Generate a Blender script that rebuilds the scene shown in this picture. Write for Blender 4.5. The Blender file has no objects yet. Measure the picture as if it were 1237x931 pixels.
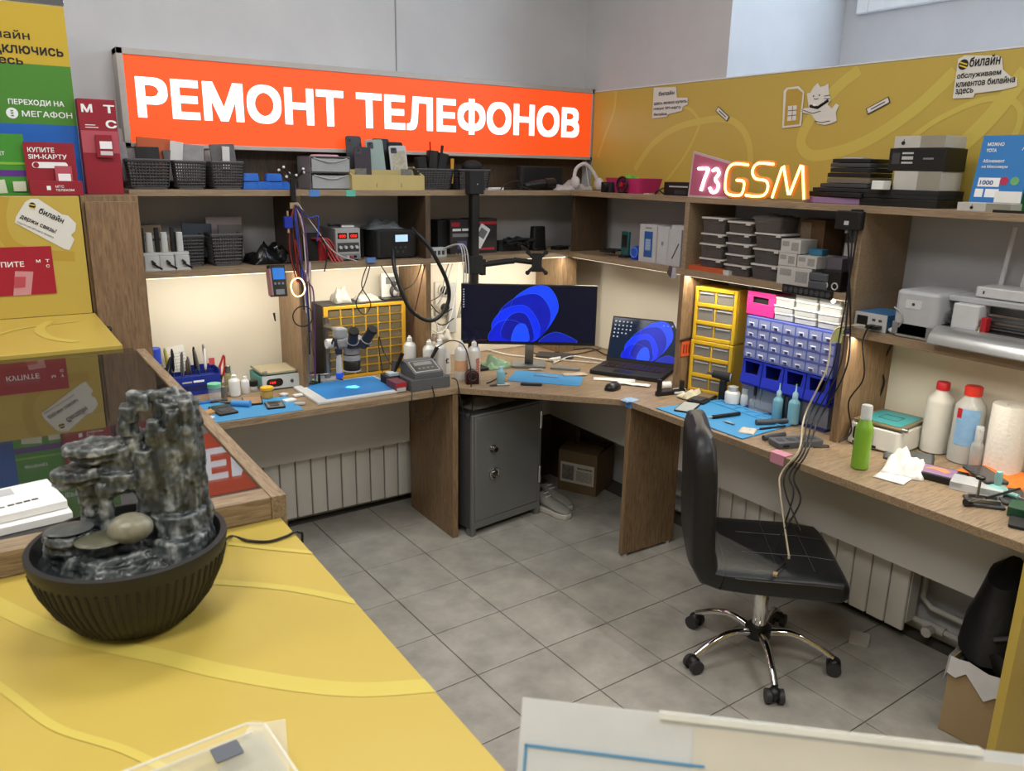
import bpy, math, random
from mathutils import Matrix, Vector, Euler, noise as mnoise
from mathutils.geometry import delaunay_2d_cdt
random.seed(7)
SC = bpy.context.scene
COL = SC.collection
R = math.radians
PI = math.pi

# ------------------------------------------------------------ camera
cam_data = bpy.data.cameras.new('camera')
cam_data.sensor_width = 36.0
cam_data.lens = 968.1 / 1237 * 36
cam_data.clip_start = 0.05
cam_data.dof.use_dof = True
cam_data.dof.focus_distance = 3.3
cam_data.dof.aperture_fstop = 11.0
cam = bpy.data.objects.new('camera', cam_data)
COL.objects.link(cam)
_r = Vector((0.8341, -0.5513, 0.0183)); _u = Vector((0.1285, 0.2265, 0.9655)); _f = Vector((0.5364, 0.8030, -0.2598))
mw = Matrix((( _r.x, _u.x, -_f.x, -1.7394), (_r.y, _u.y, -_f.y, -3.0861), (_r.z, _u.z, -_f.z, 1.7190), (0, 0, 0, 1)))
cam.matrix_world = mw
SC.camera = cam
SC.view_settings.view_transform = 'Standard'
SC.view_settings.look = 'None'
SC.view_settings.gamma = 1.0
SC.view_settings.use_curve_mapping = False
SC.view_settings.exposure = 0.0

# ------------------------------------------------------------ world and large lights
world = bpy.data.worlds.new('world'); SC.world = world
world.use_nodes = True
world.node_tree.nodes['Background'].inputs[0].default_value = (0.62, 0.72, 0.85, 1)
world.node_tree.nodes['Background'].inputs[1].default_value = 1.0

def area(name, loc, size, power, color=(1, 1, 1), rot=(0, 0, 0), spread=None):
    l = bpy.data.lights.new(name, 'AREA'); l.shape = 'RECTANGLE'
    l.size, l.size_y = size; l.energy = power; l.color = color
    if spread: l.spread = spread
    o = bpy.data.objects.new(name, l); COL.objects.link(o)
    o.location = loc; o.rotation_euler = rot
    return o
CEIL = 3.5
for (x, y, p) in ((-0.9, -1.1, .74), (-2.6, -3.2, 1.15), (0.0, -3.6, .9), (-3.0, -0.8, 0.5)):
    area('ceiling_light', (x, y, CEIL - 0.06), (1.15, 0.55), 35 * p, (1.0, 0.985, 0.96))
area('window_daylight', (1.86, -1.65, 2.98), (2.3, 0.9), 85, (0.62, 0.80, 1.0), (0, R(72), 0))

# ------------------------------------------------------------ mesh builder
class MB:
    def __init__(s):
        s.v = []; s.f = []; s.mi = []; s.T = Matrix.Identity(4); s.cur = 0
    def add(s, vs, fs):
        b = len(s.v)
        s.v += [tuple(s.T @ Vector(p)) for p in vs]
        for f in fs:
            s.f.append([b + i for i in f]); s.mi.append(s.cur)
        return s
    def box(s, x0, x1, y0, y1, z0, z1):
        return s.add([(x0,y0,z0),(x1,y0,z0),(x1,y1,z0),(x0,y1,z0),(x0,y0,z1),(x1,y0,z1),(x1,y1,z1),(x0,y1,z1)],
                     [(0,3,2,1),(4,5,6,7),(0,1,5,4),(1,2,6,5),(2,3,7,6),(3,0,4,7)])
    def cb(s, cx, cy, z0, sx, sy, sz):
        return s.box(cx-sx/2, cx+sx/2, cy-sy/2, cy+sy/2, z0, z0+sz)
    def prism(s, poly, z0, z1, top=None):
        n = len(poly); top = top or poly
        vs = [(x, y, z0) for x, y in poly] + [(x, y, z1) for x, y in top]
        fs = [tuple(range(n-1, -1, -1)), tuple(range(n, 2*n))]
        fs += [(i, (i+1) % n, n+(i+1) % n, n+i) for i in range(n)]
        return s.add(vs, fs)
    def rr(s, cx, cy, z0, sx, sy, sz, r=.01, k=4, tx=1.0, ty=None):
        ty = tx if ty is None else ty
        p = rrect(sx, sy, r, k)
        return s.prism([(cx+x, cy+y) for x, y in p], z0, z0+sz, [(cx+x*tx, cy+y*ty) for x, y in p])
    def lathe(s, prof, cx=0, cy=0, n=20, z=0):
        vs = []; fs = []
        for r, h in prof:
            for i in range(n):
                a = 2*PI*i/n; vs.append((cx+r*math.cos(a), cy+r*math.sin(a), z+h))
        m = len(prof)
        for j in range(m-1):
            for i in range(n):
                fs.append((j*n+i, j*n+(i+1) % n, (j+1)*n+(i+1) % n, (j+1)*n+i))
        if prof[0][0] > 1e-5: fs.append(tuple(range(n-1, -1, -1)))
        if prof[-1][0] > 1e-5: fs.append(tuple(range((m-1)*n, m*n)))
        return s.add(vs, fs)
    def cyl(s, cx, cy, z0, z1, r0, r1=None, n=18):
        r1 = r0 if r1 is None else r1
        return s.lathe([(r0, z0), (r1, z1)], cx, cy, n)
    def rod(s, a, b, r0, r1=None, n=12):
        return s.tube([a, b], r0, n, r1)
    def tube(s, pts, r, n=8, r1=None, closed=False):
        P = [Vector(p) for p in pts]; m = len(P); vs = []; fs = []
        up = None
        for i, p in enumerate(P):
            if closed: t = P[(i+1) % m] - P[i-1]
            elif i == 0: t = P[1]-P[0]
            elif i == m-1: t = P[-1]-P[-2]
            else: t = P[i+1]-P[i-1]
            if t.length < 1e-9: t = Vector((0, 0, 1))
            t.normalize()
            if up is None:
                up = Vector((0, 0, 1)) if abs(t.z) < .9 else Vector((1, 0, 0))
            a = t.cross(up)
            if a.length < 1e-6: a = t.orthogonal()
            a.normalize(); b = a.cross(t).normalized(); up = b
            rad = r if r1 is None else r + (r1-r)*i/(m-1)
            for k in range(n):
                w = 2*PI*k/n; vs.append(tuple(p + a*rad*math.cos(w) + b*rad*math.sin(w)))
        for i in range(m if closed else m-1):
            j = (i+1) % m
            for k in range(n):
                fs.append((i*n+k, i*n+(k+1) % n, j*n+(k+1) % n, j*n+k))
        if not closed:
            fs.append(tuple(range(n-1, -1, -1))); fs.append(tuple(range((m-1)*n, m*n)))
        return s.add(vs, fs)
    def quad(s, a, b, c, d): return s.add([a, b, c, d], [(0, 1, 2, 3)])
    def sphere(s, c, r, n=14, m=8, sx=1, sy=1, sz=1):
        prof = [(max(1e-6, r*math.sin(PI*j/m)), -r*math.cos(PI*j/m)) for j in range(m+1)]
        vs = []; fs = []
        for rr_, h in prof:
            for i in range(n):
                a = 2*PI*i/n; vs.append((c[0]+sx*rr_*math.cos(a), c[1]+sy*rr_*math.sin(a), c[2]+sz*h))
        for j in range(m):
            for i in range(n):
                fs.append((j*n+i, j*n+(i+1) % n, (j+1)*n+(i+1) % n, (j+1)*n+i))
        return s.add(vs, fs)

def rrect(sx, sy, r, k=4):
    r = min(r, sx/2-1e-5, sy/2-1e-5); out = []
    for qx, qy, a0 in ((1, 1, 0), (-1, 1, 90), (-1, -1, 180), (1, -1, 270)):
        for i in range(k+1):
            a = R(a0+90*i/k); out.append((qx*(sx/2-r)+r*math.cos(a), qy*(sy/2-r)+r*math.sin(a)))
    return out

def curve_pts(pts, k=8, closed=False):
    P = [Vector(p) for p in pts]; n = len(P); out = []
    rng = range(n if closed else n-1)
    for i in rng:
        g = lambda j: P[j % n] if closed else P[max(0, min(n-1, j))]
        p0, p1, p2, p3 = g(i-1), g(i), g(i+1), g(i+2)
        for j in range(k):
            t = j/k
            out.append(0.5*((2*p1)+(p2-p0)*t+(2*p0-5*p1+4*p2-p3)*t*t+(3*p1-p0-3*p2+p3)*t**3))
    if not closed: out.append(P[-1])
    return [tuple(p) for p in out]

# ------------------------------------------------------------ materials
def lin(h):
    h = h.lstrip('#'); c = [int(h[i:i+2], 16)/255 for i in (0, 2, 4)]
    return tuple(x/12.92 if x <= .04045 else ((x+.055)/1.055)**2.4 for x in c) + (1,)
MATS = {}
def M(key, col='#808080', rough=.5, metal=0., emit=0., alpha=1., trans=0., var=.08, scale=25., bump=0., ior=1.45, coat=0., ecol=None):
    if key in MATS: return MATS[key]
    m = bpy.data.materials.new(key); m.use_nodes = True
    nt = m.node_tree; b = nt.nodes['Principled BSDF']; c = lin(col)
    tc = nt.nodes.new('ShaderNodeTexCoord'); ns = nt.nodes.new('ShaderNodeTexNoise')
    ns.inputs['Scale'].default_value = scale; ns.inputs['Detail'].default_value = 4
    nt.links.new(tc.outputs['Object'], ns.inputs['Vector'])
    mx = nt.nodes.new('ShaderNodeMix'); mx.data_type = 'RGBA'
    mx.inputs[6].default_value = tuple(x*(1-var) for x in c[:3]) + (1,)
    mx.inputs[7].default_value = tuple(min(1, x*(1+var)) for x in c[:3]) + (1,)
    nt.links.new(ns.outputs['Fac'], mx.inputs[0]); nt.links.new(mx.outputs[2], b.inputs['Base Color'])
    b.inputs['Roughness'].default_value = rough; b.inputs['Metallic'].default_value = metal
    b.inputs['IOR'].default_value = ior
    if coat: b.inputs['Coat Weight'].default_value = coat
    if emit:
        b.inputs['Emission Color'].default_value = lin(ecol) if ecol else c
        b.inputs['Emission Strength'].default_value = emit
    if alpha < 1: b.inputs['Alpha'].default_value = alpha
    if trans: b.inputs['Transmission Weight'].default_value = trans
    if bump:
        bp = nt.nodes.new('ShaderNodeBump'); bp.inputs['Strength'].default_value = bump; bp.inputs['Distance'].default_value = .004
        nt.links.new(ns.outputs['Fac'], bp.inputs['Height']); nt.links.new(bp.outputs[0], b.inputs['Normal'])
    MATS[key] = m
    return m
def wood(key, c1, c2, stretch, rough=.5, scale=9.):
    """laminated oak: grain noise stretched along one axis"""
    if key in MATS: return MATS[key]
    m = bpy.data.materials.new(key); m.use_nodes = True
    nt = m.node_tree; b = nt.nodes['Principled BSDF']
    tc = nt.nodes.new('ShaderNodeTexCoord'); mp = nt.nodes.new('ShaderNodeMapping')
    mp.inputs['Scale'].default_value = stretch
    nt.links.new(tc.outputs['Object'], mp.inputs['Vector'])
    n1 = nt.nodes.new('ShaderNodeTexNoise'); n1.inputs['Scale'].default_value = scale; n1.inputs['Detail'].default_value = 8; n1.inputs['Distortion'].default_value = 1.6
    n2 = nt.nodes.new('ShaderNodeTexNoise'); n2.inputs['Scale'].default_value = scale*5; n2.inputs['Detail'].default_value = 6
    for n in (n1, n2): nt.links.new(mp.outputs[0], n.inputs['Vector'])
    ad = nt.nodes.new('ShaderNodeMath'); ad.operation = 'MULTIPLY_ADD'; ad.inputs[1].default_value = .35
    nt.links.new(n2.outputs['Fac'], ad.inputs[0]); nt.links.new(n1.outputs['Fac'], ad.inputs[2])
    cr = nt.nodes.new('ShaderNodeValToRGB')
    cr.color_ramp.elements[0].position = .48; cr.color_ramp.elements[0].color = lin(c1)
    cr.color_ramp.elements[1].position = .85; cr.color_ramp.elements[1].color = lin(c2)
    nt.links.new(ad.outputs[0], cr.inputs[0]); nt.links.new(cr.outputs[0], b.inputs['Base Color'])
    bp = nt.nodes.new('ShaderNodeBump'); bp.inputs['Strength'].default_value = .08; bp.inputs['Distance'].default_value = .002
    nt.links.new(ad.outputs[0], bp.inputs['Height']); nt.links.new(bp.outputs[0], b.inputs['Normal'])
    b.inputs['Roughness'].default_value = rough
    MATS[key] = m
    return m
def patchy(key, c1, c2, rough, scale, bump=.05, spots=None):
    """two-tone mottled surface: plaster, stone, tile"""
    if key in MATS: return MATS[key]
    m = bpy.data.materials.new(key); m.use_nodes = True
    nt = m.node_tree; b = nt.nodes['Principled BSDF']
    gm = nt.nodes.new('ShaderNodeNewGeometry')
    n1 = nt.nodes.new('ShaderNodeTexNoise'); n1.inputs['Scale'].default_value = scale; n1.inputs['Detail'].default_value = 9; n1.inputs['Roughness'].default_value = .62
    nt.links.new(gm.outputs['Position'], n1.inputs['Vector'])
    cr = nt.nodes.new('ShaderNodeValToRGB')
    cr.color_ramp.elements[0].position = .35; cr.color_ramp.elements[0].color = lin(c1)
    cr.color_ramp.elements[1].position = .68; cr.color_ramp.elements[1].color = lin(c2)
    nt.links.new(n1.outputs['Fac'], cr.inputs[0]); nt.links.new(cr.outputs[0], b.inputs['Base Color'])
    bp = nt.nodes.new('ShaderNodeBump'); bp.inputs['Strength'].default_value = bump; bp.inputs['Distance'].default_value = .003
    nt.links.new(n1.outputs['Fac'], bp.inputs['Height']); nt.links.new(bp.outputs[0], b.inputs['Normal'])
    b.inputs['Roughness'].default_value = rough
    MATS[key] = m
    return m

# ------------------------------------------------------------ objects
def obj(name, mb, mat, parent=None, bevel=0., smooth=True, loc=None, rot=None, label=None, seg=2):
    me = bpy.data.meshes.new(name); me.from_pydata(mb.v, [], mb.f)
    for x in (mat if isinstance(mat, (list, tuple)) else [mat]): me.materials.append(x)
    if any(mb.mi): me.polygons.foreach_set('material_index', mb.mi)
    me.validate(); me.update()
    if smooth:
        me.polygons.foreach_set('use_smooth', [True]*len(me.polygons))
        me.set_sharp_from_angle(angle=R(38))
    o = bpy.data.objects.new(name, me); COL.objects.link(o)
    if parent: o.parent = parent
    if loc: o.location = loc
    if rot: o.rotation_euler = rot
    if bevel:
        b = o.modifiers.new('bevel', 'BEVEL'); b.width = bevel; b.segments = seg; b.limit_method = 'ANGLE'; b.angle_limit = R(40)
    if label: o['label'] = label
    return o
def tag(o, label, cat, group=None):
    o['label'] = label; o['category'] = cat
    if group: o['group'] = group
    return o
def thing(name, label, cat, loc, rz=0, group=None):
    o = bpy.data.objects.new(name, None); COL.objects.link(o); o.empty_display_size = .05
    o.location = loc; o.rotation_euler = (0, 0, rz)
    return tag(o, label, cat, group)
def single(name, label, cat, mb, mat, loc=(0, 0, 0), rz=0, group=None, **kw):
    o = obj(name, mb, mat, None, **kw); o.location = loc; o.rotation_euler = (0, 0, rz)
    return tag(o, label, cat, group)
def struct(name, mb, mat, **kw):
    o = obj(name, mb, mat, None, **kw); o['kind'] = 'structure'; return o
def dup(src, label, loc, rz=None, group=None):
    def cp(o, par):
        c = o.copy(); COL.objects.link(c)
        if par: c.parent = par
        for ch in list(o.children): cp(ch, c)
        return c
    c = cp(src, None); c.location = loc
    if rz is not None: c.rotation_euler = (0, 0, rz)
    c['label'] = label
    if group: c['group'] = group
    return c
FR_N = (R(90), 0, 0)            # lettering that faces -Y (wing on the back wall)
FR_W = (R(90), 0, R(-90))       # lettering that faces -X (wing on the right wall)
TEXTS = []
def text(body, w, h, mat, parent, loc, rot=FR_N, bold=0., ext=.0004, name='lettering', align='L'):
    c = bpy.data.curves.new(name, 'FONT'); c.body = body; c.size = 1; c.dimensions = '2D'; c.fill_mode = 'NONE'; c.resolution_u = 3
    o = bpy.data.objects.new(name, c); COL.objects.link(o)
    TEXTS.append((o, name, w, h, mat, parent, loc, rot, ext, align, bold))
def glyph_mesh(me0):
    """fill the letter outlines: triangulate inside the contours, keep the triangles an odd number of contours surround"""
    V = [v.co.xy for v in me0.vertices]; E = [tuple(e.vertices) for e in me0.edges]
    vo, _, fo, _, _, _ = delaunay_2d_cdt(V, E, [], 1, 1e-6)
    S = [(V[a].x, V[a].y, V[b].x, V[b].y) for a, b in E if V[a].y != V[b].y]; out = []
    for f in fo:
        cx = sum(vo[i].x for i in f)/len(f); cy = sum(vo[i].y for i in f)/len(f); k = 0
        for (x0, y0, x1, y1) in S:
            if (y0 > cy) != (y1 > cy) and cx < x0+(cy-y0)*(x1-x0)/(y1-y0): k += 1
        if k % 2: out.append(tuple(f))
    return [(v.x, v.y) for v in vo], out
def finish_texts():
    dg = bpy.context.evaluated_depsgraph_get()
    for (o, name, w, h, mat, parent, loc, rot, ext, align, bold) in TEXTS:
        m0 = bpy.data.meshes.new_from_object(o.evaluated_get(dg)); V, F = glyph_mesh(m0); bpy.data.meshes.remove(m0)
        vs = []; fs = []; n = len(V)
        sh = ((0, 0),) if not bold else ((1, 1), (1, -1), (-1, 1), (-1, -1)) + (((0, 1), (1, 0), (0, -1), (-1, 0)) if bold > .03 else ())
        for q, (dx, dy) in enumerate(sh):          # heavier strokes: shifted copies a hair apart
            vs += [(x+dx*bold, y+dy*bold, q) for x, y in V]; fs += [tuple(i+q*n for i in f) for f in F]
        xs = [v[0] for v in vs]; ys = [v[1] for v in vs]
        x0, x1, y0, y1 = min(xs), max(xs), min(ys), max(ys); sy = h/(y1-y0); sx = (w/(x1-x0)) if w else sy
        me = bpy.data.meshes.new(name)
        me.from_pydata([((x-x0)*sx, (y-y0)*sy, .0001+q*.00006) for x, y, q in vs], [], fs); me.update()
        me.materials.append(mat)
        n_ = bpy.data.objects.new(name, me); COL.objects.link(n_)
        if parent: n_.parent = parent
        n_.location = loc; n_.rotation_euler = rot
        c = o.data; bpy.data.objects.remove(o); bpy.data.curves.remove(c)
RIB = [0]
def ribbon(name, pts, w, mat, parent, to3, k=8, up=(0, 0, 1)):
    """thin printed band: pts in the 2D coordinates of a surface, to3 maps them (and a lift) to space"""
    P = curve_pts([(p[0], p[1], 0) for p in pts], k); m = MB(); L = []
    for i, p in enumerate(P):
        a = Vector(P[max(0, i-1)]); b = Vector(P[min(len(P)-1, i+1)]); t = (b-a)
        if t.length < 1e-9: continue
        t.normalize(); nx, ny = -t.y, t.x
        L.append(((p[0]+nx*w/2, p[1]+ny*w/2), (p[0]-nx*w/2, p[1]-ny*w/2)))
    vs = []
    for a, b in L: vs += [to3(*a), to3(*b)]
    m.add(vs, [(2*i, 2*i+1, 2*i+3, 2*i+2) for i in range(len(L)-1)])
    RIB[0] += 1; lift = .00012*(RIB[0] % 7)
    return obj(name, m, mat, parent, smooth=False, loc=tuple(lift*c for c in up))

# ------------------------------------------------------------ palette
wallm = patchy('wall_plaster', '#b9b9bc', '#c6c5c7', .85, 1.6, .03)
wall_lit = patchy('wall_strip_lit', '#ddd6c6', '#e4ddce', .8, 1.2, .03)  # paler copy of the wall, LED light put into the colour
ceilm = patchy('ceiling_white', '#d8d8d6', '#e2e2e0', .9, 2., .02)
oak_x = wood('oak_along_x', '#715d48', '#a08a6d', (1.2, 14, 14))
oak_y = wood('oak_along_y', '#715d48', '#a08a6d', (14, 1.2, 14))
oak_z = wood('oak_upright', '#66503a', '#917656', (12, 12, 1.0))
shelf_x = wood('shelf_oak_x', '#7d6a55', '#9a8468', (1.0, 14, 14))
shelf_y = wood('shelf_oak_y', '#7d6a55', '#9a8468', (14, 1.0, 14))
dark_oak = wood('dark_oak', '#3e3026', '#57442f', (12, 12, 1.0))
edge_m = M('edge_band', '#8d7457', .5, var=.05)
yellow = M('yellow_laminate', '#bda44c', .36, var=.03, scale=3)
yel2 = M('yellow_print_light', '#c8b455', .36, var=.02, scale=3)
yel3 = M('yellow_print_deep', '#b5973f', .36, var=.02, scale=3)
white = M('white_plastic', '#dcdcda', .4)
offw = M('offwhite_panel', '#c9c7c2', .55, var=.03, scale=4)
blk = M('black_plastic', '#151515', .4)
mblk = M('matt_black', '#1c1c1d', .75)
dgrey = M('dark_grey_plastic', '#3a3a3c', .55)
mgrey = M('mid_grey_plastic', '#77797b', .5)
lgrey = M('light_grey_plastic', '#b4b5b5', .45)
steel = M('brushed_steel', '#9b9b9a', .32, 1.0, var=.1, scale=60)
chrome = M('chrome', '#d8d8d8', .08, 1.0, var=.02)
paper = M('white_paper', '#e4e2dc', .85)
clear = M('clear_plastic', '#e6e9ea', .12, alpha=.28)
frost = M('frosted_plastic', '#d7dadb', .3, alpha=.55)
smoke = M('smoky_clear_plastic', '#8d8d90', .2, alpha=.55)
red = M('red_plastic', '#b0202a', .45)
blue = M('blue_plastic', '#1f3fae', .4)
matblue = M('blue_silicone', '#3f8fc4', .6, var=.05)
txw = M('print_white', '#ececec', .6, var=.01)
txk = M('print_black', '#1a1a1a', .6, var=.01)
glassm = M('clear_glass', '#f2f6f6', .02, trans=1.0, ior=1.45, var=0)

XW, YW = 1.165, 0.60          # right wall and back wall planes
TOP, LOW, PRN, DSK, CTR = 1.62, 1.308, 1.19, .75, 1.15

# ------------------------------------------------------------ room shell
struct('wall_back', MB().box(-4.6, XW+1.0, YW, YW+.15, 0, CEIL), wallm)
m = MB(); m.box(XW, 2.11, -.42, YW+.15, 0, CEIL)             # pier between the corner and the window niche
m.box(XW, 2.11, -6.2, -.42, 0, 2.10)                          # wall below the niche
struct('wall_right', m, wallm)
m = MB(); m.box(1.96, 2.11, -6.2, -.42, 2.10, 2.47); m.box(1.96, 2.11, -6.2, -2.9, 2.47, CEIL); m.box(1.96, 2.11, -2.9, -.42, 3.35, CEIL); m.box(1.96, 2.11, -.50, -.42, 2.47, 3.35)
struct('wall_niche', m, wallm)
struct('wall_left', MB().box(-4.75, -4.6, -6.2, YW+.15, 0, CEIL), wallm)
struct('wall_front', MB().box(-4.75, 2.11, -6.35, -6.2, 0, CEIL), wallm)
struct('ceiling', MB().box(-4.75, 2.11, -6.35, YW+.15, CEIL, CEIL+.1), ceilm)
# thin wall sheets under the shelves, strip light put into their cream colour
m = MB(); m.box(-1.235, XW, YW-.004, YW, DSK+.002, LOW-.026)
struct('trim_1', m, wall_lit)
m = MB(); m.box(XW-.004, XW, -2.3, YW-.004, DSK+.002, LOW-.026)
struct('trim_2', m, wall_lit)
struct('trim_3', MB().box(.028, .034, YW-.003, YW, 2.16, CEIL), M('seam', '#8f8f90', .8))
# window high in the niche
w = MB()
for a, b, c, d in ((-.56, -.50, 2.47, 3.35), (-2.9, -2.84, 2.47, 3.35), (-2.84, -.56, 2.47, 2.53), (-2.84, -.56, 3.29, 3.35), (-1.72, -1.66, 2.53, 3.29)):
    w.box(1.93, 1.99, a, b, c, d)
win = struct('window_1', w, M('window_frame_white', '#e8eaec', .4), bevel=.006)
pane_m = M('frosted_window_daylight', '#cfdcea', .3, emit=2.2, var=.25, scale=14)
for a, b in ((-1.66, -.56), (-2.84, -1.72)):
    obj('pane', MB().box(1.955, 1.965, a, b, 2.53, 3.29), pane_m, win)
# ceiling panels that carry the room's lamps
for i, (x, y) in enumerate(((-0.9, -1.1), (-2.6, -3.2), (0.0, -3.6), (-3.0, -0.8))):
    t = thing('ceiling_light', 'white ceiling lamp panel above the %s' % ('middle of the tiled floor', 'customer side behind the yellow counter', 'near counter arm with the paper stand', 'left end behind the advertising boards')[i], 'ceiling light', (x, y, CEIL-.05))
    obj('frame', MB().rr(0, 0, 0, 1.24, .64, .05, .02), white, t)
    obj('diffuser', MB().cb(0, 0, -.004, 1.16, .56, .004), M('lamp_diffuser', '#fff6ea', .5, emit=3.0), t)

# floor: tiles one by one where the photograph shows them
ta = R(1.8272); TS = .3044
tile_m = patchy('floor_tile', '#96938b', '#b3afa6', .36, 7., .04)
grout = M('grout', '#5a554d', .9, var=.1)
fl = struct('floor', MB().box(-4.75, 2.11, -6.35, YW+.15, -.08, -.006), grout)
tm = MB(); tm.cb(0, 0, -.008, TS-.0042, TS-.0042, .008)
proto = obj('tile', tm, tile_m, fl, bevel=.0012)
rest = MB(); first = True; nt_ = 0
for i in range(-13, 9):
    for j in range(-2, 22):
        ci, cj = (i+.5)*TS, -(j+.5)*TS
        x = -.497+ci*math.cos(ta)-cj*math.sin(ta); y = .233+ci*math.sin(ta)+cj*math.cos(ta)
        if x < -4.6 or x > 1.16 or y > .6 or y < -6.1: continue
        if x > -1.75 and y > -2.95:
            if first: o = proto; first = False
            else:
                o = proto.copy(); COL.objects.link(o); o.parent = fl
            o.location = (x, y, 0); o.rotation_euler = (0, 0, ta + random.choice((0, PI/2, PI))); nt_ += 1
        else:
            rest.T = Matrix.Translation((x, y, 0)) @ Matrix.Rotation(ta, 4, 'Z'); rest.cb(0, 0, -.008, TS-.0042, TS-.0042, .008)
o = obj('tile_field', rest, tile_m, fl); o['kind'] = 'stuff'

# ------------------------------------------------------------ shelving
t = thing('wall_shelf', 'long oak shelf unit with open compartments on the sign wall', 'shelf', (0, 0, 0))
def bd(name, x0, x1, y0, y1, z0, z1, mat, par=t, lab=None): return obj(name, MB().box(x0, x1, y0, y1, z0, z1), mat, par, bevel=.001, label=lab)
bd('shelf_board', -1.23, XW-.302, .30, YW, LOW-.026, LOW, shelf_x)
bd('shelf_board', -1.23, XW-.302, .30, YW, TOP-.024, TOP, shelf_x)
bd('divider', -.594, -.570, .30, YW-.005, LOW, TOP-.024, dark_oak)
bd('divider', .022, .048, .30, YW-.005, LOW, TOP-.024, dark_oak)
bd('support_panel', -.594, -.570, .30, YW-.005, DSK, LOW-.026, oak_z)
bd('support_panel', .022, .048, .30, YW-.005, DSK, LOW-.026, oak_z)
bd('corner_panel', .895, 1.118, .302, .322, LOW, TOP-.024, dark_oak)
m = MB(); m.box(.865, .965, .355, YW-.005, DSK, LOW-.026)
obj('support_panel', m, oak_z, t, bevel=.001)
bd('back_panel', -1.23, XW, YW-.008, YW, TOP, 1.80, dark_oak)
t = thing('wall_shelf', 'oak shelf unit under the yellow banner with a closed-sided box section', 'shelf', (0, 0, 0))
bd('shelf_board', XW-.30, XW, -1.357, YW-.01, LOW-.026, LOW, shelf_y, t)
bd('shelf_board', XW-.30, XW, -2.45, YW-.01, TOP-.024, TOP, shelf_y, t)
bd('shelf_board', XW-.30, XW, -2.45, -1.384, PRN-.032, PRN, shelf_y, t)
bd('divider', XW-.30, XW-.005, -.545, -.520, LOW, TOP-.024, shelf_y, t)
bd('divider', XW-.30, XW-.005, -1.384, -1.357, LOW, TOP-.024, shelf_y, t)
bd('divider', XW-.30, XW-.005, -1.384, -1.357, PRN, LOW, shelf_y, t)
bd('support_panel', XW-.30, XW-.005, -.545, -.520, DSK, LOW-.026, oak_z, t)
bd('support_panel', XW-.30, XW-.005, -1.384, -1.357, DSK, PRN-.032, oak_z, t)

# LED strips under the shelves
led = M('warm_led', '#fff2d4', .5, emit=2.6)
def strip(label, a, b, n):
    L = (Vector(b)-Vector(a)); o = single('led_strip', label, 'light strip', MB().box(min(a[0], b[0])-.004, max(a[0], b[0])+.004, min(a[1], b[1])-.004, max(a[1], b[1])+.004, a[2], a[2]+.005), led)
    return o
strip('warm light strip under the left shelf run', (-1.2, .33, LOW-.031), (-.60, .33, LOW-.031), 0)
strip('warm light strip under the shelf over the yellow drawer rack', (-.56, .33, LOW-.031), (.015, .33, LOW-.031), 0)
strip('warm light strip under the shelf over the wide monitor', (.055, .33, LOW-.031), (.86, .33, LOW-.031), 0)
strip('warm light strip under the shelf over the laptop', (.895, .29, LOW-.031), (.895, -.51, LOW-.031), 0)
strip('warm light strip under the shelf over the blue drawers', (.895, -.55, LOW-.031), (.895, -1.35, LOW-.031), 0)
strip('warm light strip under the plotter shelf', (.895, -1.39, PRN-.037), (.895, -2.4, PRN-.037), 0)
WARM = (1.0, .92, .77)
for x0, x1 in ((-1.2, -.60), (-.56, .015), (.055, .86)):
    area('led_strip_light', ((x0+x1)/2, .335, LOW-.034), (x1-x0, .012), 3.9*(x1-x0), WARM, (R(22), 0, 0))
for y0, y1, z in ((-.51, .29, LOW), (-1.35, -.55, LOW), (-2.4, -1.39, PRN-.006)):
    area('led_strip_light', (.90, (y0+y1)/2, z-.034), (.012, y1-y0), 3.9*(y1-y0), WARM, (0, R(22), 0))

# ------------------------------------------------------------ desks
t = thing('workbench', 'L-shaped oak repair workbench running along both walls', 'desk', (0, 0, 0))
poly = [(-1.226, 0), (.02, 0), (.565, -.545), (.565, -2.195), (XW-.006, -2.195), (XW-.006, YW-.006), (-1.226, YW-.006)]
obj('worktop', MB().prism(poly, DSK-.028, DSK), oak_x, t, bevel=.0015)
obj('leg_panel', MB().box(0, .028, .004, .45, 0, DSK-.028), oak_z, t, bevel=.001)
obj('leg_panel', MB().box(.566, .886, -.575, -.549, 0.012, DSK-.028), oak_z, t, bevel=.001)
for x, y in ((.59, -.562), (.86, -.562)):
    obj('foot', MB().cyl(x, y, 0, .012, .014, n=14), lgrey, t)
obj('leg_panel', MB().box(.70, .90, .452, .478, 0, .36), dark_oak, t)
obj('leg_panel', MB().box(.905, .93, .22, .478, 0, .36), dark_oak, t)
obj('modesty_panel', MB().box(-1.226, -.004, .45, .466, .364, DSK-.028), offw, t)
obj('modesty_panel', MB().box(.028, .90, .45, .466, .372, DSK-.028), offw, t)
obj('modesty_panel', MB().box(.886, .902, -2.19, .449, .370, DSK-.028), offw, t)
obj('end_panel', MB().box(.568, XW-.006, -2.222, -2.197, 0, .735), yellow, t, bevel=.001, label='yellow laminated end panel')
obj('gusset', MB().box(.03, .9, .468, .5, .0, .10), dark_oak, t)

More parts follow.
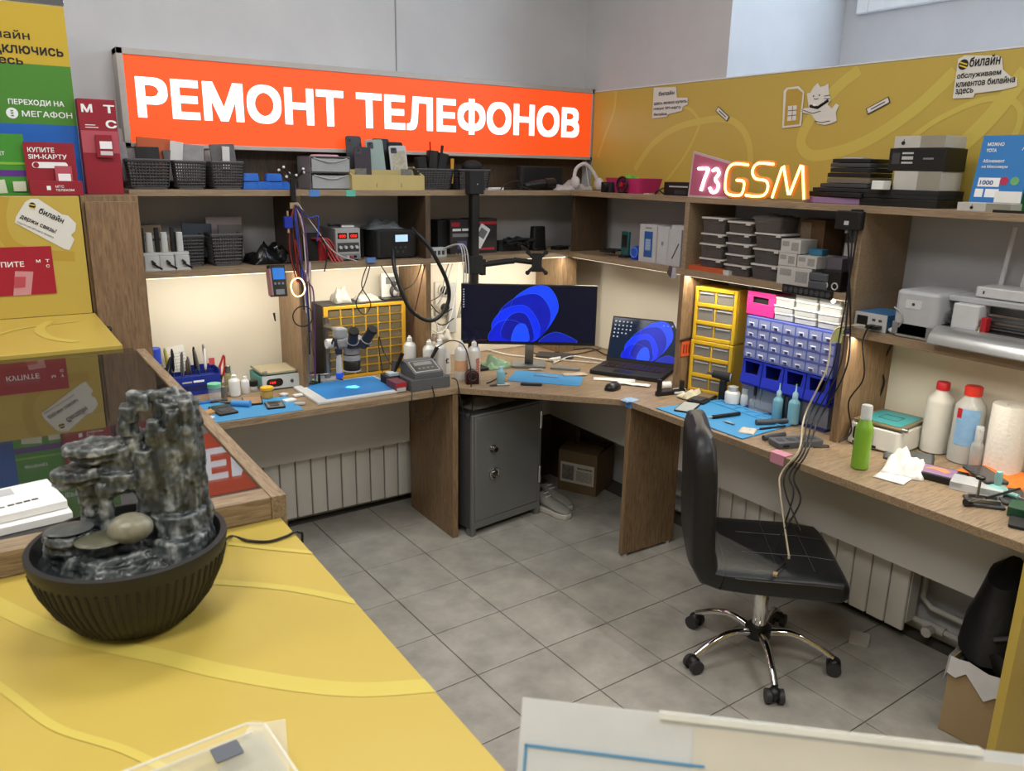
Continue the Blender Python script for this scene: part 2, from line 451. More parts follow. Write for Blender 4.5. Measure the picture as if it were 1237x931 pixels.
# radiators, section by section
def radiator(label, loc, rz, n, sw, z0, z1):
    t = thing('radiator', label, 'radiator', loc, rz)
    body = MB(); body.box(-n*sw, 0, .018, .075, z0+.03, z1-.02); obj('core', body, offw, t)
    for k in range(n):
        a = -(k+1)*sw
        obj('section', MB().rr(a+sw/2, .008, z0, sw-.005, .018, z1-z0, .005, 2), M('radiator_enamel', '#cfcdc8', .35, var=.02), t, bevel=.002)
    return t
radiator('white sectional radiator under the left bench, partly behind the counter', (.03, .500, 0), 0, 13, .0775, .055, .56)
radiator('white sectional radiator behind the black office chair', (.985, -1.682, 0), R(-90), 0 or 13, .0775, .07, .56)

# ------------------------------------------------------------ tall cabinet and service counter at the left
t = thing('tall_cabinet', 'tall narrow oak cabinet standing beside the yellow riser', 'cabinet', (-1.60, .10, 0))
obj('body', MB().box(.186, .370, .018, .48, 0, 1.605), oak_z, t, bevel=.001)
obj('door', MB().box(.196, .364, 0, .017, .08, 1.585), wood('cabinet_oak', '#6b523c', '#917355', (12, 12, 1.0)), t, bevel=.0015)
m = MB(); m.rod((.222, 0, 1.138), (.222, -.022, 1.138), .005); m.sphere((.222, -.026, 1.138), .012)
obj('knob', m, blk, t)
t = thing('service_counter', 'yellow service counter with a raised back and glass display top', 'counter', (0, 0, 0))
obj('countertop', MB().box(-2.7, -1.371, -2.85, -1.80, CTR-.03, CTR), yellow, t, bevel=.0015)
obj('countertop', MB().box(-2.7, .9, -3.45, -2.851, CTR-.03, CTR), yellow, t, bevel=.0015)
obj('front_panel', MB().box(-1.41, -1.385, -3.42, -1.83, 0, CTR-.031), yellow, t)
obj('front_panel', MB().box(-1.384, .88, -2.90, -2.875, 0, CTR-.031), yellow, t)
obj('ledge', MB().box(-2.7, -1.413, -.515, .10, 1.172, 1.197), yellow, t, bevel=.001)
obj('riser', MB().box(-2.7, -1.420, .10, .125, 1.198, 1.604), yellow, t, bevel=.001)
obj('top_board', MB().box(-2.7, -1.422, .126, .48, 1.588, 1.604), shelf_x, t)
# glass display case: wooden rim, glass top, dark inside
obj('rim', MB().box(-1.385, -1.360, -1.846, -.56, 1.02, 1.190), oak_y, t, bevel=.001)
obj('rim', MB().box(-2.7, -1.386, -1.846, -1.800, 1.151, 1.190), oak_x, t, bevel=.001)
obj('case_side', MB().box(-1.384, -1.362, -1.83, .08, 0, 1.018), oak_y, t)
obj('case_floor', MB().box(-2.7, -1.387, -1.798, -.52, .98, 1.0), M('case_inside', '#4b4640', .7), t)
obj('case_back', MB().box(-2.7, -1.387, -.518, -.50, .98, 1.170), M('case_inside2', '#7b6c55', .7), t)
obj('glass_top', MB().box(-2.7, -1.387, -1.799, -.520, 1.180, 1.186), M('tinted_glass', '#2c2926', .015, alpha=.62, ior=2.6, var=0), t)
z2 = lambda z: (lambda x, y: (min(x, -1.3715), y, z))
for pts, wd in (([(-1.829,-1.811), (-1.723,-2.025), (-1.608,-2.171), (-1.563,-2.228), (-1.496,-2.299), (-1.438,-2.346), (-1.362,-2.383)], .026),
                ([(-1.575,-1.967), (-1.505,-2.021), (-1.435,-2.083), (-1.369,-2.165)], .014),
                ([(-1.810,-2.053), (-1.765,-2.162), (-1.732,-2.238), (-1.680,-2.308), (-1.639,-2.380)], .010),
                ([(-1.484,-1.885), (-1.427,-1.943), (-1.368,-1.998)], .010)):
    ribbon('printed_band', pts, wd, yel2, t, z2(CTR+.0004))
for pts, wd in (([(-1.755,-0.242), (-1.663,-0.115), (-1.567,-0.070), (-1.480,-0.049)], .016),
                ([(-1.562,-0.005), (-1.601,-0.148), (-1.585,-0.305), (-1.524,-0.408)], .030)):
    ribbon('printed_band', pts, wd, yel2, t, lambda x, y: (min(x, -1.414), min(.099, max(y, -.514)), 1.1975))
y2 = lambda y: (lambda x, z: (min(x, -1.421), y, min(z, 1.603)))
ribbon('printed_band', [(-1.620,1.662), (-1.658,1.543), (-1.645,1.456), (-1.578,1.415), (-1.455,1.399)], .035, yel3, t, y2(.0995), up=(0, -1, 0))

# ------------------------------------------------------------ generic builders (each thing faces -Y, origin at its base centre)
W90 = R(-90)
def fy(z0, x0, z1, x1, _): return (x0+x1)/2, abs(x1-x0), z1-z0
def patch(par, x0, x1, z0, z1, y, mat, name='printed_panel', t=.0006):
    return obj(name, MB().box(x0, x1, y-t, y, z0, z1), mat, par, smooth=False)
def box_thing(name, label, cat, loc, size, mat, rz=0, group=None, bevel=.001, prints=(), texts=(), lid=None):
    w, d, h = size
    t = thing(name, label, cat, loc, rz, group)
    obj('box_body', MB().box(-w/2, w/2, -d/2, d/2, 0, h if not lid else h-lid[0]), mat, t, bevel=bevel)
    if lid: obj('lid', MB().box(-w/2-.0008, w/2+.0008, -d/2-.0008, d/2+.0008, h-lid[0], h), lid[1], t, bevel=bevel)
    for (x0, x1, z0, z1, pm) in prints: patch(t, -w/2+x0*w, -w/2+x1*w, z0*h, z1*h, -d/2-.0002 - (.0008 if lid else 0), pm)
    for (s, x0, x1, z0, z1, pm, *b) in texts:
        text(s, (x1-x0)*w, (z1-z0)*h, pm, t, (-w/2+x0*w, -d/2-.0016 - (.0008 if lid else 0), z0*h), bold=b[0] if b else 0)
    return t
def slab(name, label, cat, loc, size, mat, rot=(0, 0, 0), group=None, r=.006, screen=None, extra=None, bevel=.0012):
    """a phone, tablet or board lying on its back: local z is the thickness"""
    w, d, h = size
    t = thing(name, label, cat, loc, 0, group); t.rotation_euler = rot
    obj('casing', MB().rr(0, 0, 0, w, d, h, r), mat, t, bevel=bevel)
    if screen: obj('screen', MB().rr(0, 0, h, w*.9, d*.9, .0006, r*.7), screen, t)
    if extra: extra(t, w, d, h)
    return t
def bottle(name, label, loc, r, h, mat, capm, neck=.45, cap=.18, group=None, sq=1.0, labm=None, nozzle=False, cat='bottle', shoulder=.14):
    t = thing(name, label, cat, loc, 0, group)
    hb = h*(1-cap); rn = r*neck
    obj('bottle_body', MB().lathe([(r*.86, 0), (r, .004), (r, hb*(1-shoulder-.06)), (r*.93, hb*(1-shoulder)), (rn*1.1, hb*.97), (rn, hb)], n=22), mat, t)
    if nozzle: obj('nozzle', MB().lathe([(rn*1.1, hb), (rn*1.05, hb+h*cap*.35), (rn*.35, hb+h*cap*.5), (rn*.2, h)], n=14), capm, t)
    else: obj('cap', MB().lathe([(rn*1.15, hb), (rn*1.15, h*.985), (rn*1.0, h)], n=18), capm, t)
    if labm: obj('label_band', MB().lathe([(r*1.01, hb*.15), (r*1.01, hb*.7)], n=22), labm, t)
    return t
def cable(name, label, pts, r, mat, k=8, group=None, cat='cable', n=7):
    return single(name, label, cat, MB().tube(curve_pts(pts, k), r, n), mat, group=group)

# ------------------------------------------------------------ big orange light sign
t = thing('light_sign', 'large glowing orange sign with white letters above the left shelves', 'sign', (0, .5, 0))
sx0, sx1, sz0, sz1 = -1.196, 1.160, 1.779, 2.146
frm = M('sign_frame', '#b5afa9', .4, .15)
orange = M('sign_orange_lit', '#c8481c', .5, emit=.80, ecol='#ee4e1a', var=0)
sw = M('sign_letters_lit', '#ffffff', .5, emit=1.05, ecol='#f4f2ff', var=0)
fw = .024
m = MB(); m.box(sx0, sx1, 0, .095, sz1-fw, sz1); m.box(sx0, sx1, 0, .095, sz0, sz0+fw*.7); m.box(sx0, sx0+fw, 0, .095, sz0, sz1); m.box(sx1-fw*.7, sx1, 0, .095, sz0, sz1)
obj('frame', m, frm, t, bevel=.002)
obj('light_panel', MB().box(sx0+fw, sx1-fw*.7, .006, .09, sz0+fw*.7, sz1-fw), orange, t)
ax, az, bx, bz = -1.137,1.903, 1.063,2.035
text('РЕМОНТ ТЕЛЕФОНОВ', bx-ax, .168, sw, t, (ax, .0045, 1.884), bold=.036, ext=.002)
cable('sign_cable', 'thin white wire dropping from the sign to the shelf', [(1.13, .52, 1.78), (1.128, .50, 1.70), (1.12, .46, TOP+.004), (1.10, .42, TOP+.003)], .002, white)

# ------------------------------------------------------------ advertising stands on the left counter
gb, gr_, bl_, yl_ = M('board_yellow', '#c2a42e', .5, var=.02), M('board_green', '#47822b', .5, var=.02), M('board_blue', '#1f5fb5', .5, var=.02), M('board_red', '#96182b', .45, var=.03)
t = thing('advert_board', 'tall yellow green and blue advertising board at the left edge', 'advert board', (-1.378, .30, 1.6045))
obj('board', MB().box(-.42, 0, 0, .02, 0, .632), M('board_core', '#d5d5d0', .5), t)
patch(t, -.42, 0, .436, .630, -.0004, gb); patch(t, -.42, 0, .238, .436, -.0004, gr_); patch(t, -.42, 0, 0, .238, -.0004, bl_)
obj('top_profile', MB().box(-.42, .003, -.004, .024, .633, .662), chrome, t, bevel=.002)
def zr(s_, u0, u1, v0, v1, mt, b): # lettering laid out from its right end, in metres
    text(s_, (u1-u0)*.00242, (v1-v0)*.00242, mt, t, (-(91-u0)*.00242, -.0016, (233-v1)*.00242 + .0), bold=b)
zr('билайн', -22, 44, 9, 21, txk, .012); zr('подключись', -24, 84, 29, 43, txk, .022); zr('здесь', -18, 32, 46, 57, txk, .022)
zr('ПЕРЕХОДИ НА', 7, 77, 101, 110, txw, .02); zr('МЕГАФОН', 22, 86, 116, 125, txw, .012); 
obj('emblem', MB().lathe([(.018, 0), (.018, .0008)], n=24), txw, t, loc=(-.196, -.001, .272), rot=(R(90), 0, 0))
m = MB()
for q in range(3): m.box(-.004+.0*q, .004, -.0006, 0, -.010+.008*q, -.006+.008*q)
obj('emblem_mark', m, gr_, t, loc=(-.196, -.0022, .272))
t = thing('leaflet_holder', 'green tariff leaflet stand with purple strip at the far left edge', 'leaflet stand', ((-1.587,1.702)[0], .20, 1.6052))
obj('back_card', MB().box(-.13, .03, 0, .004, 0, .20), M('leaflet_green', '#3f8a2e', .5, var=.03), t)
patch(t, -.13, .028, .062, .082, -.0004, M('leaflet_purple', '#5c2a86', .5)); patch(t, -.13, .028, .1, .108, -.0004, M('leaflet_lime', '#7fb53a', .5))
obj('leaflet', MB().box(-.10, -.035, -.008, -.006, .01, .055), M('leaflet_cream', '#c9cbb4', .6), t, rot=(0, R(-6), 0)); obj('leaflet', MB().box(-.018, .02, -.008, -.006, .012, .045), M('leaflet_cream', '#c9cbb4', .6), t)
obj('base', MB().box(-.13, .03, -.03, .006, 0, .006), M('leaflet_green', '#3f8a2e'), t)
text('ИНТЕРНЕТ', .075, .012, txw, t, (-.105, -.0018, .13), bold=.02)
# red sim-card box display
t = thing('card_display', 'low red card display box with white heading, in front of the tall red pillar', 'card display', ((-1.480,1.704)[0], .185, 1.6052))
rd = M('display_red', '#8f1c2b', .5, var=.04); rd2 = M('display_pink_red', '#b2505c', .5)
obj('tray', MB().box(-.078, .080, -.05, .0, 0, .048), rd, t, bevel=.001)
obj('back_card', MB().box(-.082, .072, 0, .004, 0, .175), rd, t)
text('КУПИТЕ', .080, .016, txw, t, (-.070, -.0012, .142), bold=.015); text('SIM-КАРТУ', .116, .016, txw, t, (-.070, -.0012, .120), bold=.015)
obj('pill', MB().prism([(x, y) for x, y in rrect(.108, .020, .0099, 6)], 0, .0006), txw, t, loc=(-.008, -.0006, .100), rot=(R(90), 0, 0))
obj('pill_dot', MB().lathe([(.009, 0), (.009, .001)], n=18), rd, t, loc=(-.05, -.0012, .100), rot=(R(90), 0, 0))
obj('card', MB().box(.004, .056, -.012, -.008, .03, .098), rd2, t); obj('card_face', MB().box(.012, .050, -.0135, -.012, .045, .072), txw, t)
text('МТС', .026, .008, txw, t, (-.004, -.0512, .026), bold=.01); text('ТЕЛЕКОМ', .056, .008, txw, t, (-.004, -.0512, .014), bold=.01)
patch(t, -.030, -.018, .018, .032, -.0504, txw)
# red pillar
t = thing('card_display', 'tall red cardboard pillar with white letters beside the orange sign', 'card display', (-1.312, .26, 1.6052))
obj('pillar', MB().box(-.062, .060, 0, .07, 0, .330), rd, t, bevel=.001)
patch(t, -.061, .059, .145, .222, -.0004, rd2)
for s, x, z in (('М', -.052, .284), ('Т', .020, .284), ('С', .022, .232)): text(s, .036, .028, txw, t, (x, -.0014, z), bold=.03)
patch(t, -.045, -.012, .240, .2425, -.0006, txw); patch(t, -.045, -.003, .232, .2345, -.0006, txw)
obj('hanging_card', MB().box(-.018, .036, -.012, -.006, .130, .208), rd, t); obj('card_face', MB().box(-.006, .034, -.0132, -.012, .160, .186), txw, t); obj('card_face', MB().box(-.006, .034, -.0132, -.012, .138, .152), M('card_cream', '#cfc6c8'), t)

# ------------------------------------------------------------ stickers and poster on the riser
def blob(par, pts, mat, to3, name='sticker_base', t=None):
    m = MB(); P = [to3(*p) for p in pts]; m.add(P, [tuple(range(len(P)))])
    return obj(name, m, mat, par, smooth=False)
stk = M('sticker_white', '#d7d5cf', .5, var=.02)
t = thing('wall_sticker', 'white cut-out sticker tilted on the yellow riser, top line with striped ball', 'sticker', (0, 0, 0))
pts = [(-1.564,1.596), (-1.543,1.596), (-1.477,1.543), (-1.460,1.540), (-1.438,1.512), (-1.443,1.487), (-1.458,1.473), (-1.449,1.458), (-1.468,1.422), (-1.483,1.426), (-1.619,1.518), (-1.614,1.537), (-1.582,1.585)]
blob(t, pts, stk, lambda x, z: (x, .0985, z))
a = (0, R(-28), 0)
def tilt_text(s, w, h, x, z, b=.02): 
    text(s, w, h, txk, t, (x, .0975, z), rot=(R(90), R(29), 0), bold=b, ext=.0002)
tilt_text('билайн', .078, .021, -1.548,1.550); tilt_text('держи связь!', .112, .018, -1.605,1.531); tilt_text('подключай SIM-карту билайна', .115, .008, -1.614,1.518, 0)
obj('emblem', MB().lathe([(.010, 0), (.010, .0005)], n=20), txk, t, loc=((-1.562,1.574)[0], .0980, (-1.562,1.574)[1]), rot=(R(90), 0, 0))
obj('emblem_band', MB().box(-.009, .009, -.0003, 0, -.002, .0015), M('emblem_yellow', '#e2c02c'), t, loc=((-1.562,1.576)[0], .0972, (-1.562,1.576)[1]), rot=(0, R(12), 0))
obj('emblem_band', MB().box(-.0085, .0085, -.0003, 0, -.002, .001), M('emblem_yellow', '#e2c02c'), t, loc=((-1.563,1.566)[0], .0972, (-1.563,1.566)[1]), rot=(0, R(12), 0))
ax, az = -1.522,1.438; bx, bz = -1.523,1.276
t = thing('poster', 'red poster of a phone on the yellow riser', 'poster', (bx, .0975, bz))
obj('sheet', MB().box(-.42, 0, 0, .002, 0, az-bz), M('poster_red', '#a01c2f', .45), t)
text('М', .013, .010, txw, t, (-.050, -.0006, .108), bold=.02); text('Т', .012, .010, txw, t, (-.022, -.0006, .108), bold=.02); text('С', .011, .010, txw, t, (-.022, -.0006, .090), bold=.02)
text('КУПИТЕ', .10, .018, txw, t, (-.186, -.0006, .096), bold=.015)
ph = M('poster_phone', '#c58a90', .5); ph2 = M('poster_phone_face', '#b84a58', .5)
m = MB(); m.prism([(-.13, 0), (-.078, 0), (-.062, .078), (-.115, .082)], 0, .0006); obj('phone_print', m, ph, t, rot=(R(90), 0, 0), loc=(0, 0, 0))
m = MB(); m.prism([(-.124, .026), (-.092, .026), (-.086, .062), (-.120, .064)], 0, .0006); obj('phone_print', m, ph2, t, rot=(R(90), 0, 0), loc=(0, -.0007, 0))

# ------------------------------------------------------------ baskets of parts
bk_m = M('basket_grey', '#4b4a4b', .6, var=.05)
def make_basket(label, cat='basket'):
    """0.19 wide, 0.20 deep, 0.13 high woven-look plastic basket, open lattice walls"""
    t = thing('storage_basket', label, cat, (0, 0, 0))
    m = MB(); n = 12; H = .118; z0 = .012
    def wall(ax0, ay0, ax1, ay1, k):
        P = lambda u, z: (ax0+(ax1-ax0)*u, ay0+(ay1-ay0)*u, z)
        for i in range(k+1):
            u = i/k; f = .86+.14*1
            a, b = P(u, z0), P(u, H)
            a = (a[0]*.88, a[1]*.88, a[2]); m.rod(a, b, .0042, n=4)
        for j in range(9):
            s = j/8; z = z0+(H-z0)*s; q = .88+.12*s
            a, b = P(0, z), P(1, z); m.rod((a[0]*q, a[1]*q, z), (b[0]*q, b[1]*q, z), .0042, n=4)
    c = [(-.092, -.10), (.092, -.10), (.092, .10), (-.092, .10)]
    for i in range(4): wall(*c[i], *c[(i+1) % 4], n)
    obj('lattice_wall', m, bk_m, t)
    r_ = MB()
    for (a, b) in ((c[0], c[1]), (c[1], c[2]), (c[2], c[3]), (c[3], c[0])): r_.rod((*a, .124), (*b, .124), .006, n=8)
    obj('rim', r_, bk_m, t); obj('base', MB().rr(0, 0, 0, .164, .178, .014, .02), bk_m, t, bevel=.002)
    return t
bk0 = make_basket('grey lattice basket at the left end of the top shelf holding a black screen')
def put_basket(src, label, cx, y, z, w, h, first=False, rz=0, group='grey lattice baskets'):
    o = src if first else dup(src, label, (0, 0, 0))
    o['label'] = label; o['group'] = group; o.location = (cx, y, z); o.rotation_euler = (0, 0, rz); o.scale = (w/.196, .9, h/.130)
    return o
cx, w, h = fy(TOP, -1.220,1.735, -1.058,1.613); put_basket(bk0, bk0['label'], cx, .46, TOP, w, h, True)
cx, w, h = fy(TOP, -1.048,1.732, -0.923,1.613); put_basket(bk0, 'grey lattice basket second from the left on the top shelf', cx, .46, TOP, w, h)
cx, w, h = fy(TOP, -0.907,1.732, -0.774,1.613); put_basket(bk0, 'grey lattice basket third from the left on the top shelf, left of the blue packs', cx, .46, TOP, w, h)
cx, w, h = fy(TOP, 0.008,1.718, 0.214,1.611); put_basket(bk0, 'grey lattice basket of black tools with a yellow handle, on the top shelf', cx, .46, TOP, w, h)
cx, w, h = fy(TOP, 0.251,1.718, 0.450,1.610); put_basket(bk0, 'grey lattice basket behind the top of the black monitor pole', cx, .50, TOP, w*.95, h)
cx, w, h = fy(LOW, -1.010,1.436, -0.935,1.318); put_basket(bk0, 'grey lattice basket on the lower shelf behind the three white holders', cx-.02, .50, LOW, w*1.25, h*1.02)
cx, w, h = fy(LOW, -0.928,1.440, -0.795,1.316); put_basket(bk0, 'grey lattice basket on the lower shelf with a clear parts bag', cx, .47, LOW, w, h*1.02)
bagm = M('bag_film', '#cdbfc2', .25, alpha=.5)
def pack(label, u_, y, z0, w, h, mat, tilt=0, d=.012, pr=None, name='screen_package', group=None):
    t = thing(name, label, 'package', (u_, y, z0), 0, group); t.rotation_euler = (R(-6), R(tilt), 0)
    obj('sleeve', MB().rr(0, 0, 0, w, d, h, .003, 2), mat, t, bevel=.001)
    if pr: patch(t, -w*.36, w*.36, h*.12, h*.85, -d/2-.0003, pr)
    return t
pk1, pk2, pk3 = M('pack_grey', '#8b8788', .6, var=.3, scale=60), M('pack_white', '#c8c5c3', .6, var=.12, scale=40), M('pack_orange', '#b2542b', .6)
(bx_, _) = -1.124,1.771
pack('clear bag with a printed card behind the black screen, leftmost basket', bx_-.02, .50, TOP+.03, .13, .20, bagm, -2, pr=pk1)
pack('orange-topped box in the leftmost basket', bx_+.022, .455, TOP+.03, .13, .165, pk3, 3)
pack('black phone screen standing in the leftmost basket', bx_-.005, .425, TOP+.03, .088, .130, blk, 0)
pack('white sleeve leaning to the right in the leftmost basket', bx_+.09, .44, TOP+.03, .05, .155, pk2, 8)
pack('grey sleeve at the left side of the leftmost basket', bx_-.085, .43, TOP+.03, .03, .145, pk1, -4)
(bx_, _) = -0.982,1.775
pack('wide clear bag of grey foam in the second basket', bx_, .50, TOP+.03, .155, .165, bagm, 0, pr=pk1)
pack('grey foam wrapped screen in the second basket', bx_+.01, .45, TOP+.03, .11, .145, pk1, 4)
pack('small striped sleeve at the left of the second basket', bx_-.06, .44, TOP+.03, .035, .12, M('pack_dark', '#55504f', .6), -6)
(bx_, _) = -0.840,1.779
pack('clear bag standing highest in the third basket', bx_, .50, TOP+.03, .12, .195, bagm, 2, pr=pk2)
pack('dark flex part in a clear sleeve in the third basket', bx_+.012, .45, TOP+.03, .10, .15, M('pack_flex', '#5d5b5c', .6, var=.5, scale=80), -3, pr=None)
pack('white square sticker card in the third basket', bx_+.01, .435, TOP+.08, .03, .09, pk2, 3)
(bx_, _) = -0.957,1.481
pack('blue-grey device packed in the lower shelf basket', bx_, .49, LOW+.03, .12, .14, M('pack_blue', '#4c5560', .6), 2)
(bx_, _) = -0.837,1.478
pack('clear blister bag with a grey square part', bx_, .50, LOW+.03, .15, .165, bagm, 0); pack('grey square part in the blister bag on the lower shelf', bx_+.01, .45, LOW+.03, .10, .135, M('pack_sq', '#6f6b68', .6), 0)

# stack of blue transparent packs
cl = M('blue_film_pack', '#2f6fd0', .25, alpha=.8)
k = 0
for (u0, u1, v0, v1, yy) in ((0, 0, 0, 0, 0),):
    pass
bxs = [(-.752, .06, 0), (-.745, .058, .028), (-.69, .055, 0), (-.63, .06, 0), (-.625, .058, .026), (-.575, .05, 0)]
x0_, _ = -0.772,1.616; x1_, _ = -0.557,1.616
lbl = ['leftmost, bottom', 'leftmost, on top', 'second, dark blue', 'third, bottom', 'third, on top', 'nearest the clear drawers']
for i, (f, lv) in enumerate(((.12, 0), (.12, 1), (.36, 0), (.60, 0), (.60, 1), (.86, 0))):
    t = thing('plastic_pack', 'blue translucent parts pack on the top shelf: %s' % lbl[i], 'package', (x0_+(x1_-x0_)*f, .42, TOP+lv*.033), random.uniform(-.2, .2), 'blue packs on the top shelf')
    obj('tray', MB().rr(0, 0, 0, .068, .09, .032, .008, 3, .9), cl, t, bevel=.002); obj('tray_part', MB().rr(0, 0, .006, .04, .06, .018, .006, 2), M('pack_blue_part', '#15409a', .4), t)

# clear two-drawer organiser
cx, w, h = fy(TOP, -0.499,1.761, -0.317,1.610)
t = thing('drawer_organizer', 'clear two-drawer organizer on the top shelf beside the phone rack', 'drawer unit', (cx, .44, TOP))
m = MB(); D = .16
for a in (0, h/2, h-.004): m.box(-w/2, w/2, -D/2, D/2, a, a+.004)
m.box(-w/2, -w/2+.003, -D/2, D/2, 0, h); m.box(w/2-.003, w/2, -D/2, D/2, 0, h); m.box(-w/2, w/2, D/2-.003, D/2, 0, h)
obj('shell', m, smoke, t)
for a in (.006, h/2+.006):
    d = MB(); d.box(-w/2+.006, w/2-.006, -D/2-.006, -D/2-.003, a, a+h/2-.016); d.box(-w/2+.006, w/2-.006, -D/2-.003, D/2-.01, a, a+.003)
    dd = obj('drawer', d, M('drawer_clear', '#b9bbbd', .2, alpha=.55), t)
    obj('pull', MB().tube(curve_pts([(-w*.42, -D/2-.007, a+h/2-.014), (0, -D/2-.012, a+h/2-.030), (w*.42, -D/2-.007, a+h/2-.014)], 6), .0022, 6), lgrey, dd)
obj('drawer_content', MB().box(.02, .034, -.06, .02, .008, .04), M('content_yellow', '#c9a32d'), t); obj('drawer_content', MB().box(-.05, .03, -.05, .03, .008, .024), M('content_grey', '#9c9a90'), t); obj('drawer_content', MB().box(-.05, .05, -.05, .03, h/2+.008, h/2+.022), M('content_grey', '#9c9a90'), t)
single('plastic_sheet', 'pink translucent sheet lying on the clear drawer organizer', 'sheet', MB().rr(0, 0, 0, .11, .10, .006, .02, 4, .9), M('pink_sheet', '#c99aa8', .4), (cx+.005, .44, TOP+h+.001))
# tape labels on the shelf edge
for lab, uu, col in (('strip of blue tape on the top shelf edge below the clear drawers', (-0.507,1.605), '#4f7fc0'), ('strip of green tape on the top shelf edge below the phone rack', (-0.343,1.602), '#5fae9c')):
    single('tape_strip', lab, 'tape', MB().box(-.022, .022, -.001, 0, -.020, .008), M('tape'+col, col, .5), (uu[0], .2985, TOP-.006))

# wooden phone rack
x0_, zz = -0.322,1.703; x1_, _ = 0.034,1.611
ply = M('raw_plywood', '#b7a56d', .7, var=.1, scale=12)
w = x1_-x0_
t = thing('phone_rack', 'pale plywood stand with slots holding used phones', 'rack', ((x0_+x1_)/2, .42, TOP))
side = [(-.09, 0), (.07, 0), (.07, .105), (.02, .105), (-.09, .062)]
for sx in (-w/2, w/2-.006):
    m = MB(); m.T = Matrix.Translation((sx, 0, 0)) @ Matrix.Rotation(R(90), 4, 'Z') @ Matrix.Rotation(R(90), 4, 'X')
    m.prism([(a, b) for a, b in side], 0, .006); obj('side_panel', m, ply, t)
obj('front_panel', MB().box(-w/2+.006, w/2-.001, -.089, -.083, 0, .066), ply, t, bevel=.0005)
m = MB(); m.box(-w/2+.006, w/2-.006, -.02, -.014, 0, .088); m.box(-w/2+.006, w/2-.006, .05, .056, 0, .104); obj('divider', m, ply, t)
m = MB()
for a in (-w*.17, w*.17): m.box(a-.001, a+.001, -.0895, -.0885, .012, .03)
obj('slot_mark', m, dgrey, t)
rack_x = (x0_+x1_)/2
def used_phone(label, uv, y, z, w, h, mat, cam_=True, tilt=0, cracked=False):
    t = thing('used_phone', label, 'phone', (uv, y, z), 0); t.rotation_euler = (R(-8), R(tilt), 0)
    m = MB(); m.T = Matrix.Rotation(R(90), 4, 'X'); m.rr(0, h/2, -.004, w, h, .008, .010, 4); obj('casing', m, mat, t, bevel=.001)
    if cam_:
        m = MB(); m.T = Matrix.Rotation(R(90), 4, 'X'); m.rr(-w*.24, h*.86, .004, w*.34, h*.16, .002, .005, 3); obj('camera_bump', m, dgrey, t)
        m = MB(); m.T = Matrix.Rotation(R(90), 4, 'X'); m.lathe([(w*.08, .006), (w*.08, .0075)], -w*.26, h*.89, 14); obj('lens', m, blk, t)
    if cracked: m = MB(); m.T = Matrix.Rotation(R(90), 4, 'X'); m.rr(0, h*.45, .004, w*.82, h*.8, .0006, .006, 2); obj('inner_board', m, M('cracked_back', '#a59f8a', .4, var=.6, scale=90), t)
    return t
ux = lambda p: p[0]
used_phone('dark grey phone at the back left of the plywood rack', (-0.249,1.796)[0], .455, TOP+.05, .074, .185, M('phone_slate', '#3c3c42', .35))
used_phone('dark red framed phone at the front left of the plywood rack', (-0.240,1.761)[0], .395, TOP+.035, .080, .152, M('phone_plum', '#33272e', .35), True, 2)
used_phone('silver-green phone with a square camera in the middle of the rack', (-0.154,1.763)[0], .425, TOP+.04, .086, .182, M('phone_silver', '#8e9f9a', .3), True, -3)
used_phone('black phone behind the silver-green one in the rack', (-0.123,1.800)[0]+.01, .462, TOP+.05, .084, .178, blk, False)
used_phone('phone with cracked open back at the right of the rack', (-0.047,1.765)[0], .415, TOP+.04, .086, .158, lgrey, True, -2, True)
used_phone('black phone behind the cracked one at the right of the rack', (-0.044,1.802)[0], .462, TOP+.05, .084, .165, mblk, False)
for i, uu in enumerate(((-0.274,1.707)[0], (-0.051,1.717)[0])):
    single('circuit_board', 'small circuit board leaning at the front %s of the plywood rack' % ('left', 'right')[i], 'circuit board', MB().rr(0, 0, 0, .055, .004, .055, .002, 2), M('board_mix', '#6d6b66', .5, var=.7, scale=140), (uu, .345, TOP+.038))

# tools in the fourth basket
(bx_, _) = 0.145,1.770
for i, (dx, l, tl, mt) in enumerate(((-.06, .10, -8, mblk), (-.02, .13, 4, blk), (.02, .12, 10, mblk))):
    o = single('pouch', 'black tool pouch in the basket left of the monitor pole: %s' % ('left', 'middle', 'right')[i], 'pouch', MB().rr(0, 0, 0, .055, .05, l+.03, .012, 3, .9), mt, (bx_+dx, .44, TOP+.02)); o.rotation_euler = (0, R(tl), 0)
m = MB(); m.rod((0, 0, 0), (.004, 0, .115), .007, .009); single('screwdriver', 'yellow tool handle sticking out of the basket left of the monitor pole', 'screwdriver', m, M('handle_yellow', '#c9902f'), (bx_+.072, .40, TOP+.03))
m = MB(); m.rod((0, 0, 0), (-.008, 0, .19), .003); single('tweezers', 'thin black tweezers sticking up from the basket left of the monitor pole', 'tweezers', m, blk, (bx_-.015, .44, TOP+.03))
m = MB(); m.rod((0, 0, 0), (.022, 0, .175), .004, .007); single('screwdriver', 'black slanted driver sticking up from the basket left of the monitor pole', 'screwdriver', m, blk, (bx_+.022, .44, TOP+.03))
single('power_adapter', 'round black adapter in the basket behind the monitor pole', 'adapter', MB().sphere((0, 0, 0), .055, sy=.8, sz=.6), mblk, ((0.384,1.716)[0], .49, TOP+.11))
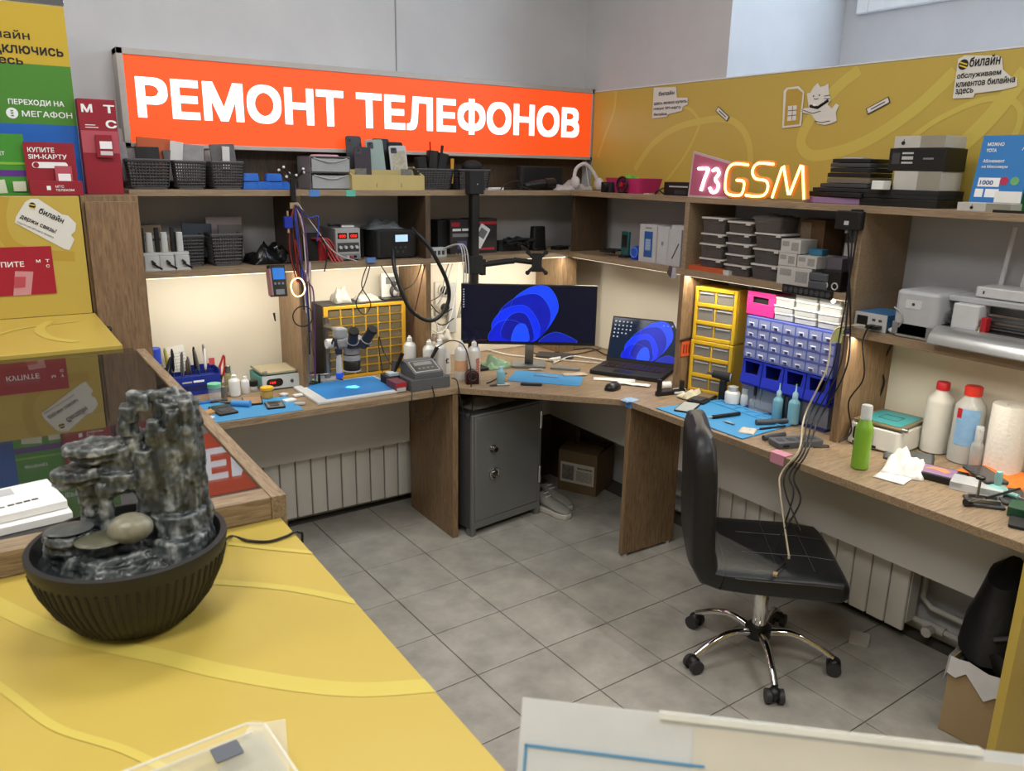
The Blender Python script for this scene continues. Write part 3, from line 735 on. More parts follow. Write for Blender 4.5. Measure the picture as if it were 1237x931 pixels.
# small oddments on the shelf centre
for i, (p, sz, mt, lb) in enumerate((((0.450,1.610), (.07, .03, .008), lgrey, 'flat silver bar lying on the top shelf right of the pole'), ((0.484,1.611), (.09, .03, .012), paper, 'pale flat box lying on the top shelf right of the pole'), ((0.577,1.617), (.06, .05, .010), mblk, 'black flat case lying on the top shelf left of the black speaker'))):
    single('small_case', lb, 'case', MB().rr(0, 0, 0, *sz, .004, 2), mt, (p[0], .40+.02*i, TOP), .3*i)
x0_, zz = 0.640,1.740; x1_, _ = 0.921,1.609
t = thing('speaker', 'black flat-backed speaker on the top shelf below the end of the sign', 'speaker', ((x0_+x1_)/2, .46, TOP))
obj('speaker_body', MB().rr(0, 0, 0, x1_-x0_, .06, zz-TOP, .02, 4, .97), mblk, t, bevel=.004); obj('grille', MB().rr(0, -.031, .012, (x1_-x0_)*.86, .003, (zz-TOP)*.8, .001, 1), M('grille', '#101010', .8), t)
m = MB(); m.rod((0, 0, .022), (.10, 0, .030), .020, .026, 16); m.rod((.10, 0, .030), (.165, .0, .032), .030, .030, 16); m.rod((-.03, 0, .02), (0, 0, .022), .012, .018, 12)
single('flashlight', 'black torch lying in front of the flat speaker on the top shelf', 'flashlight', m, blk, ((0.649,1.619)[0], .37, TOP+.001), .1)
cable('cable', 'loose black cable on the top shelf before the flat speaker', [(.46, .34, TOP+.004), (.50, .36, TOP+.03), (.56, .34, TOP+.045), (.60, .36, TOP+.02), (.64, .33, TOP+.004)], .003, blk)
# cloth and headphones
m = MB()
cxh, _ = 0.968,1.641
cxh = min(cxh, 1.02)
def rumple(w, d, h, seed, n=14, z0=0.0):
    m = MB(); vs = []; fs = []
    for i in range(n+1):
        for j in range(n+1):
            u, v = i/n-.5, j/n-.5; e = max(0, 1-(2*max(abs(u), abs(v)))**3)
            q = mnoise.noise(Vector((u*3.1+seed, v*3.1, seed)))+.5*mnoise.noise(Vector((u*8+seed, v*8, seed+3)))
            vs.append((u*w*(1+.12*q), v*d*(1+.12*mnoise.noise(Vector((u*4, v*4, seed+9)))), z0+h*e*(.55+.75*q)+.001 if e > 0 else z0))
    for i in range(n):
        for j in range(n): a = i*(n+1)+j; fs.append((a, a+n+1, a+n+2, a+1))
    m.add([(x, y, max(z, .0006)) for x, y, z in vs], fs); return m
def crumple(name, label, cat, loc, size, mat, seed=1, rz=0):
    o = single(name, label, cat, rumple(*size, seed), mat, loc, rz)
    s = o.modifiers.new('thick', 'SOLIDIFY'); s.thickness = .0012; s.offset = 1
    return o
crumple('cleaning_cloth', 'white cloth heaped on the top shelf in the corner', 'cloth', (.93, .42, TOP), (.24, .16, .055), M('cloth_white', '#b9b4b2', .9), 4)
t = thing('headphones', 'white headphones lying on the cloth in the shelf corner', 'headphones', (1.0, .34, TOP))
obj('headband', MB().tube(curve_pts([(-.07, .02, .05), (-.05, .03, .11), (0, .02, .135), (.045, 0, .09), (.07, -.02, .03)], 8), .010, 8), M('headphone_white', '#c2c0c0', .4), t)
for s, p in ((1, (-.07, .01, .040)), (2, (.065, -.02, .034))): obj('ear_cup', MB().sphere(p, .034, sx=.6), M('headphone_white', '#c2c0c0', .4), t)

# ------------------------------------------------------------ lower shelf, left wing
cd1 = M('carton_tan', '#a0907a', .8)
box_thing('carton', 'small tan box at the back left of the lower shelf', 'box', (-1.15, .545, LOW), (.12, .07, .165), cd1, prints=((.08, .5, .62, .72, dgrey),))
box_thing('carton', 'wider pale box in front of the tan one, lower shelf left', 'box', (-1.135, .48, LOW), (.14, .05, .13), M('carton_pale', '#a89a86', .8), prints=((.05, .2, .82, .89, dgrey), (.28, .75, .82, .89, dgrey), (.8, .9, .82, .89, dgrey), (.1, .6, .66, .68, mgrey)))
hm = M('holder_white', '#b9bab9', .4)
for i, uu in enumerate(((-1.168,1.332)[0], (-1.113,1.329)[0], (-1.055,1.327)[0])):
    if i == 0:
        t = thing('suction_tool', 'white upright screen holder, left one of three on the lower shelf', 'tool', (uu, .352, LOW), 0, 'white screen holders')
        obj('foot_plate', MB().rr(0, 0, 0, .060, .07, .010, .004, 2), hm, t, bevel=.001)
        obj('bracket', MB().rr(0, -.022, .010, .055, .012, .048, .004, 2), hm, t, bevel=.001)
        obj('grip', MB().rr(0, .005, .058, .060, .04, .012, .006, 2), hm, t, bevel=.001)
        obj('post', MB().rr(0, 0, .070, .026, .020, .078, .008, 4, .92), hm, t, bevel=.002)
        obj('pad', MB().rr(-.024, .012, .055, .016, .02, .11, .004, 2), mblk, t)
        obj('clip', MB().tube([(-.002, -.030, .04), (.004, -.036, .034), (.010, -.030, .028)], .004, 6), blk, t)
        m = MB(); m.T = Matrix.Translation((.005, -.030, .022)) @ Matrix.Rotation(R(35), 4, 'Y'); m.rr(.012, 0, 0, .042, .012, .007, .002, 2); obj('lever', m, blk, t)
        hold = t
    else: dup(hold, 'white upright screen holder, %s one of three on the lower shelf' % ('', 'middle', 'right')[i], (uu, .352, LOW))
crumple('parts_bag', 'glossy black parts bag slumped on the lower shelf by the hanging cables', 'bag', ((-0.671,1.310)[0], .43, LOW), (.20, .14, .10), M('black_bag', '#131315', .22, var=.3), 9)
# multimeter with red probes
t = thing('multimeter', 'black and red multimeter with red probes behind the hanging cables', 'multimeter', ((-0.476,1.326)[0], .45, LOW))
obj('meter_body', MB().rr(0, 0, 0, .10, .05, .12, .01, 3), mblk, t, bevel=.002); obj('holster', MB().rr(.04, -.01, 0, .04, .05, .09, .01, 3), red, t, bevel=.002)
m = MB()
for i in range(4): m.tube(curve_pts([(-.01+.012*i, -.03, .10), (.02+.015*i, -.06, .09), (.05+.014*i, -.09, .02), (.06+.016*i, -.11, -.005)], 5), .004, 6)
obj('probe', m, M('probe_red', '#a8201c', .4), t)
# bench power supply
cx, w, h = fy(LOW, -0.396,1.453, -0.280,1.301)
t = thing('power_supply', 'grey bench power supply with red digits on the lower shelf', 'power supply', (cx, .47, LOW))
obj('case', MB().box(-w/2, w/2, -.11, .11, .006, h), M('psu_grey', '#9b9c9b', .45), t, bevel=.002)
obj('side_case', MB().box(-w/2-.001, -w/2+.001, -.10, .105, .01, h-.004), M('psu_side', '#85878a', .5), t)
m = MB()
for a in (-.045, .045):
    for b in (-.09, .09): m.cyl(a, b, 0, .006, .008)
obj('foot', m, blk, t)
rdig = M('red_digits', '#ff2a1a', .4, emit=1.6); dsp = M('display_dark_red', '#3a0c0c', .2)
for a in (-w*.42, w*.04): patch(t, a, a+w*.38, h*.68, h*.86, -.1102, dsp)
text('000', w*.26, h*.09, rdig, t, (-w*.36, -.1115, h*.72)); text('000', w*.26, h*.09, rdig, t, (w*.10, -.1115, h*.72))
patch(t, -w*.44, w*.44, h*.28, h*.56, -.1102, dgrey)
for a in (-.33, -.12, .12, .33): obj('dial', MB().lathe([(.008, 0), (.007, .012)], n=14), lgrey, t, loc=(a*w, -.110, h*.42), rot=(R(90), 0, 0))
patch(t, -w*.46, w*.46, h*.05, h*.22, -.1102, mgrey)
for a, mm in ((.1, red), (.26, blk), (-.05, lgrey)): obj('terminal', MB().lathe([(.006, 0), (.005, .014)], n=12), mm, t, loc=(a*w, -.110, h*.13), rot=(R(90), 0, 0))
single('adapter', 'white flat adapter lying on the grey power supply', 'adapter', MB().rr(0, 0, 0, .06, .03, .008, .003, 2), white, (cx+.02, .42, LOW+h+.001)); single('test_lead', 'coiled black lead lying on the grey power supply', 'cable', MB().tube(curve_pts([(.03*math.cos(a), .02*math.sin(a), .004+.001*a) for a in [i*.7 for i in range(14)]], 3), .0025, 6), blk, (cx-.04, .42, LOW+h+.001))
cx, w, h = fy(LOW, -0.203,1.439, 0.001,1.299)
t = thing('hot_air_station', 'black hot-air station with a lit blue-white display on the lower shelf', 'soldering station', (cx, .45, LOW))
obj('case', MB().rr(0, 0, .006, w, .20, h-.006, .012, 3), mblk, t, bevel=.003); obj('front_panel', MB().rr(.006, -.1005, .014, w*.86, .003, h*.82, .001, 1), blk, t)
patch(t, -w*.05, w*.26, h*.60, h*.84, -.1026, M('lcd_lit', '#9fc0e8', .3, emit=.9))
for a, b in ((-.05, .4), (.08, .4), (.2, .4), (.0, .25), (.14, .25)): obj('button', MB().lathe([(.006, 0), (.006, .003)], n=10), dgrey, t, loc=(a*w, -.1025, b*h), rot=(R(90), 0, 0))
obj('foot', MB().box(-w*.4, w*.4, -.08, .08, 0, .006), blk, t)
box_thing('carton', 'black box behind the left edge of the hot-air station', 'box', (cx-w*.78, .52, LOW), (.09, .10, .125), mblk)
cr = crumple('parts_bag', 'clear crinkled bag lying on the hot-air station', 'bag', (cx-.03, .45, LOW+h+.001), (.20, .12, .05), M('clear_bag', '#7a7f80', .15, alpha=.4), 5)
# boxes in the middle compartment
cx, w, h = fy(LOW, 0.228,1.476, 0.332,1.303)
bb = M('carton_black', '#272224', .5)
box_thing('carton', 'black box with a red badge left of the monitor pole', 'box', (cx+.01, .47, LOW), (w*1.3, .09, h), bb, prints=((.05, .4, .80, .92, red), (.1, .45, .67, .74, txw), (.5, .95, .67, .74, txw), (.1, .95, .5, .60, mgrey), (.3, .7, .14, .38, M('print_violet', '#494a7a'))))
box_thing('carton', 'narrow black box at the left of the red-badged box', 'box', (cx-w*.8, .50, LOW), (.05, .08, h*.98), mblk)
cx, w, h = fy(LOW, 0.334,1.479, 0.482,1.298)
t = box_thing('carton', 'dark box showing a white tester, right of the monitor pole', 'box', (cx, .46, LOW), (w*1.1, .09, h), bb, prints=((.35, .98, .84, .92, red), (.4, .9, .10, .16, red)))
m = MB(); m.T = Matrix.Translation((-w*.1, -.0462, h*.50)) @ Matrix.Rotation(R(32), 4, 'Y') @ Matrix.Rotation(R(90), 4, 'X'); m.rr(0, 0, 0, w*.42, h*.66, .0008, .006, 3); obj('printed_tester', m, txw, t)
m = MB(); m.T = Matrix.Translation((-w*.04, -.0470, h*.58)) @ Matrix.Rotation(R(32), 4, 'Y') @ Matrix.Rotation(R(90), 4, 'X'); m.rr(0, 0, 0, w*.28, h*.26, .0008, .003, 2); obj('printed_screen', m, mgrey, t)
single('cable_heap', 'dark heap of tool leads on the lower shelf right of the tester box', 'cable', MB().tube(curve_pts([(.11*math.cos(i*1.9)*(.6+.4*math.sin(i)), .05*math.sin(i*2.3), .012+.05*abs(math.sin(i*1.3))) for i in range(22)], 5), .006, 6), mblk, ((0.636,1.323)[0], .44, LOW+.006))
single('game_pad', 'flat black device lying on the lower shelf behind the swinging bracket', 'device', MB().rr(0, 0, 0, .16, .10, .05, .03, 4, .8), mblk, ((0.604,1.324)[0]+.0, .50, LOW))
cx, w, h = fy(LOW, 0.719,1.433, 0.804,1.296)
t = thing('speaker', 'upright black speaker with a rounded top in the dark shelf corner', 'speaker', (cx, .44, LOW)); obj('speaker_body', MB().rr(0, 0, 0, w*1.1, .05, h, .018, 4, .85), blk, t, bevel=.005); obj('foot', MB().rr(0, 0, 0, .09, .07, .012, .02, 3), blk, t)
single('small_case', 'small black case in the dark corner right of the upright speaker', 'case', MB().rr(0, 0, 0, .09, .06, .018, .006, 2), blk, ((0.896,1.300)[0], .42, LOW), .3)

# ============================================================ things on the left bench
DZ = DSK + .0008
def D_(x, y, z=DZ): return (x, y, z)
def mat_poly(name, label, pts, mat, th=.002, z=None, cat='mat'):
    cx = sum(p[0] for p in pts)/len(pts); cy = sum(p[1] for p in pts)/len(pts)
    return single(name, label, cat, MB().prism([(x-cx, y-cy) for x, y in pts], 0, th), mat, (cx, cy, DZ if z is None else z), bevel=.0006)
mat_poly('work_mat', 'blue mat on the left bench under the opened phones', [(-1.10, .008), (-.700, .008), (-.695, .235), (-1.10, .30)], matblue)
MZ = DZ+.0022
# blue tool organizer
t = thing('tool_organizer', 'deep blue tool organizer packed with upright tools beside the tall cabinet', 'organizer', (-1.055, .50, DZ))
ob = M('organizer_blue', '#1c2f8c', .4)
m = MB(); m.box(-.14, .14, -.05, -.045, 0, .085); m.box(-.14, .14, .075, .08, 0, .105); m.box(-.14, -.135, -.045, .075, 0, .09); m.box(.135, .14, -.045, .075, 0, .105); m.box(-.135, .135, -.045, .075, 0, .004)
m.box(-.135, .135, -.005, 0, .004, .08); m.box(-.135, .135, .035, .04, .004, .09)
obj('organizer_body', m, ob, t, bevel=.001)
m = MB()
for i in range(12): m.box(-.125+.0225*i, -.122+.0225*i, -.045, .035, .06, .066)
obj('slot_bar', m, ob, t); patch(t, -.12, .12, .02, .045, -.0502, M('organizer_dark', '#16205c'))
patch(t, -.02, .02, .056, .063, -.0506, lgrey); patch(t, .026, .07, .056, .065, -.0506, txw)
tcol = [('black', mblk), ('steel', steel), ('dark blue', M('tool_navy', '#202b55')), ('yellow-green', M('tool_olive', '#8a8a35')), ('black and steel', blk), ('steel', steel), ('grey', mgrey), ('brown', M('tool_brown', '#6a5038')), ('steel', steel), ('black', blk), ('steel', steel), ('white', white), ('steel', steel)]
side_ = ['far left', 'left', 'left of the card', 'left of the card, taller', 'in front of the card', 'right of the card', 'middle', 'middle, shorter', 'right of middle', 'right', 'right, slanted', 'beside the red tag', 'far right']
for i, (cn, mt) in enumerate(tcol):
    h_ = (.175, .135, .17, .20, .19, .18, .15, .135, .155, .19, .185, .18, .195)[i]; tl = (22, 4, 16, -3, 1, 6, 0, 3, -5, 0, -7, 2, -4)[i]
    t2 = thing('hand_tool', '%s tool upright in the blue organizer, %s' % (cn, side_[i]), 'tool', (-1.168+.0185*i, .50+.05*((i*37 % 5)/5-.3), DZ+.008), 0, 'tools in the blue organizer'); t2.rotation_euler = (R(-4), R(tl), 0)
    obj('shaft', MB().rod((0, 0, 0), (0, 0, h_*.5), .0022), steel, t2); obj('handle', MB().lathe([(.0035, h_*.48), (.006, h_*.55), (.006, h_*.93), (.003, h_)], n=10), mt, t2)
t2 = thing('size_card', 'white paper card with a grid of lines standing among the tools', 'card', ((-1.056,0.918)[0], .535, DZ+.05)); t2.rotation_euler = (R(-8), R(-6), 0)
obj('card_sheet', MB().box(-.035, .035, 0, .001, 0, .155), paper, t2)
m = MB()
for i in range(9): m.box(-.033, .033, -.0006, 0, .01+.014*i, .011+.014*i)
m.box(-.012, -.011, -.0006, 0, .01, .13); m.box(.012, .013, -.0006, 0, .01, .13); obj('ruled_line', m, mgrey, t2)
t2 = thing('hand_tool', 'red handled pliers at the right end of the blue organizer', 'pliers', (-.905, .50, DZ+.03)); t2.rotation_euler = (0, R(10), 0)
obj('handle', MB().tube([(-.008, 0, .03), (-.012, 0, .07), (.0, 0, .125)], .0065, 8, .004), red, t2); obj('handle', MB().tube([(.008, 0, .03), (.010, 0, .07), (.004, 0, .12)], .006, 8, .004), red, t2); obj('jaw', MB().rod((0, 0, -.02), (0, 0, .035), .004, .008), steel, t2)
t2 = single('tag', 'small red paper tag hanging on a tool in the blue organizer', 'tag', MB().box(-.012, .012, -.001, 0, -.03, 0), M('tag_red', '#b5464b', .6), (-.945, .46, DZ+.155))
bottle('spray_bottle', 'clear bottle with a square blue cap beside the tall cabinet', ((-1.176,0.906)[0], .45, DZ), .024, .225, frost, M('cap_blue', '#2440a8'), neck=1.0, cap=.30)
bottle('oil_bottle', 'small amber-green bottle with a wire pump top, left bench', (-0.882,0.453, DZ), .018, .115, M('olive_glass', '#8d8a4c', .15, alpha=.6), steel, neck=.6, cap=.28)
bottle('dropper_bottle', 'larger white dropper bottle on the left bench', (-0.882,0.360, DZ), .024, .108, white, white, nozzle=True, cap=.24)
bottle('dropper_bottle', 'smaller white dropper bottle right of the larger one', (-0.831,0.377, DZ), .018, .090, white, white, nozzle=True, cap=.26)
bottle('jar', 'small clear jar with a mint green lid', (-0.968,0.349, DZ), .026, .070, clear, M('lid_mint', '#6fb798'), neck=.95, cap=.28, cat='jar', shoulder=.04)
bottle('jar', 'small brushed metal cup next to the mint-lidded jar', (-0.928,0.356, DZ), .014, .050, steel, steel, neck=.95, cap=.1, cat='jar', shoulder=.02)
bottle('jar', 'small jar with a black lid beside the white dropper bottles', (-0.792,0.386, DZ), .017, .050, clear, blk, neck=.95, cap=.45, cat='jar', shoulder=.02)
bottle('jar', 'low clear jar with a yellow lid before the teal heater', (-0.774,0.253, MZ), .024, .048, M('jar_amber', '#c2a04a', .2, alpha=.6), M('lid_yellow', '#d8a62a'), neck=1.0, cap=.24, cat='jar', shoulder=.02)
bottle('jar', 'tiny green-lidded jar behind the microscope pad', (-0.515,0.375, DZ), .014, .022, clear, M('lid_green', '#6fae8c'), neck=1.0, cap=.4, cat='jar', shoulder=.02)
# teal preheater
teal = M('teal_enamel', '#3f8f8b', .4)
t = thing('screen_heater', 'teal and grey screen heater with red digits on the left bench', 'heater', (-.676, .46, DZ))
obj('case', MB().prism([(-.085, -.09), (.085, -.09), (.085, .095), (-.085, .095)], .006, .060, [(-.085, -.086), (.085, -.086), (.085, .095), (-.085, .095)]), teal, t, bevel=.003)
obj('front_panel', MB().rr(0, -.0915, .004, .168, .006, .062, .002, 2), M('heater_front', '#8f9596', .4), t, bevel=.002)
m = MB(); m.T = Matrix.Translation((-.028, -.0948, .034)) @ Matrix.Rotation(R(90), 4, 'X'); m.rr(0, 0, 0, .074, .036, .001, .017, 6); obj('display_window', m, M('heater_window', '#26181b', .2), t)
text('188', .026, .010, rdig, t, (-.050, -.0964, .030)); obj('dial', MB().lathe([(.008, 0), (.006, .006)], n=14), dgrey, t, loc=(.05, -.0945, .034), rot=(R(90), 0, 0))
obj('heating_plate', MB().box(-.072, .078, -.07, .092, .066, .076), M('plate_beige', '#b3a98e', .5), t, bevel=.001); m = MB(); m.rod((-.078, -.075, .074), (-.078, .09, .074), .005); m.rod((.083, -.075, .074), (.083, .09, .074), .005); obj('guide_rod', m, steel, t)
m = MB(); [m.rod((-.075+.006*i, -.083, .060), (-.075+.006*i, -.083, .088), .002) for i in range(4)]; obj('clip', m, steel, t); obj('foot', MB().box(-.07, .07, -.08, .08, 0, .006), blk, t)
# opened phones on the mat
def phone_open(label, p, w, d, rz, mat, inner, parts=True):
    t = thing('opened_phone', label, 'phone', (*p, MZ), rz)
    obj('casing', MB().rr(0, 0, 0, w, d, .008, .008), mat, t, bevel=.001); obj('inner_plate', MB().rr(0, 0, .008, w*.88, d*.92, .0006, .005), inner, t)
    if parts:
        obj('battery', MB().rr(-w*.05, -d*.12, .0086, w*.5, d*.42, .002, .003), dgrey, t); obj('main_board', MB().rr(0, d*.28, .0086, w*.7, d*.26, .002, .002), M('board_dark', '#2c3a33', .4, var=.6, scale=200), t)
    return t
phone_open('opened black phone with grey windows at the left end of the blue mat', (-0.985,0.149), .078, .135, R(6), blk, dgrey)
phone_open('copper-backed phone with a dark strip on the blue mat', (-0.847,0.222), .080, .115, R(-12), blk, M('copper_plate', '#a98868', .35, .3), False)
phone_open('opened phone with grey screen plate on the right of the blue mat', (-0.785,0.116), .074, .095, R(-8), blk, mgrey)
m = MB(); m.rr(0, 0, 0, .09, .05, .008, .004); single('frame_part', 'orange and white phone frame at the mat corner by the wooden rim', 'phone part', m, M('frame_copper', '#b28752', .4), (*(-1.044,0.144), MZ), .4)
t = thing('foam_pen', 'fat blue foam-handled pen lying on the blue mat', 'tool', (*(-0.920,0.193), MZ+.012), R(-42)); obj('grip', MB().rod((-.02, 0, 0), (.06, 0, 0), .013, .014, 14), M('foam_blue', '#4a8fd0', .7), t); obj('shaft', MB().rod((-.075, 0, 0), (-.02, 0, 0), .003, .009), steel, t)
for i, (p, w, d, rz, mt, lb) in enumerate((((-0.709,0.157), .05, .035, .2, paper, 'white adapter board right of the opened phones'), ((-0.689,0.088), .045, .02, -.4, lgrey, 'grey connector board near the microscope pad corner'), ((-0.701,0.256), .03, .03, .5, pk2, 'pale square part in front of the teal heater'), ((-0.653,0.214), .04, .025, .1, white, 'white clip part left of the microscope pad'), ((-1.055,0.061), .035, .02, .9, white, 'white earphone case piece near the counter rim'), ((-0.966,0.290), .07, .015, .1, dgrey, 'dark cutter lying behind the black opened phone'), ((-1.028,0.297), .09, .02, .05, M('knife_blue', '#2d6fb4'), 'blue craft knife lying at the back left of the mat'))):
    single('small_part', lb, 'part', MB().rr(0, 0, 0, w, d, .008, .003, 2), mt, (*p, MZ), rz, bevel=.001)
# microscope pad
t = thing('microscope_pad', 'white framed blue pad glowing under the microscope', 'work pad', (-.430, .197, DZ), R(1))
obj('pad_frame', MB().rr(0, 0, 0, .395, .30, .012, .006, 3), M('pad_white', '#c4c6c6', .5), t, bevel=.002)
obj('pad_surface', MB().rr(.018, .006, .0121, .335, .262, .0015, .004, 2), M('pad_blue', '#2f7dc2', .5, var=.03), t)
# microscope
t = thing('microscope', 'grey stereo microscope with black eyepieces above the glowing blue pad', 'microscope', (0, 0, 0))
gm_ = M('microscope_grey', '#9a9c9f', .35); nav = M('microscope_navy', '#20273f', .35); Y0 = .20
def P2(x, z, y=Y0): return (x, y, z)
hx, hz = -0.415,0.945
m = MB(); m.lathe([(.038, -.055), (.038, -.035), (.034, -.03), (.036, -.028), (.036, -.012), (.046, .012), (.052, .03), (.050, .045), (.04, .052)], hx+.01, Y0, 24, hz)
obj('optical_head', m, gm_, t, bevel=.001)
obj('head_band', MB().lathe([(.0368, -.030), (.0368, -.026)], hx+.01, Y0, 24, hz), blk, t)
obj('ring_lamp', MB().lathe([(.030, -.100), (.038, -.098), (.038, -.062), (.034, -.056)], hx+.01, Y0, 24, hz), blk, t)
m = MB(); m.lathe([(.040, -.104), (.040, -.100)], hx+.01, Y0, 24, hz); obj('lamp_ring', m, lgrey, t)
m = MB(); m.box(hx-.062, hx-.012, Y0-.02, Y0+.04, hz+.045, hz+.092); m.prism([(hx-.06, Y0-.03), (hx+.03, Y0-.03), (hx+.03, Y0+.03), (hx-.06, Y0+.03)], hz+.01, hz+.046); obj('focus_block', m, gm_, t, bevel=.008, seg=3)
for s in (0, 1):
    b = (hx+.002+.055*s, Y0-.035, hz+.022); e = (b[0]-.012+.030*s, b[1]-.045, b[2]+.062)
    obj('eyepiece', MB().rod(b, e, .024, .021, 20), nav, t); d_ = Vector(e)-Vector(b); d_.normalize(); e2 = tuple(Vector(e)+d_*.012); obj('eyecup', MB().rod(e, e2, .024, .022, 20), mblk, t)
    q0 = tuple(Vector(b)+d_*.018); q1 = tuple(Vector(b)+d_*.022); obj('silver_ring', MB().rod(q0, q1, .0255, .0255, 20), lgrey, t)
obj('prism_housing', MB().rr(hx+.028, Y0-.03, hz+.005, .105, .055, .035, .02, 4, .9), nav, t, bevel=.004)
obj('focus_knob', MB().rod((hx-.105, Y0, hz+.028), (hx-.078, Y0, hz+.028), .021, .021, 20), white, t); obj('focus_knob', MB().rod((hx-.078, Y0, hz+.028), (hx-.055, Y0, hz+.028), .017, .017, 16), nav, t)
obj('zoom_knob', MB().rod((hx+.058, Y0, hz+.0), (hx+.078, Y0, hz-.002), .012, .012, 16), nav, t)
m = MB(); m.rod((hx-.035, Y0+.01, hz+.07), (hx-.035, .385, hz+.07), .012, .012, 14); m.rod((hx-.035, .385, DZ+.02), (hx-.035, .385, hz+.11), .013, .013, 14); obj('stand_post', m, steel, t)
obj('stand_foot', MB().rr(hx-.035, .385, DZ, .10, .10, .02, .01), gm_, t)
# its work light: a real small lamp in the ring
l = bpy.data.lights.new('microscope_light', 'SPOT'); l.energy = 2.2; l.color = (.75, .9, 1); l.spot_size = R(42); l.spot_blend = .35; l.shadow_soft_size = .01
lo = bpy.data.objects.new('microscope_light', l); COL.objects.link(lo); lo.location = (hx+.01, Y0, hz-.107)
# uv lamp hanging by the head
ux_, uz_ = -0.488,0.861
t = thing('curing_lamp', 'small white lamp with a blue tip hanging left of the microscope head', 'lamp', (ux_, .14, uz_))
obj('lamp_body', MB().lathe([(.012, -.01), (.014, .0), (.012, .05), (.009, .075)], n=16), M('lamp_silver', '#b7bcc4', .3), t); obj('lamp_tip', MB().lathe([(.009, -.032), (.016, -.028), (.017, -.010), (.013, -.006)], n=16), M('lamp_blue', '#1747b8', .25, emit=.5), t)
obj('lens_ring', MB().tube([(.014*math.cos(a), .014*math.sin(a), -.036-.004*math.cos(a)) for a in [i*PI/6 for i in range(12)]], .002, 6, closed=True), nav, t); obj('clamp', MB().rr(0, 0, .075, .028, .022, .024, .004), nav, t)
obj('gooseneck', MB().tube(curve_pts([(0, 0, .095), (-.01, .02, .14), (-.015, .05, .10)], 6), .004, 8), blk, t)
# upright rail with small tools
rx, ry = -0.561,0.368
t = thing('upright_rail', 'thin perforated steel rail standing before the first shelf support', 'rail', (rx, ry-.03, DZ))
obj('rail', MB().rr(0, 0, 0, .018, .010, .34, .001, 1), steel, t)
m = MB()
for i in range(3): m.rod((0, -.006, .26+.02*i), (0, -.0045, .26+.02*i), .004)
obj('hole', m, blk, t)
single('tweezers', 'pair of steel tweezers hanging on the steel rail', 'tweezers', MB().tube([(0, 0, 0), (.006, -.002, -.05), (.014, -.002, -.11)], .004, 6, .001).tube([(0, 0, 0), (-.002, -.002, -.05), (.006, -.002, -.115)], .004, 6, .001), steel, (rx+.02, ry-.04, DZ+.26))
t = thing('helping_hand', 'small black stand with a long bare metal arm beside the rail', 'stand', (-0.509,0.338, DZ)); obj('post', MB().cyl(0, 0, .004, .055, .006), blk, t); obj('foot', MB().cyl(0, 0, 0, .006, .022), blk, t); obj('arm', MB().rod((-.06, 0, .055), (.06, 0, .05), .0028), steel, t); obj('spool', MB().tube([(-.03+.02*math.cos(a), .02*math.sin(a), .018) for a in [i*PI/6 for i in range(12)]], .003, 6, closed=True), blk, t)

# 48-drawer yellow cabinet
t = thing('parts_cabinet', 'yellow fronted parts cabinet with rows of small clear drawers behind the microscope', 'parts cabinet', (-.243, .406, DZ))
Wc, Hc = .412, .345; yc = M('cabinet_yellow', '#d7a32b', .45, var=.03)
obj('case', MB().box(-Wc/2-.003, Wc/2+.003, .012, .155, 0, Hc+.006), M('cabinet_black', '#2d2c2a', .55), t, bevel=.002)
m = MB(); nx, nz = 6, 8; fx, fz = .020, .014; pw = (Wc-2*fx)/nx; phh = (Hc-2*fz)/nz
m.box(-Wc/2, -Wc/2+fx, 0, .014, 0, Hc); m.box(Wc/2-fx, Wc/2, 0, .014, 0, Hc); m.box(-Wc/2+fx, Wc/2-fx, 0, .014, 0, fz); m.box(-Wc/2+fx, Wc/2-fx, 0, .014, Hc-fz, Hc)
for i in range(1, nx): m.box(-Wc/2+fx+pw*i-.003, -Wc/2+fx+pw*i+.003, .001, .013, fz, Hc-fz)
for j in range(1, nz): m.box(-Wc/2+fx, Wc/2-fx, .0015, .0125, fz+phh*j-.0035, fz+phh*j+.0035)
obj('front_grid', m, yc, t, bevel=.0012)
dm = MB(); dm.box(-pw/2+.004, pw/2-.004, -.001, .0015, .0045, phh-.0045); dm.box(-pw/2+.008, pw/2-.008, -.005, -.001, .006, .0085)
dcl = M('drawer_window', '#7f7358', .25, alpha=.75, var=.2, scale=12)
d0 = None
for j in range(nz):
    for i in range(nx):
        loc = (-Wc/2+fx+pw*(i+.5), .004, fz+phh*j)
        if d0 is None: d0 = obj('drawer', dm, dcl, t, loc=loc)
        else: o = d0.copy(); COL.objects.link(o); o.parent = t; o.location = loc
crumple('parts_bag', 'crumpled clear bag at the left on the yellow parts cabinet', 'bag', ((-0.335,1.106)[0], .48, DZ+Hc+.007), (.08, .09, .085), M('clear_bag2', '#c9c6be', .25, alpha=.6), 21)
crumple('parts_bag', 'low clear bag in the middle on the yellow parts cabinet', 'bag', ((-0.205,1.104)[0], .48, DZ+Hc+.007), (.11, .09, .045), M('clear_bag2'), 25)
bx_, _ = -0.061,1.096
t = box_thing('photo_card', 'white card with a dark picture on the yellow parts cabinet', 'card', (bx_, .53, DZ+Hc+.007), (.09, .012, .115), paper, prints=((.25, .8, .55, .85, mgrey),))
t = thing('figurine', 'small dark grey bird-like ornament before the white card', 'ornament', (bx_+.005, .49, DZ+Hc+.007)); obj('ornament_body', MB().sphere((0, 0, .03), .022, sz=1.35), dgrey, t); obj('ornament_head', MB().sphere((0, 0, .068), .014), dgrey, t); obj('belly', MB().sphere((0, -.008, .028), .016, sz=1.4), lgrey, t); obj('tray', MB().rr(0, 0, 0, .08, .03, .004, .004), blk, t)
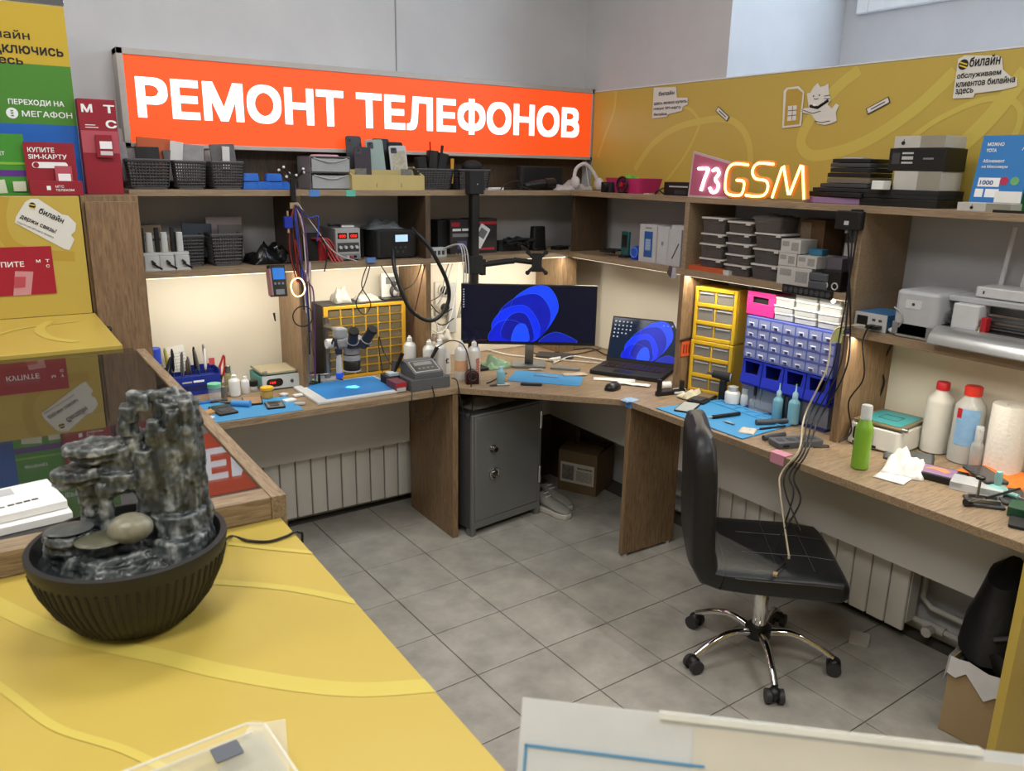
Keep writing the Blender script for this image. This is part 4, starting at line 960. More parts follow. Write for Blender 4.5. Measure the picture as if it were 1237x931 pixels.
single('small_case', 'flat black tray at the right on the yellow parts cabinet', 'tray', MB().rr(0, 0, 0, .10, .06, .006, .006), blk, (-.09, .45, DZ+Hc+.007))

# aerosol cans
cans = M('can_tin', '#c3c3bf', .35, .3); cw_ = M('can_white', '#d5d3ce', .45)
def can(label, p, h, capm, labm, stripe=None, txt=None, base=.030):
    t = thing('aerosol_can', label, 'aerosol can', (*p, DZ), 0, 'aerosol cans')
    obj('can_body', MB().lathe([(base*.95, 0), (base, .003), (base, h*.74), (base*.97, h*.76)], n=24), labm, t)
    obj('dome', MB().lathe([(base*.97, h*.76), (base*.8, h*.81), (base*.45, h*.855), (base*.45, h*.87)], n=24), cans, t)
    obj('cap', MB().lathe([(base*.42, h*.87), (base*.40, h*.95), (base*.22, h*.97), (base*.2, h)], n=18), capm, t)
    if stripe: obj('label_band', MB().lathe([(base*1.005, h*.22), (base*1.005, h*.5)], n=24), stripe, t)
    if txt: text(txt, h*.42, base*.62, M('can_orange', '#b8542a'), t, (base*.35, -base*1.01-.001, h*.16), rot=(R(90), R(-90), 0), bold=.03)
    return t
can('white aerosol can leftmost behind the soldering station', (-.055, .330), .190, white, cw_)
can('white aerosol can with a blue logo patch, second from the left', (.008, .250), .180, white, cw_, M('can_blue', '#3a5a96'))
can('white aerosol can half hidden behind the grey iron holder, third from the left', (.058, .235), .185, white, cw_)
can('aerosol can with an orange lower band left of the lettered can', (.118, .135), .185, white, cw_, M('can_peach', '#d4a37c'))
can('aerosol can with upright orange lettering beside the monitor', (.163, .090), .190, white, M('can_cream', '#cdc8bf', .45), None, 'CLEANER')
m = MB(); m.rod((-.04, 0, .004), (.05, 0, .0), .0015); single('nozzle_straw', 'thin dark red straw lying across the lettered can top', 'straw', m, M('straw_red', '#5a1c22'), (.165, .062, DZ+.193))
text_o = None
t = thing('lettered_card', 'white panel with an upright black letter M behind the cans', 'card', (0.101,0.241, DZ)); obj('card_sheet', MB().box(-.02, .02, 0, .002, 0, .12), paper, t); text('M', .022, .022, txk, t, (.010, -.001, .055), rot=(R(90), R(-90), 0), bold=.03)
# soldering station
t = thing('soldering_station', 'grey soldering station with a sloped control panel at the bench edge', 'soldering station', (-.115, .115, DZ))
gs = M('station_grey', '#57585b', .5)
obj('base_block', MB().rr(.018, .0, 0, .200, .165, .052, .006, 3), gs, t, bevel=.002)
m = MB(); m.T = Matrix.Rotation(R(90), 4, 'Z') @ Matrix.Rotation(R(90), 4, 'X'); m.prism([(-.075, .052), (.07, .052), (.07, .115), (.02, .115), (-.075, .078)], -.06, .085); obj('control_head', m, gs, t, bevel=.002)
th_ = math.atan2(.037, .095)
m = MB(); m.T = Matrix.Translation((.012, -.028, .0975)) @ Matrix.Rotation(th_, 4, 'X'); m.rr(0, 0, 0, .125, .085, .0015, .004, 2); obj('panel_rim', m, lgrey, t)
m = MB(); m.T = Matrix.Translation((.012, -.028, .0990)) @ Matrix.Rotation(th_, 4, 'X'); m.rr(0, 0, 0, .117, .077, .001, .003, 2); obj('control_panel', m, blk, t)
m = MB(); m.T = Matrix.Translation((.012, -.028, .1000)) @ Matrix.Rotation(th_, 4, 'X')
m.rr(0, .018, 0, .09, .026, .0006, .002, 1)
for i in range(4): m.rr(-.033+.022*i, -.018, 0, .013, .008, .001, .002, 1)
obj('button', m, mgrey, t)
t = box_thing('carton', 'small red and white box at the front left of the soldering station', 'box', (-.237, .10, DZ), (.055, .10, .045), M('box_darkred', '#6e3a45', .5), prints=((.1, .9, .1, .5, lgrey), (.05, .95, .6, .95, red)))
t = thing('iron_holder', 'dark iron holder with a sponge behind the red and white box', 'iron holder', (-.215, .19, DZ)); obj('tray', MB().rr(0, 0, 0, .085, .09, .05, .012, 3), mblk, t, bevel=.002); obj('sponge', MB().rr(-.005, -.01, .051, .05, .05, .012, .004, 2), M('sponge_pale', '#a9b8c0', .9, bump=.4), t); obj('cone', MB().rod((.01, .01, .05), (.03, .03, .10), .012, .018), dgrey, t)
teal2 = M('iron_green', '#1f5e55', .5)
t = thing('soldering_iron', 'black soldering iron resting in the holder left of the station', 'soldering iron', (-.205, .18, DZ+.065)); obj('handle', MB().rod((.0, 0, 0), (.03, -.02, .085), .006, .009), blk, t); obj('sleeve', MB().rod((-.01, .01, -.02), (0, 0, 0), .003, .006), teal2, t)
t = thing('soldering_iron', 'green gripped soldering iron slanting behind the control panel', 'soldering iron', (-.03, .21, DZ+.05)); obj('handle', MB().rod((.0, 0, 0), (.055, -.01, .10), .006, .010), blk, t); obj('grip', MB().rod((.002, 0, .01), (.026, -.004, .048), .009, .0105), teal2, t)
cable('cable', 'black lead looping up from the green iron and down past the bench edge', [(.025, .20, .90), (.055, .12, .945), (.085, .05, .93), (.09, .0, .84), (.082, -.02, .76), (.088, -.025, .66), (.06, -.025, .60), (.03, -.02, .68), (.02, .0, .78), (.01, .03, .79)], .0028, blk)
cable('cable', 'black lead hanging in a loop below the bench edge from the station', [(-.20, .02, .78), (-.215, -.012, .72), (-.20, -.02, .66), (-.16, -.02, .635), (-.12, -.02, .66), (-.105, -.015, .72), (-.11, .0, .775)], .0026, blk)
cable('cable', 'thin black lead standing in a tall arch left of the station', [(-.235, .25, .80), (-.245, .26, .90), (-.24, .27, .965), (-.225, .26, .90), (-.20, .22, .83)], .0026, blk)
# round black-red clock, bottle, tools
t = thing('desk_clock', 'small dark red arched clock on the bench corner before the lettered can', 'clock', (*(0.118,0.033), DZ), R(-20))
m = MB(); m.T = Matrix.Rotation(R(90), 4, 'X'); m.prism([(-.03, 0), (.03, 0), (.031, .035)]+[(.031*math.cos(a), .038+.028*math.sin(a)) for a in [PI*i/10 for i in range(1, 10)]]+[(-.031, .035)], -.022, .022); obj('clock_body', m, M('clock_red', '#2a0f14', .3), t, bevel=.002)
obj('ring', MB().tube([(.020*math.cos(a), -.0225, .038+.020*math.sin(a)) for a in [i*PI/10 for i in range(20)]], .0022, 6, closed=True), M('ring_red', '#5b2930', .3), t); obj('dial_face', MB().lathe([(.016, 0), (.004, .003)], n=18), blk, t, loc=(0, -.0222, .038), rot=(R(90), 0, 0))
bottle('dropper_bottle', 'pale blue dropper bottle on the corner bench', (*(0.228,-0.046), DZ), .019, .100, M('bottle_blue', '#7ab0c4', .25), M('nozzle_blue', '#9cc4d0', .3), nozzle=True, cap=.26)
t = thing('cutters', 'steel hand cutters with open handles lying before the blue bottle', 'cutters', (*(0.195,-0.062), DZ+.004), R(-10)); obj('handle', MB().tube(curve_pts([(0, 0, 0), (.03, .012, 0), (.06, .010, 0)], 5), .004, 6), steel, t); obj('handle', MB().tube(curve_pts([(0, 0, 0), (.03, -.012, 0), (.06, -.010, 0)], 5), .004, 6), steel, t); obj('jaw', MB().rod((-.035, 0, 0), (0, 0, 0), .003, .007), dgrey, t)
t = thing('folding_knife', 'dark blue-black pocket tool lying at the corner bench edge', 'knife', (*(0.340,-0.136), DZ), R(-38)); obj('handle', MB().rr(0, 0, 0, .10, .022, .012, .006, 3), M('knife_dark', '#1d2733', .4), t, bevel=.002); obj('clip', MB().rr(.01, 0, .012, .07, .006, .002, .002, 2), mgrey, t)
crumple('parts_bag', 'crumpled pale green plastic bag behind the blue bottle', 'bag', (*(0.387,0.256), DZ), (.13, .11, .06), M('green_bag', '#9dc3a2', .3, alpha=.85), 33)
mat_poly('work_mat', 'blue mat with scraps in the corner before the monitor', [(0.440,0.141), (0.648,-0.138), (0.526,-0.261), (0.288,-0.010)], matblue)
def sheet(label, p, w, d, rz, mat=paper, name='paper_scrap', cat='paper', th=.0008, z=None, seed=3):
    n = 6; m = MB(); vs = []; fs = []
    for i in range(n+1):
        for j in range(n+1):
            u, v = i/n-.5, j/n-.5; vs.append((u*w, v*d, .002+.006*abs(mnoise.noise(Vector((u*2+seed, v*2, seed))))))
    for i in range(n):
        for j in range(n): a = i*(n+1)+j; fs.append((a, a+n+1, a+n+2, a+1))
    m.add(vs, fs); o = single(name, label, cat, m, mat, (*p, DZ if z is None else z), rz); s_ = o.modifiers.new('thick', 'SOLIDIFY'); s_.thickness = th; return o
sheet('beige paper scrap on the right half of the corner mat', (0.637,-0.079), .12, .055, R(-20), M('scrap_beige', '#b5a898', .8), z=MZ)
sheet('thin torn strip on the middle of the corner mat', (0.497,-0.038), .12, .03, R(-50), M('scrap_blue', '#6c97bd', .7), z=MZ, seed=6)
sheet('pale scrap at the back edge of the corner mat', (0.528,0.098), .07, .02, R(-30), pk2, z=MZ, seed=7)
sheet('long white paper under the laptop front, upper one', (0.746,-0.251), .20, .055, R(-42), paper, name='paper_sheet', seed=8)
sheet('long white paper before the laptop, reaching toward the divider', (0.764,-0.367), .16, .05, R(-52), paper, name='paper_sheet', seed=9, z=DZ+.003)
t = thing('computer_mouse', 'black computer mouse at the inner corner of the bench', 'mouse', (*(0.630,-0.376), DZ), R(-70)); obj('shell', MB().sphere((0, 0, .012), .05, 20, 12, .62, 1.0, .42), M('mouse_black', '#19191b', .3), t); obj('wheel', MB().rod((-.003, -.028, .032), (.003, -.028, .032), .006), mgrey, t); obj('sole', MB().rr(0, 0, 0, .052, .09, .01, .02), blk, t)

# ------------------------------------------------------------ monitor
t = thing('monitor', 'wide black monitor showing blue petals in the bench corner', 'monitor', (.448, .055, DZ), -.589)
bw_, bh_ = .652, .292; zb = .148
obj('bezel', MB().box(-bw_/2, bw_/2, -.012, .012, zb, zb+bh_), blk, t, bevel=.002)
obj('back_shell', MB().rr(0, .026, zb+.03, bw_*.7, .03, bh_*.75, .012, 3), mblk, t)
scr = M('screen_navy', '#05070f', .12, emit=.7, ecol='#07102c', var=.1)
obj('screen', MB().box(-bw_/2+.006, bw_/2-.006, -.0130, -.0122, zb+.014, zb+bh_-.006), scr, t)
def petals(par, cx, cz, s, y, n_=7, clipx=None):
    cols = ['#0a1cc8', '#0b2cf0', '#0919a8', '#1440f5', '#081490', '#1848ff', '#0a1c9c']
    shapes = [[(-.62, .00), (-.50, .34), (-.20, .42), (.10, .26), (.18, .0)], [(-.56, .20), (-.42, .58), (.05, .70), (.34, .30), (.20, .0)], [(-.46, .42), (-.20, .82), (.30, .92), (.55, .50), (.24, .04)],
              [(-.22, .68), (.10, 1.04), (.50, 1.06), (.68, .62), (.26, .08)], [(-.40, .10), (-.25, .50), (.05, .55), (.22, .2), (.14, .0)], [(-.20, .0), (-.12, .30), (.05, .34), (.14, .1), (.10, .0)], [(.32, .0), (.62, .20), (.95, .10), (1.06, .0), (.70, .0)]]
    order = [3, 2, 1, 0, 4, 5, 6]
    for k, q in enumerate(order):
        P = curve_pts([(a, 0, b) for a, b in shapes[q]], 8, True)
        P = [(cx+p[0]*s, y-.0003*(k+1), cz+max(0, p[2])*s) for p in P]
        c = cols[q]; m = MB(); m.add(P, [tuple(range(len(P)))]); obj('petal', m, M('petal_'+c, c, .3, emit=.55, ecol=c, var=.5, scale=14), par, smooth=False)
        m = MB(); L = P[:len(P)//2+6]; m.tube([(a, b-.0002, c2) for a, b, c2 in L], .0006, 4); obj('petal_edge', m, M('petal_line', '#2f66ee', .3, emit=.5, var=.1), par)
scr_o = bpy.data.objects[-1] if False else None
petals(t, -.03, zb+.016, .25, -.0132)
m = MB()
for i in range(8): m.box(-bw_/2+.010, -bw_/2+.016, -.0136, -.0131, zb+bh_-.03-.012*i, zb+bh_-.024-.012*i)
obj('desktop_icon', m, M('icon_grey', '#9aa4b0', .4, emit=.4), t)
m = MB(); m.T = Matrix.Translation((.01, .175, .008)) @ Matrix.Rotation(R(31), 4, 'X'); m.box(-.022, .022, -.006, .006, 0, .30); obj('neck', m, steel, t); obj('stand_foot', MB().rr(.01, .185, 0, .17, .14, .010, .01, 3), mgrey, t, bevel=.002)
single('keyboard_dock', 'flat grey dock lying before the monitor foot', 'dock', MB().rr(0, 0, 0, .15, .05, .010, .006, 2), mgrey, (*(0.670,0.038), DZ), R(-45))
for i, (pts, c_, lb, r_) in enumerate((
    ([(0.550,0.583), (0.584,0.425), (0.648,0.323), (0.716,0.177)], white, 'white cable running behind the monitor foot to the left', .004),
    ([(0.679,0.155), (0.855,0.230), (0.917,0.152), (0.968,0.036)], white, 'white cable running from the monitor foot to the laptop', .004),
    ([(0.769,0.190), (0.842,0.107), (0.914,0.024)], white, 'short white cable beside the laptop hinge', .003),
    ([(0.800,0.352), (0.955,0.361), (1.084,0.338), (1.058,0.163), (1.300,0.398)], blk, 'black cable curling between monitor and laptop', .003),
    ([(0.728,0.438), (0.769,0.278), (0.944,0.272), (1.126,0.315)], M('cable_brown', '#4f3d30'), 'brown cable snaking under the monitor', .003),
    ([(0.355,0.098), (0.291,0.060), (0.207,0.000), (0.171,-0.014)], blk, 'short black cable beside the blue bottle', .003))):
    cable('cable', lb, [(x, min(y, .58), DZ+r_+.002) for x, y in pts], r_, c_)
m = MB(); m.rod((0, 0, 0), (.06, 0, .006), .010); single('cable_ferrite', 'white connector plug lying right of the monitor foot', 'connector', m, white, (*(0.696,0.209), DZ+.010), -.3)
single('tablet', 'grey tablet lying flat behind the monitor foot', 'tablet', MB().rr(0, 0, 0, .20, .12, .008, .01), dgrey, (.80, .30, DZ), R(-45))

# ------------------------------------------------------------ monitor arm pole
px_, _ = 0.264,1.349
t = thing('pole_mount', 'tall black pole with a swinging screen bracket in front of the shelves', 'monitor arm', (px_, .268, DZ))
obj('pole', MB().rr(0, 0, 0, .040, .040, .90, .006, 3), M('pole_black', '#131314', .5), t)
obj('top_block', MB().rr(0, -.005, .855, .078, .05, .105, .004, 2), mblk, t, bevel=.002); obj('top_screw', MB().rod((0, -.031, .90), (0, -.033, .90), .003), lgrey, t)
obj('collar', MB().rr(0, 0, .48, .075, .06, .085, .008, 3), mblk, t, bevel=.002); obj('clamp_knob', MB().rr(.045, -.01, .47, .025, .03, .075, .006), mblk, t); obj('foot', MB().rr(0, 0, 0, .12, .12, .012, .01), mblk, t)
obj('arm', MB().tube([(.03, -.01, .52), (.17, -.05, .535), (.20, -.05, .535)], .014, 8), mblk, t); obj('arm', MB().tube([(.20, -.05, .54), (.28, -.10, .53)], .013, 8), mblk, t)
vm = MB(); vm.T = Matrix.Translation((.29, -.12, .53)) @ Matrix.Rotation(-.5, 4, 'Z')
vm.rr(0, 0, -.045, .05, .012, .09, .01); 
for a in (-.045, .045):
    for b in (-.05, .05): vm.rod((a*.3, 0, b*.4), (a, 0, b), .008, .008, 8); vm.rod((a, -.005, b), (a, .005, b), .011, .011, 12)
obj('screen_bracket', vm, mblk, t)

# ------------------------------------------------------------ wall sockets and their plugs
t = thing('wall_socket', 'white wall socket block with two black plugs left of the monitor', 'wall socket', ((0.271,1.062)[0], .594, (0.271,1.062)[1]))
wsk = M('socket_white', '#d2cdc2', .5)
obj('plate', MB().box(-.05, .05, -.012, .001, -.09, .09), wsk, t, bevel=.004)
for z in (-.045, .045):
    obj('socket_ring', MB().lathe([(.034, 0), (.034, .005), (.028, .006)], n=24), wsk, t, loc=(0, -.012, z), rot=(R(90), 0, 0)); obj('plug', MB().lathe([(.022, 0), (.022, .02), (.012, .03)], n=20), blk, t, loc=(0, -.016, z), rot=(R(90), 0, 0))
t = thing('wall_socket', 'light grey power strip fixed upright beside the wall socket', 'power strip', ((0.287,1.015)[0]+.03, .585, 1.0)); obj('strip_body', MB().rr(0, 0, -.12, .05, .03, .26, .01), lgrey, t, bevel=.002)
wires = [[(-.02, .56, 1.07), (.0, .50, 1.02), (.05, .50, .95), (.06, .52, .88)], [(.0, .55, 1.05), (.06, .48, 1.10), (.10, .50, 1.20), (.09, .42, 1.30)], [(.02, .55, 1.0), (.08, .5, 1.08), (.13, .5, 1.22), (.12, .42, 1.31)], [(.0, .55, .96), (.06, .5, .90), (.12, .5, .95), (.16, .5, 1.1), (.14, .42, 1.31)], [(.03, .55, 1.06), (.07, .5, 1.0), (.14, .5, 1.02)], [(.03, .55, .98), (.08, .5, .94), (.15, .5, .97)]]
for i, w_ in enumerate(wires):
    w_ = [(x+.135, y, z) for x, y, z in w_]
    cable('cable', ('white cable drooping below the wall socket', 'grey cable rising from the sockets to the white adapter', 'pale cable beside the grey one rising to the shelf', 'long pale cable looping up from the lower socket', 'short black cable from the upper plug toward the monitor', 'short black cable from the lower plug toward the monitor')[i], w_, .003, (white, mgrey, lgrey, white, blk, blk)[i])
crumple('cable_bundle', 'tangle of white cable wrapped below the wall sockets', 'cable', ((0.230,0.950)[0], .52, DZ+.10), (.10, .06, .09), wsk, 41)
cable('air_hose', 'thick black hose hanging in a wide loop from the hot-air station', [((-0.047,1.422)[0], .30, 1.45), (*(-0.019,1.393)[:1], .24, 1.40), (*(0.030,1.321)[:1], .22, (0.030,1.321)[1]), (*(0.090,1.206)[:1], .22, (0.090,1.206)[1]), (*(0.099,1.119)[:1], .22, (0.099,1.119)[1]), (*(0.054,1.047)[:1], .22, (0.054,1.047)[1]), (*(-0.012,1.029)[:1], .22, (-0.012,1.029)[1]), (*(-0.097,1.083)[:1], .22, (-0.097,1.083)[1]), (*(-0.141,1.173)[:1], .23, (-0.141,1.173)[1]), (*(-0.159,1.274)[:1], .26, (-0.159,1.274)[1]), (*(-0.142,1.316)[:1], .31, 1.35)], .0095, blk, n=10)
t = thing('power_strip', 'white multi-socket adapter on the shelf edge left of the boxed tester', 'power strip', ((0.107,1.325)[0], .35, LOW)); obj('strip_body', MB().rr(0, 0, 0, .085, .05, .045, .006), M('strip_white', '#b4b8ba', .4), t, bevel=.002); m = MB()
for i in range(3): m.box(-.03+.022*i, -.016+.022*i, -.026, -.0249, .012, .032)
obj('port', m, dgrey, t)
for i in range(3): cable('cable', 'white cable arching off the shelf adapter, %s of three' % ('left', 'middle', 'right')[i], [((0.125,1.337)[0]+.01*i, .32, 1.35), ((0.180,1.346)[0]+.012*i, .26, 1.37), ((0.189,1.270)[0]+.015*i, .24, 1.28), ((0.208,1.169)[0]+.012*i, .27, 1.15), ((0.227,1.066)[0]+.01*i, .36, 1.0)], .003, lgrey)

# ------------------------------------------------------------ hanging cable bunch at the first divider
hx_, hz_ = -0.603,1.599
t = thing('cable_hook', 'black hook with cable ends over the top shelf edge', 'hook', (hx_, .29, TOP))
obj('hook_bar', MB().rr(0, 0, -.045, .022, .014, .09, .004), blk, t)
m = MB()
for i in range(7): m.tube(curve_pts([(0, 0, .02), (.03*math.sin(i*2.1), .01, .05), (.05*math.cos(i*1.7), .02*math.sin(i), .07+.025*math.sin(i*3.3))], 4), .004, 6)
obj('cable_end', m, mblk, t); m = MB()
for i in range(7): m.sphere((.05*math.cos(i*1.7), .02*math.sin(i), .072+.025*math.sin(i*3.3)), .006, 8, 5)
obj('plug_tip', m, white, t); obj('clip', MB().rr(.0, -.004, -.075, .035, .012, .025, .004), M('clip_tan', '#a08c6a'), t)
wc = [('red', M('wire_red', '#7d1a1c')), ('dark red', M('wire_maroon', '#5a1418')), ('black', blk), ('blue', M('wire_blue', '#2a3c9c')), ('violet', M('wire_violet', '#4a3a78')), ('black', blk), ('brown', M('wire_brown', '#6a4a3c')), ('pale', M('wire_pale', '#b9a9b0')), ('purple', M('wire_purple', '#55316a'))]
places = ['leftmost', 'second from the left', 'passing the tester', 'through the blue clip', 'beside the blue clip', 'middle', 'right of middle', 'bending to the right', 'rightmost, longest']
for i, (cn, mt) in enumerate(wc):
    dx = -.035+.010*i; L = (1.30, 1.18, 1.12, 1.05, 1.02, .92, .90, 1.10, .80)[i]; sgn = math.sin(i*2.3)
    cable('hanging_lead', '%s lead in the hanging bunch, %s' % (cn, places[i]), [(hx_, .275, TOP-.06), (hx_+dx*.7, .268, TOP-.13), (hx_+dx+.015*sgn, .262, TOP-.25), (hx_+.012+dx*.6, .258, TOP-.38), (hx_+.018+dx*.9, .26, (TOP+L)/2-.04), (hx_+.03+dx*.5+.01*sgn, .262, L)], .0032, mt, group='leads on the shelf hook')
for i, (ex, ez, mt, lb) in enumerate(((.10, 1.36, M('wire_maroon'), 'dark red lead swinging right to the multimeter'), (.12, 1.30, blk, 'black probe lead swinging right, ending below the shelf'), (.09, 1.43, M('wire_blue'), 'blue lead bowing out to the right of the bunch'))):
    cable('hanging_lead', lb, [(hx_, .27, TOP-.06), (hx_+.05, .255, TOP-.11), (hx_+ex, .25, ez+.08), (hx_+ex*.9, .25, ez-.02)], .003, mt)
cable('cable', 'thin white lead sagging right from the hook to the blue plug on the shelf edge', [(hx_+.01, .27, TOP-.05), (hx_+.08, .25, 1.46), (hx_+.16, .26, 1.36), (hx_+.27, .285, 1.315)], .0025, lgrey)
single('cable_plug', 'small blue plug on the lower shelf edge before the power supply', 'connector', MB().rr(0, 0, 0, .045, .014, .022, .004), M('plug_blue', '#5b7bb4'), ((-0.261,1.319)[0], .291, LOW-.004))
x_, z_ = -0.644,1.493
t = thing('lead_clip', 'bright blue clip box on the hanging leads', 'clip', (x_, .25, z_)); obj('clip_body', MB().rr(0, 0, -.024, .034, .02, .046, .003), M('clip_blue', '#1a2c9a'), t, bevel=.001); m = MB(); m.rod((0, 0, .024), (0, 0, .045), .004); m.rod((0, 0, -.045), (0, 0, -.024), .005); obj('clip_ferrule', m, M('clip_tan'), t)
x_, z_ = -0.709,1.255
t = thing('tester', 'black handheld tester with a lit blue screen hanging left of the leads', 'tester', (x_, .23, z_)); t.rotation_euler = (R(-12), R(3), R(14))
obj('tester_body', MB().rr(0, 0, -.065, .078, .026, .13, .010, 3), blk, t, bevel=.003); patch(t, -.026, .030, .005, .052, -.0132, M('tester_screen', '#1c5ea8', .2, emit=.9, var=.3), 'screen', .001)
m = MB()
for i in range(3): m.rod((-.02+.018*i, -.0135, -.012), (-.02+.018*i, -.016, -.012), .005)
obj('button', m, mgrey, t); obj('side_bumper', MB().rr(-.036, 0, -.06, .010, .03, .11, .004), M('bumper_pink', '#9c6f72'), t); obj('lower_panel', MB().rr(0, -.0135, -.058, .04, .002, .022, .001, 1), mgrey, t)
x_, z_ = -0.619,1.221
lt = [(x_+.030*math.cos(a), .24+.004*math.sin(3*a), z_+.040*math.sin(a)) for a in [i*PI/12 for i in range(24)]]
single('light_coil', 'glowing warm ring of light coiled in the hanging leads', 'light strip', MB().tube(lt, .0028, 8, closed=True), M('coil_glow', '#ffd99a', .4, emit=3.5))
x_, z_ = -0.604,1.095
single('cable', 'black cable coiled in a ring low on the hanging bunch', 'cable', MB().tube([(x_+.044*math.cos(a), .24, z_+.044*math.sin(a)) for a in [i*PI/14 for i in range(28)]], .0028, 7, closed=True), blk)
cable('cable', 'black cable pair hanging in a drop-shaped loop below the hot-air shelf', [(*(-0.270,1.294)[:1], .28, 1.29), (*(-0.310,1.206)[:1], .26, (-0.310,1.206)[1]), (*(-0.356,1.133)[:1], .25, (-0.356,1.133)[1]), (*(-0.318,1.077)[:1], .25, (-0.318,1.077)[1]), (*(-0.285,1.127)[:1], .25, (-0.285,1.127)[1]), (*(-0.322,1.207)[:1], .26, (-0.322,1.207)[1]), (*(-0.286,1.295)[:1], .28, 1.29)], .0026, blk)
cable('cable', 'black cable from the hot-air shelf curving right behind the hose', [((-0.218,1.292)[0], .28, 1.29), ((-0.172,1.198)[0], .26, 1.21), ((-0.140,1.138)[0], .27, 1.17), ((-0.053,1.188)[0], .28, 1.20), ((-0.008,1.289)[0], .285, 1.29)], .0026, blk)
cable('cable', 'dark red-black cable hanging along the second support panel', [((0.005,1.281)[0], .28, 1.28), ((-0.041,1.109)[0], .27, 1.12), ((-0.074,0.953)[0], .28, .97)], .0028, M('wire_maroon'))
m = MB(); m.tube([(0, 0, 0), (.004, 0, -.035)], .005, 6, .003); single('test_probe', 'small black probe dangling on a thin white thread under the tester', 'probe', m, blk, ((-0.728,1.120)[0], .24, (-0.728,1.120)[1]), 0)

# ============================================================ yellow banner on the right wall
t = thing('wall_banner', 'long yellow printed banner panel on the right wall above the shelves', 'banner', (XW-.012, 0, 0))
BX = XW-.012
obj('banner_sheet', MB().box(0, .011, -2.6, .495, TOP+.001, 2.128), yellow, t, bevel=.001)
obj('top_edge', MB().box(-.002, .013, -2.6, .495, 2.129, 2.134), white, t)
def bxy(lift=.0004): return lambda y, z: (-lift, y, z)
SB = 1.150
for pts, wd, mt in (
    ([(0.142,1.731), (0.018,1.856), (-0.132,1.926), (-0.301,1.954), (-0.457,1.956), (-0.553,1.907), (-0.599,1.833), (-0.613,1.756)], .030, yel2),
    ([(-0.093,1.678), (-0.206,1.795), (-0.271,1.896), (-0.285,1.955), (-0.222,2.009), (-0.149,2.028)], .014, yel2),
    ([(0.322,2.266), (0.324,2.043), (0.394,1.900), (0.442,1.793)], .018, yel2),
    ([(-1.096,2.111), (-1.010,2.054), (-0.920,1.966), (-0.866,1.872), (-0.885,1.816), (-0.963,1.797), (-1.152,1.845), (-1.332,1.951), (-1.468,2.074)], .045, yel2),
    ([(-1.298,1.819), (-1.410,1.905), (-1.540,1.965), (-1.638,1.978), (-1.691,1.952), (-1.707,1.903), (-1.686,1.815)], .020, yel2),
    ([(-1.499,1.797), (-1.611,1.917), (-1.701,2.057)], .055, yel2)):
    ribbon('printed_band', pts, wd, mt, t, lambda y, z: (-.0004, min(y, .494), max(TOP+.003, min(z, 2.127))), up=(-1, 0, 0))
def wsticker(label, pts, name='wall_sticker'):
    t = thing(name, label, 'sticker', (0, 0, 0)); m = MB(); P = [(SB, y, z) for y, z in pts]
    cy = sum(p[1] for p in P)/len(P); cz = sum(p[2] for p in P)/len(P)
    m.add([(SB-.0012, y, z) for _, y, z in P], [tuple(range(len(P)))]); obj('outline', m, stk, t, smooth=False); return t
def wt(t, s, y0, y1, z0, z1, rot=0, b=.015, mt=None):   # lettering on the wall, from y0 (left) to y1 (right)
    text(s, abs(y0-y1), z1-z0, mt or txk, t, (SB-.0022, y0, z0), rot=(R(90), R(rot), R(-90)), bold=b, ext=.0002)
t = wsticker('white cut-out sticker near the sign end with four small text lines', [(0.031,2.122), (-0.124,2.115), (-0.134,2.066), (-0.205,2.062), (-0.208,2.032), (-0.177,2.022), (-0.173,2.004), (-0.080,1.993), (-0.075,1.982), (0.029,1.978)])
y0, z0 = -0.008,2.081; y1, z1 = -0.115,2.093; wt(t, 'билайн', y0, y1, z0, z0+.020)
y0, z0 = 0.023,2.036; y1, z1 = -0.202,2.047; wt(t, 'здесь можно купить', y0, y1, z0, z0+.016)
y0, z0 = 0.021,2.013; y1, z1 = -0.166,2.023; wt(t, 'новую SIM-карту', y0, y1, z0, z0+.016)
y0, z0 = 0.018,1.989; y1, z1 = -0.073,2.001; wt(t, 'билайна', y0, y1, z0, z0+.014)
t = wsticker('large white cut-out sticker at the right end of the banner with bold text', [(-1.473,2.113), (-1.494,2.122), (-1.602,2.112), (-1.619,2.102), (-1.628,2.066), (-1.658,2.041), (-1.677,2.037), (-1.681,2.011), (-1.634,2.002), (-1.548,1.997), (-1.545,1.984), (-1.474,1.985)])
y0, z0 = -1.515,2.083; y1, z1 = -1.615,2.082; wt(t, 'билайн', y0, y1, z0, z0+.033, 0, .02)
y0, z0 = -1.479,2.044; y1, z1 = -1.624,2.046; wt(t, 'обслуживаем', y0, y1, z0, z0+.022, -1, .02)
y0, z0 = -1.480,2.020; y1, z1 = -1.672,2.022; wt(t, 'клиентов билайна', y0, y1, z0, z0+.022, -1, .02)
y0, z0 = -1.481,1.995; y1, z1 = -1.542,2.002; wt(t, 'здесь', y0, y1, z0, z0+.020, -1, .02)
def dot(t, p, r, mt, lift=.0016): obj('emblem', MB().lathe([(r, 0), (r, .0004)], n=22), mt, t, loc=(SB-lift, p[0], p[1]), rot=(0, R(-90), 0))
dot(t, (-1.494,2.093), .017, txk)
for k, dz in ((0, .004), (1, -.006)): obj('emblem_band', MB().box(-.0003, 0, -.014, .014, -.0022, .0022), M('emblem_yellow'), t, loc=(SB-.0026, (-1.494,2.093)[0], (-1.494,2.093)[1]+dz), rot=(R(20), 0, 0))
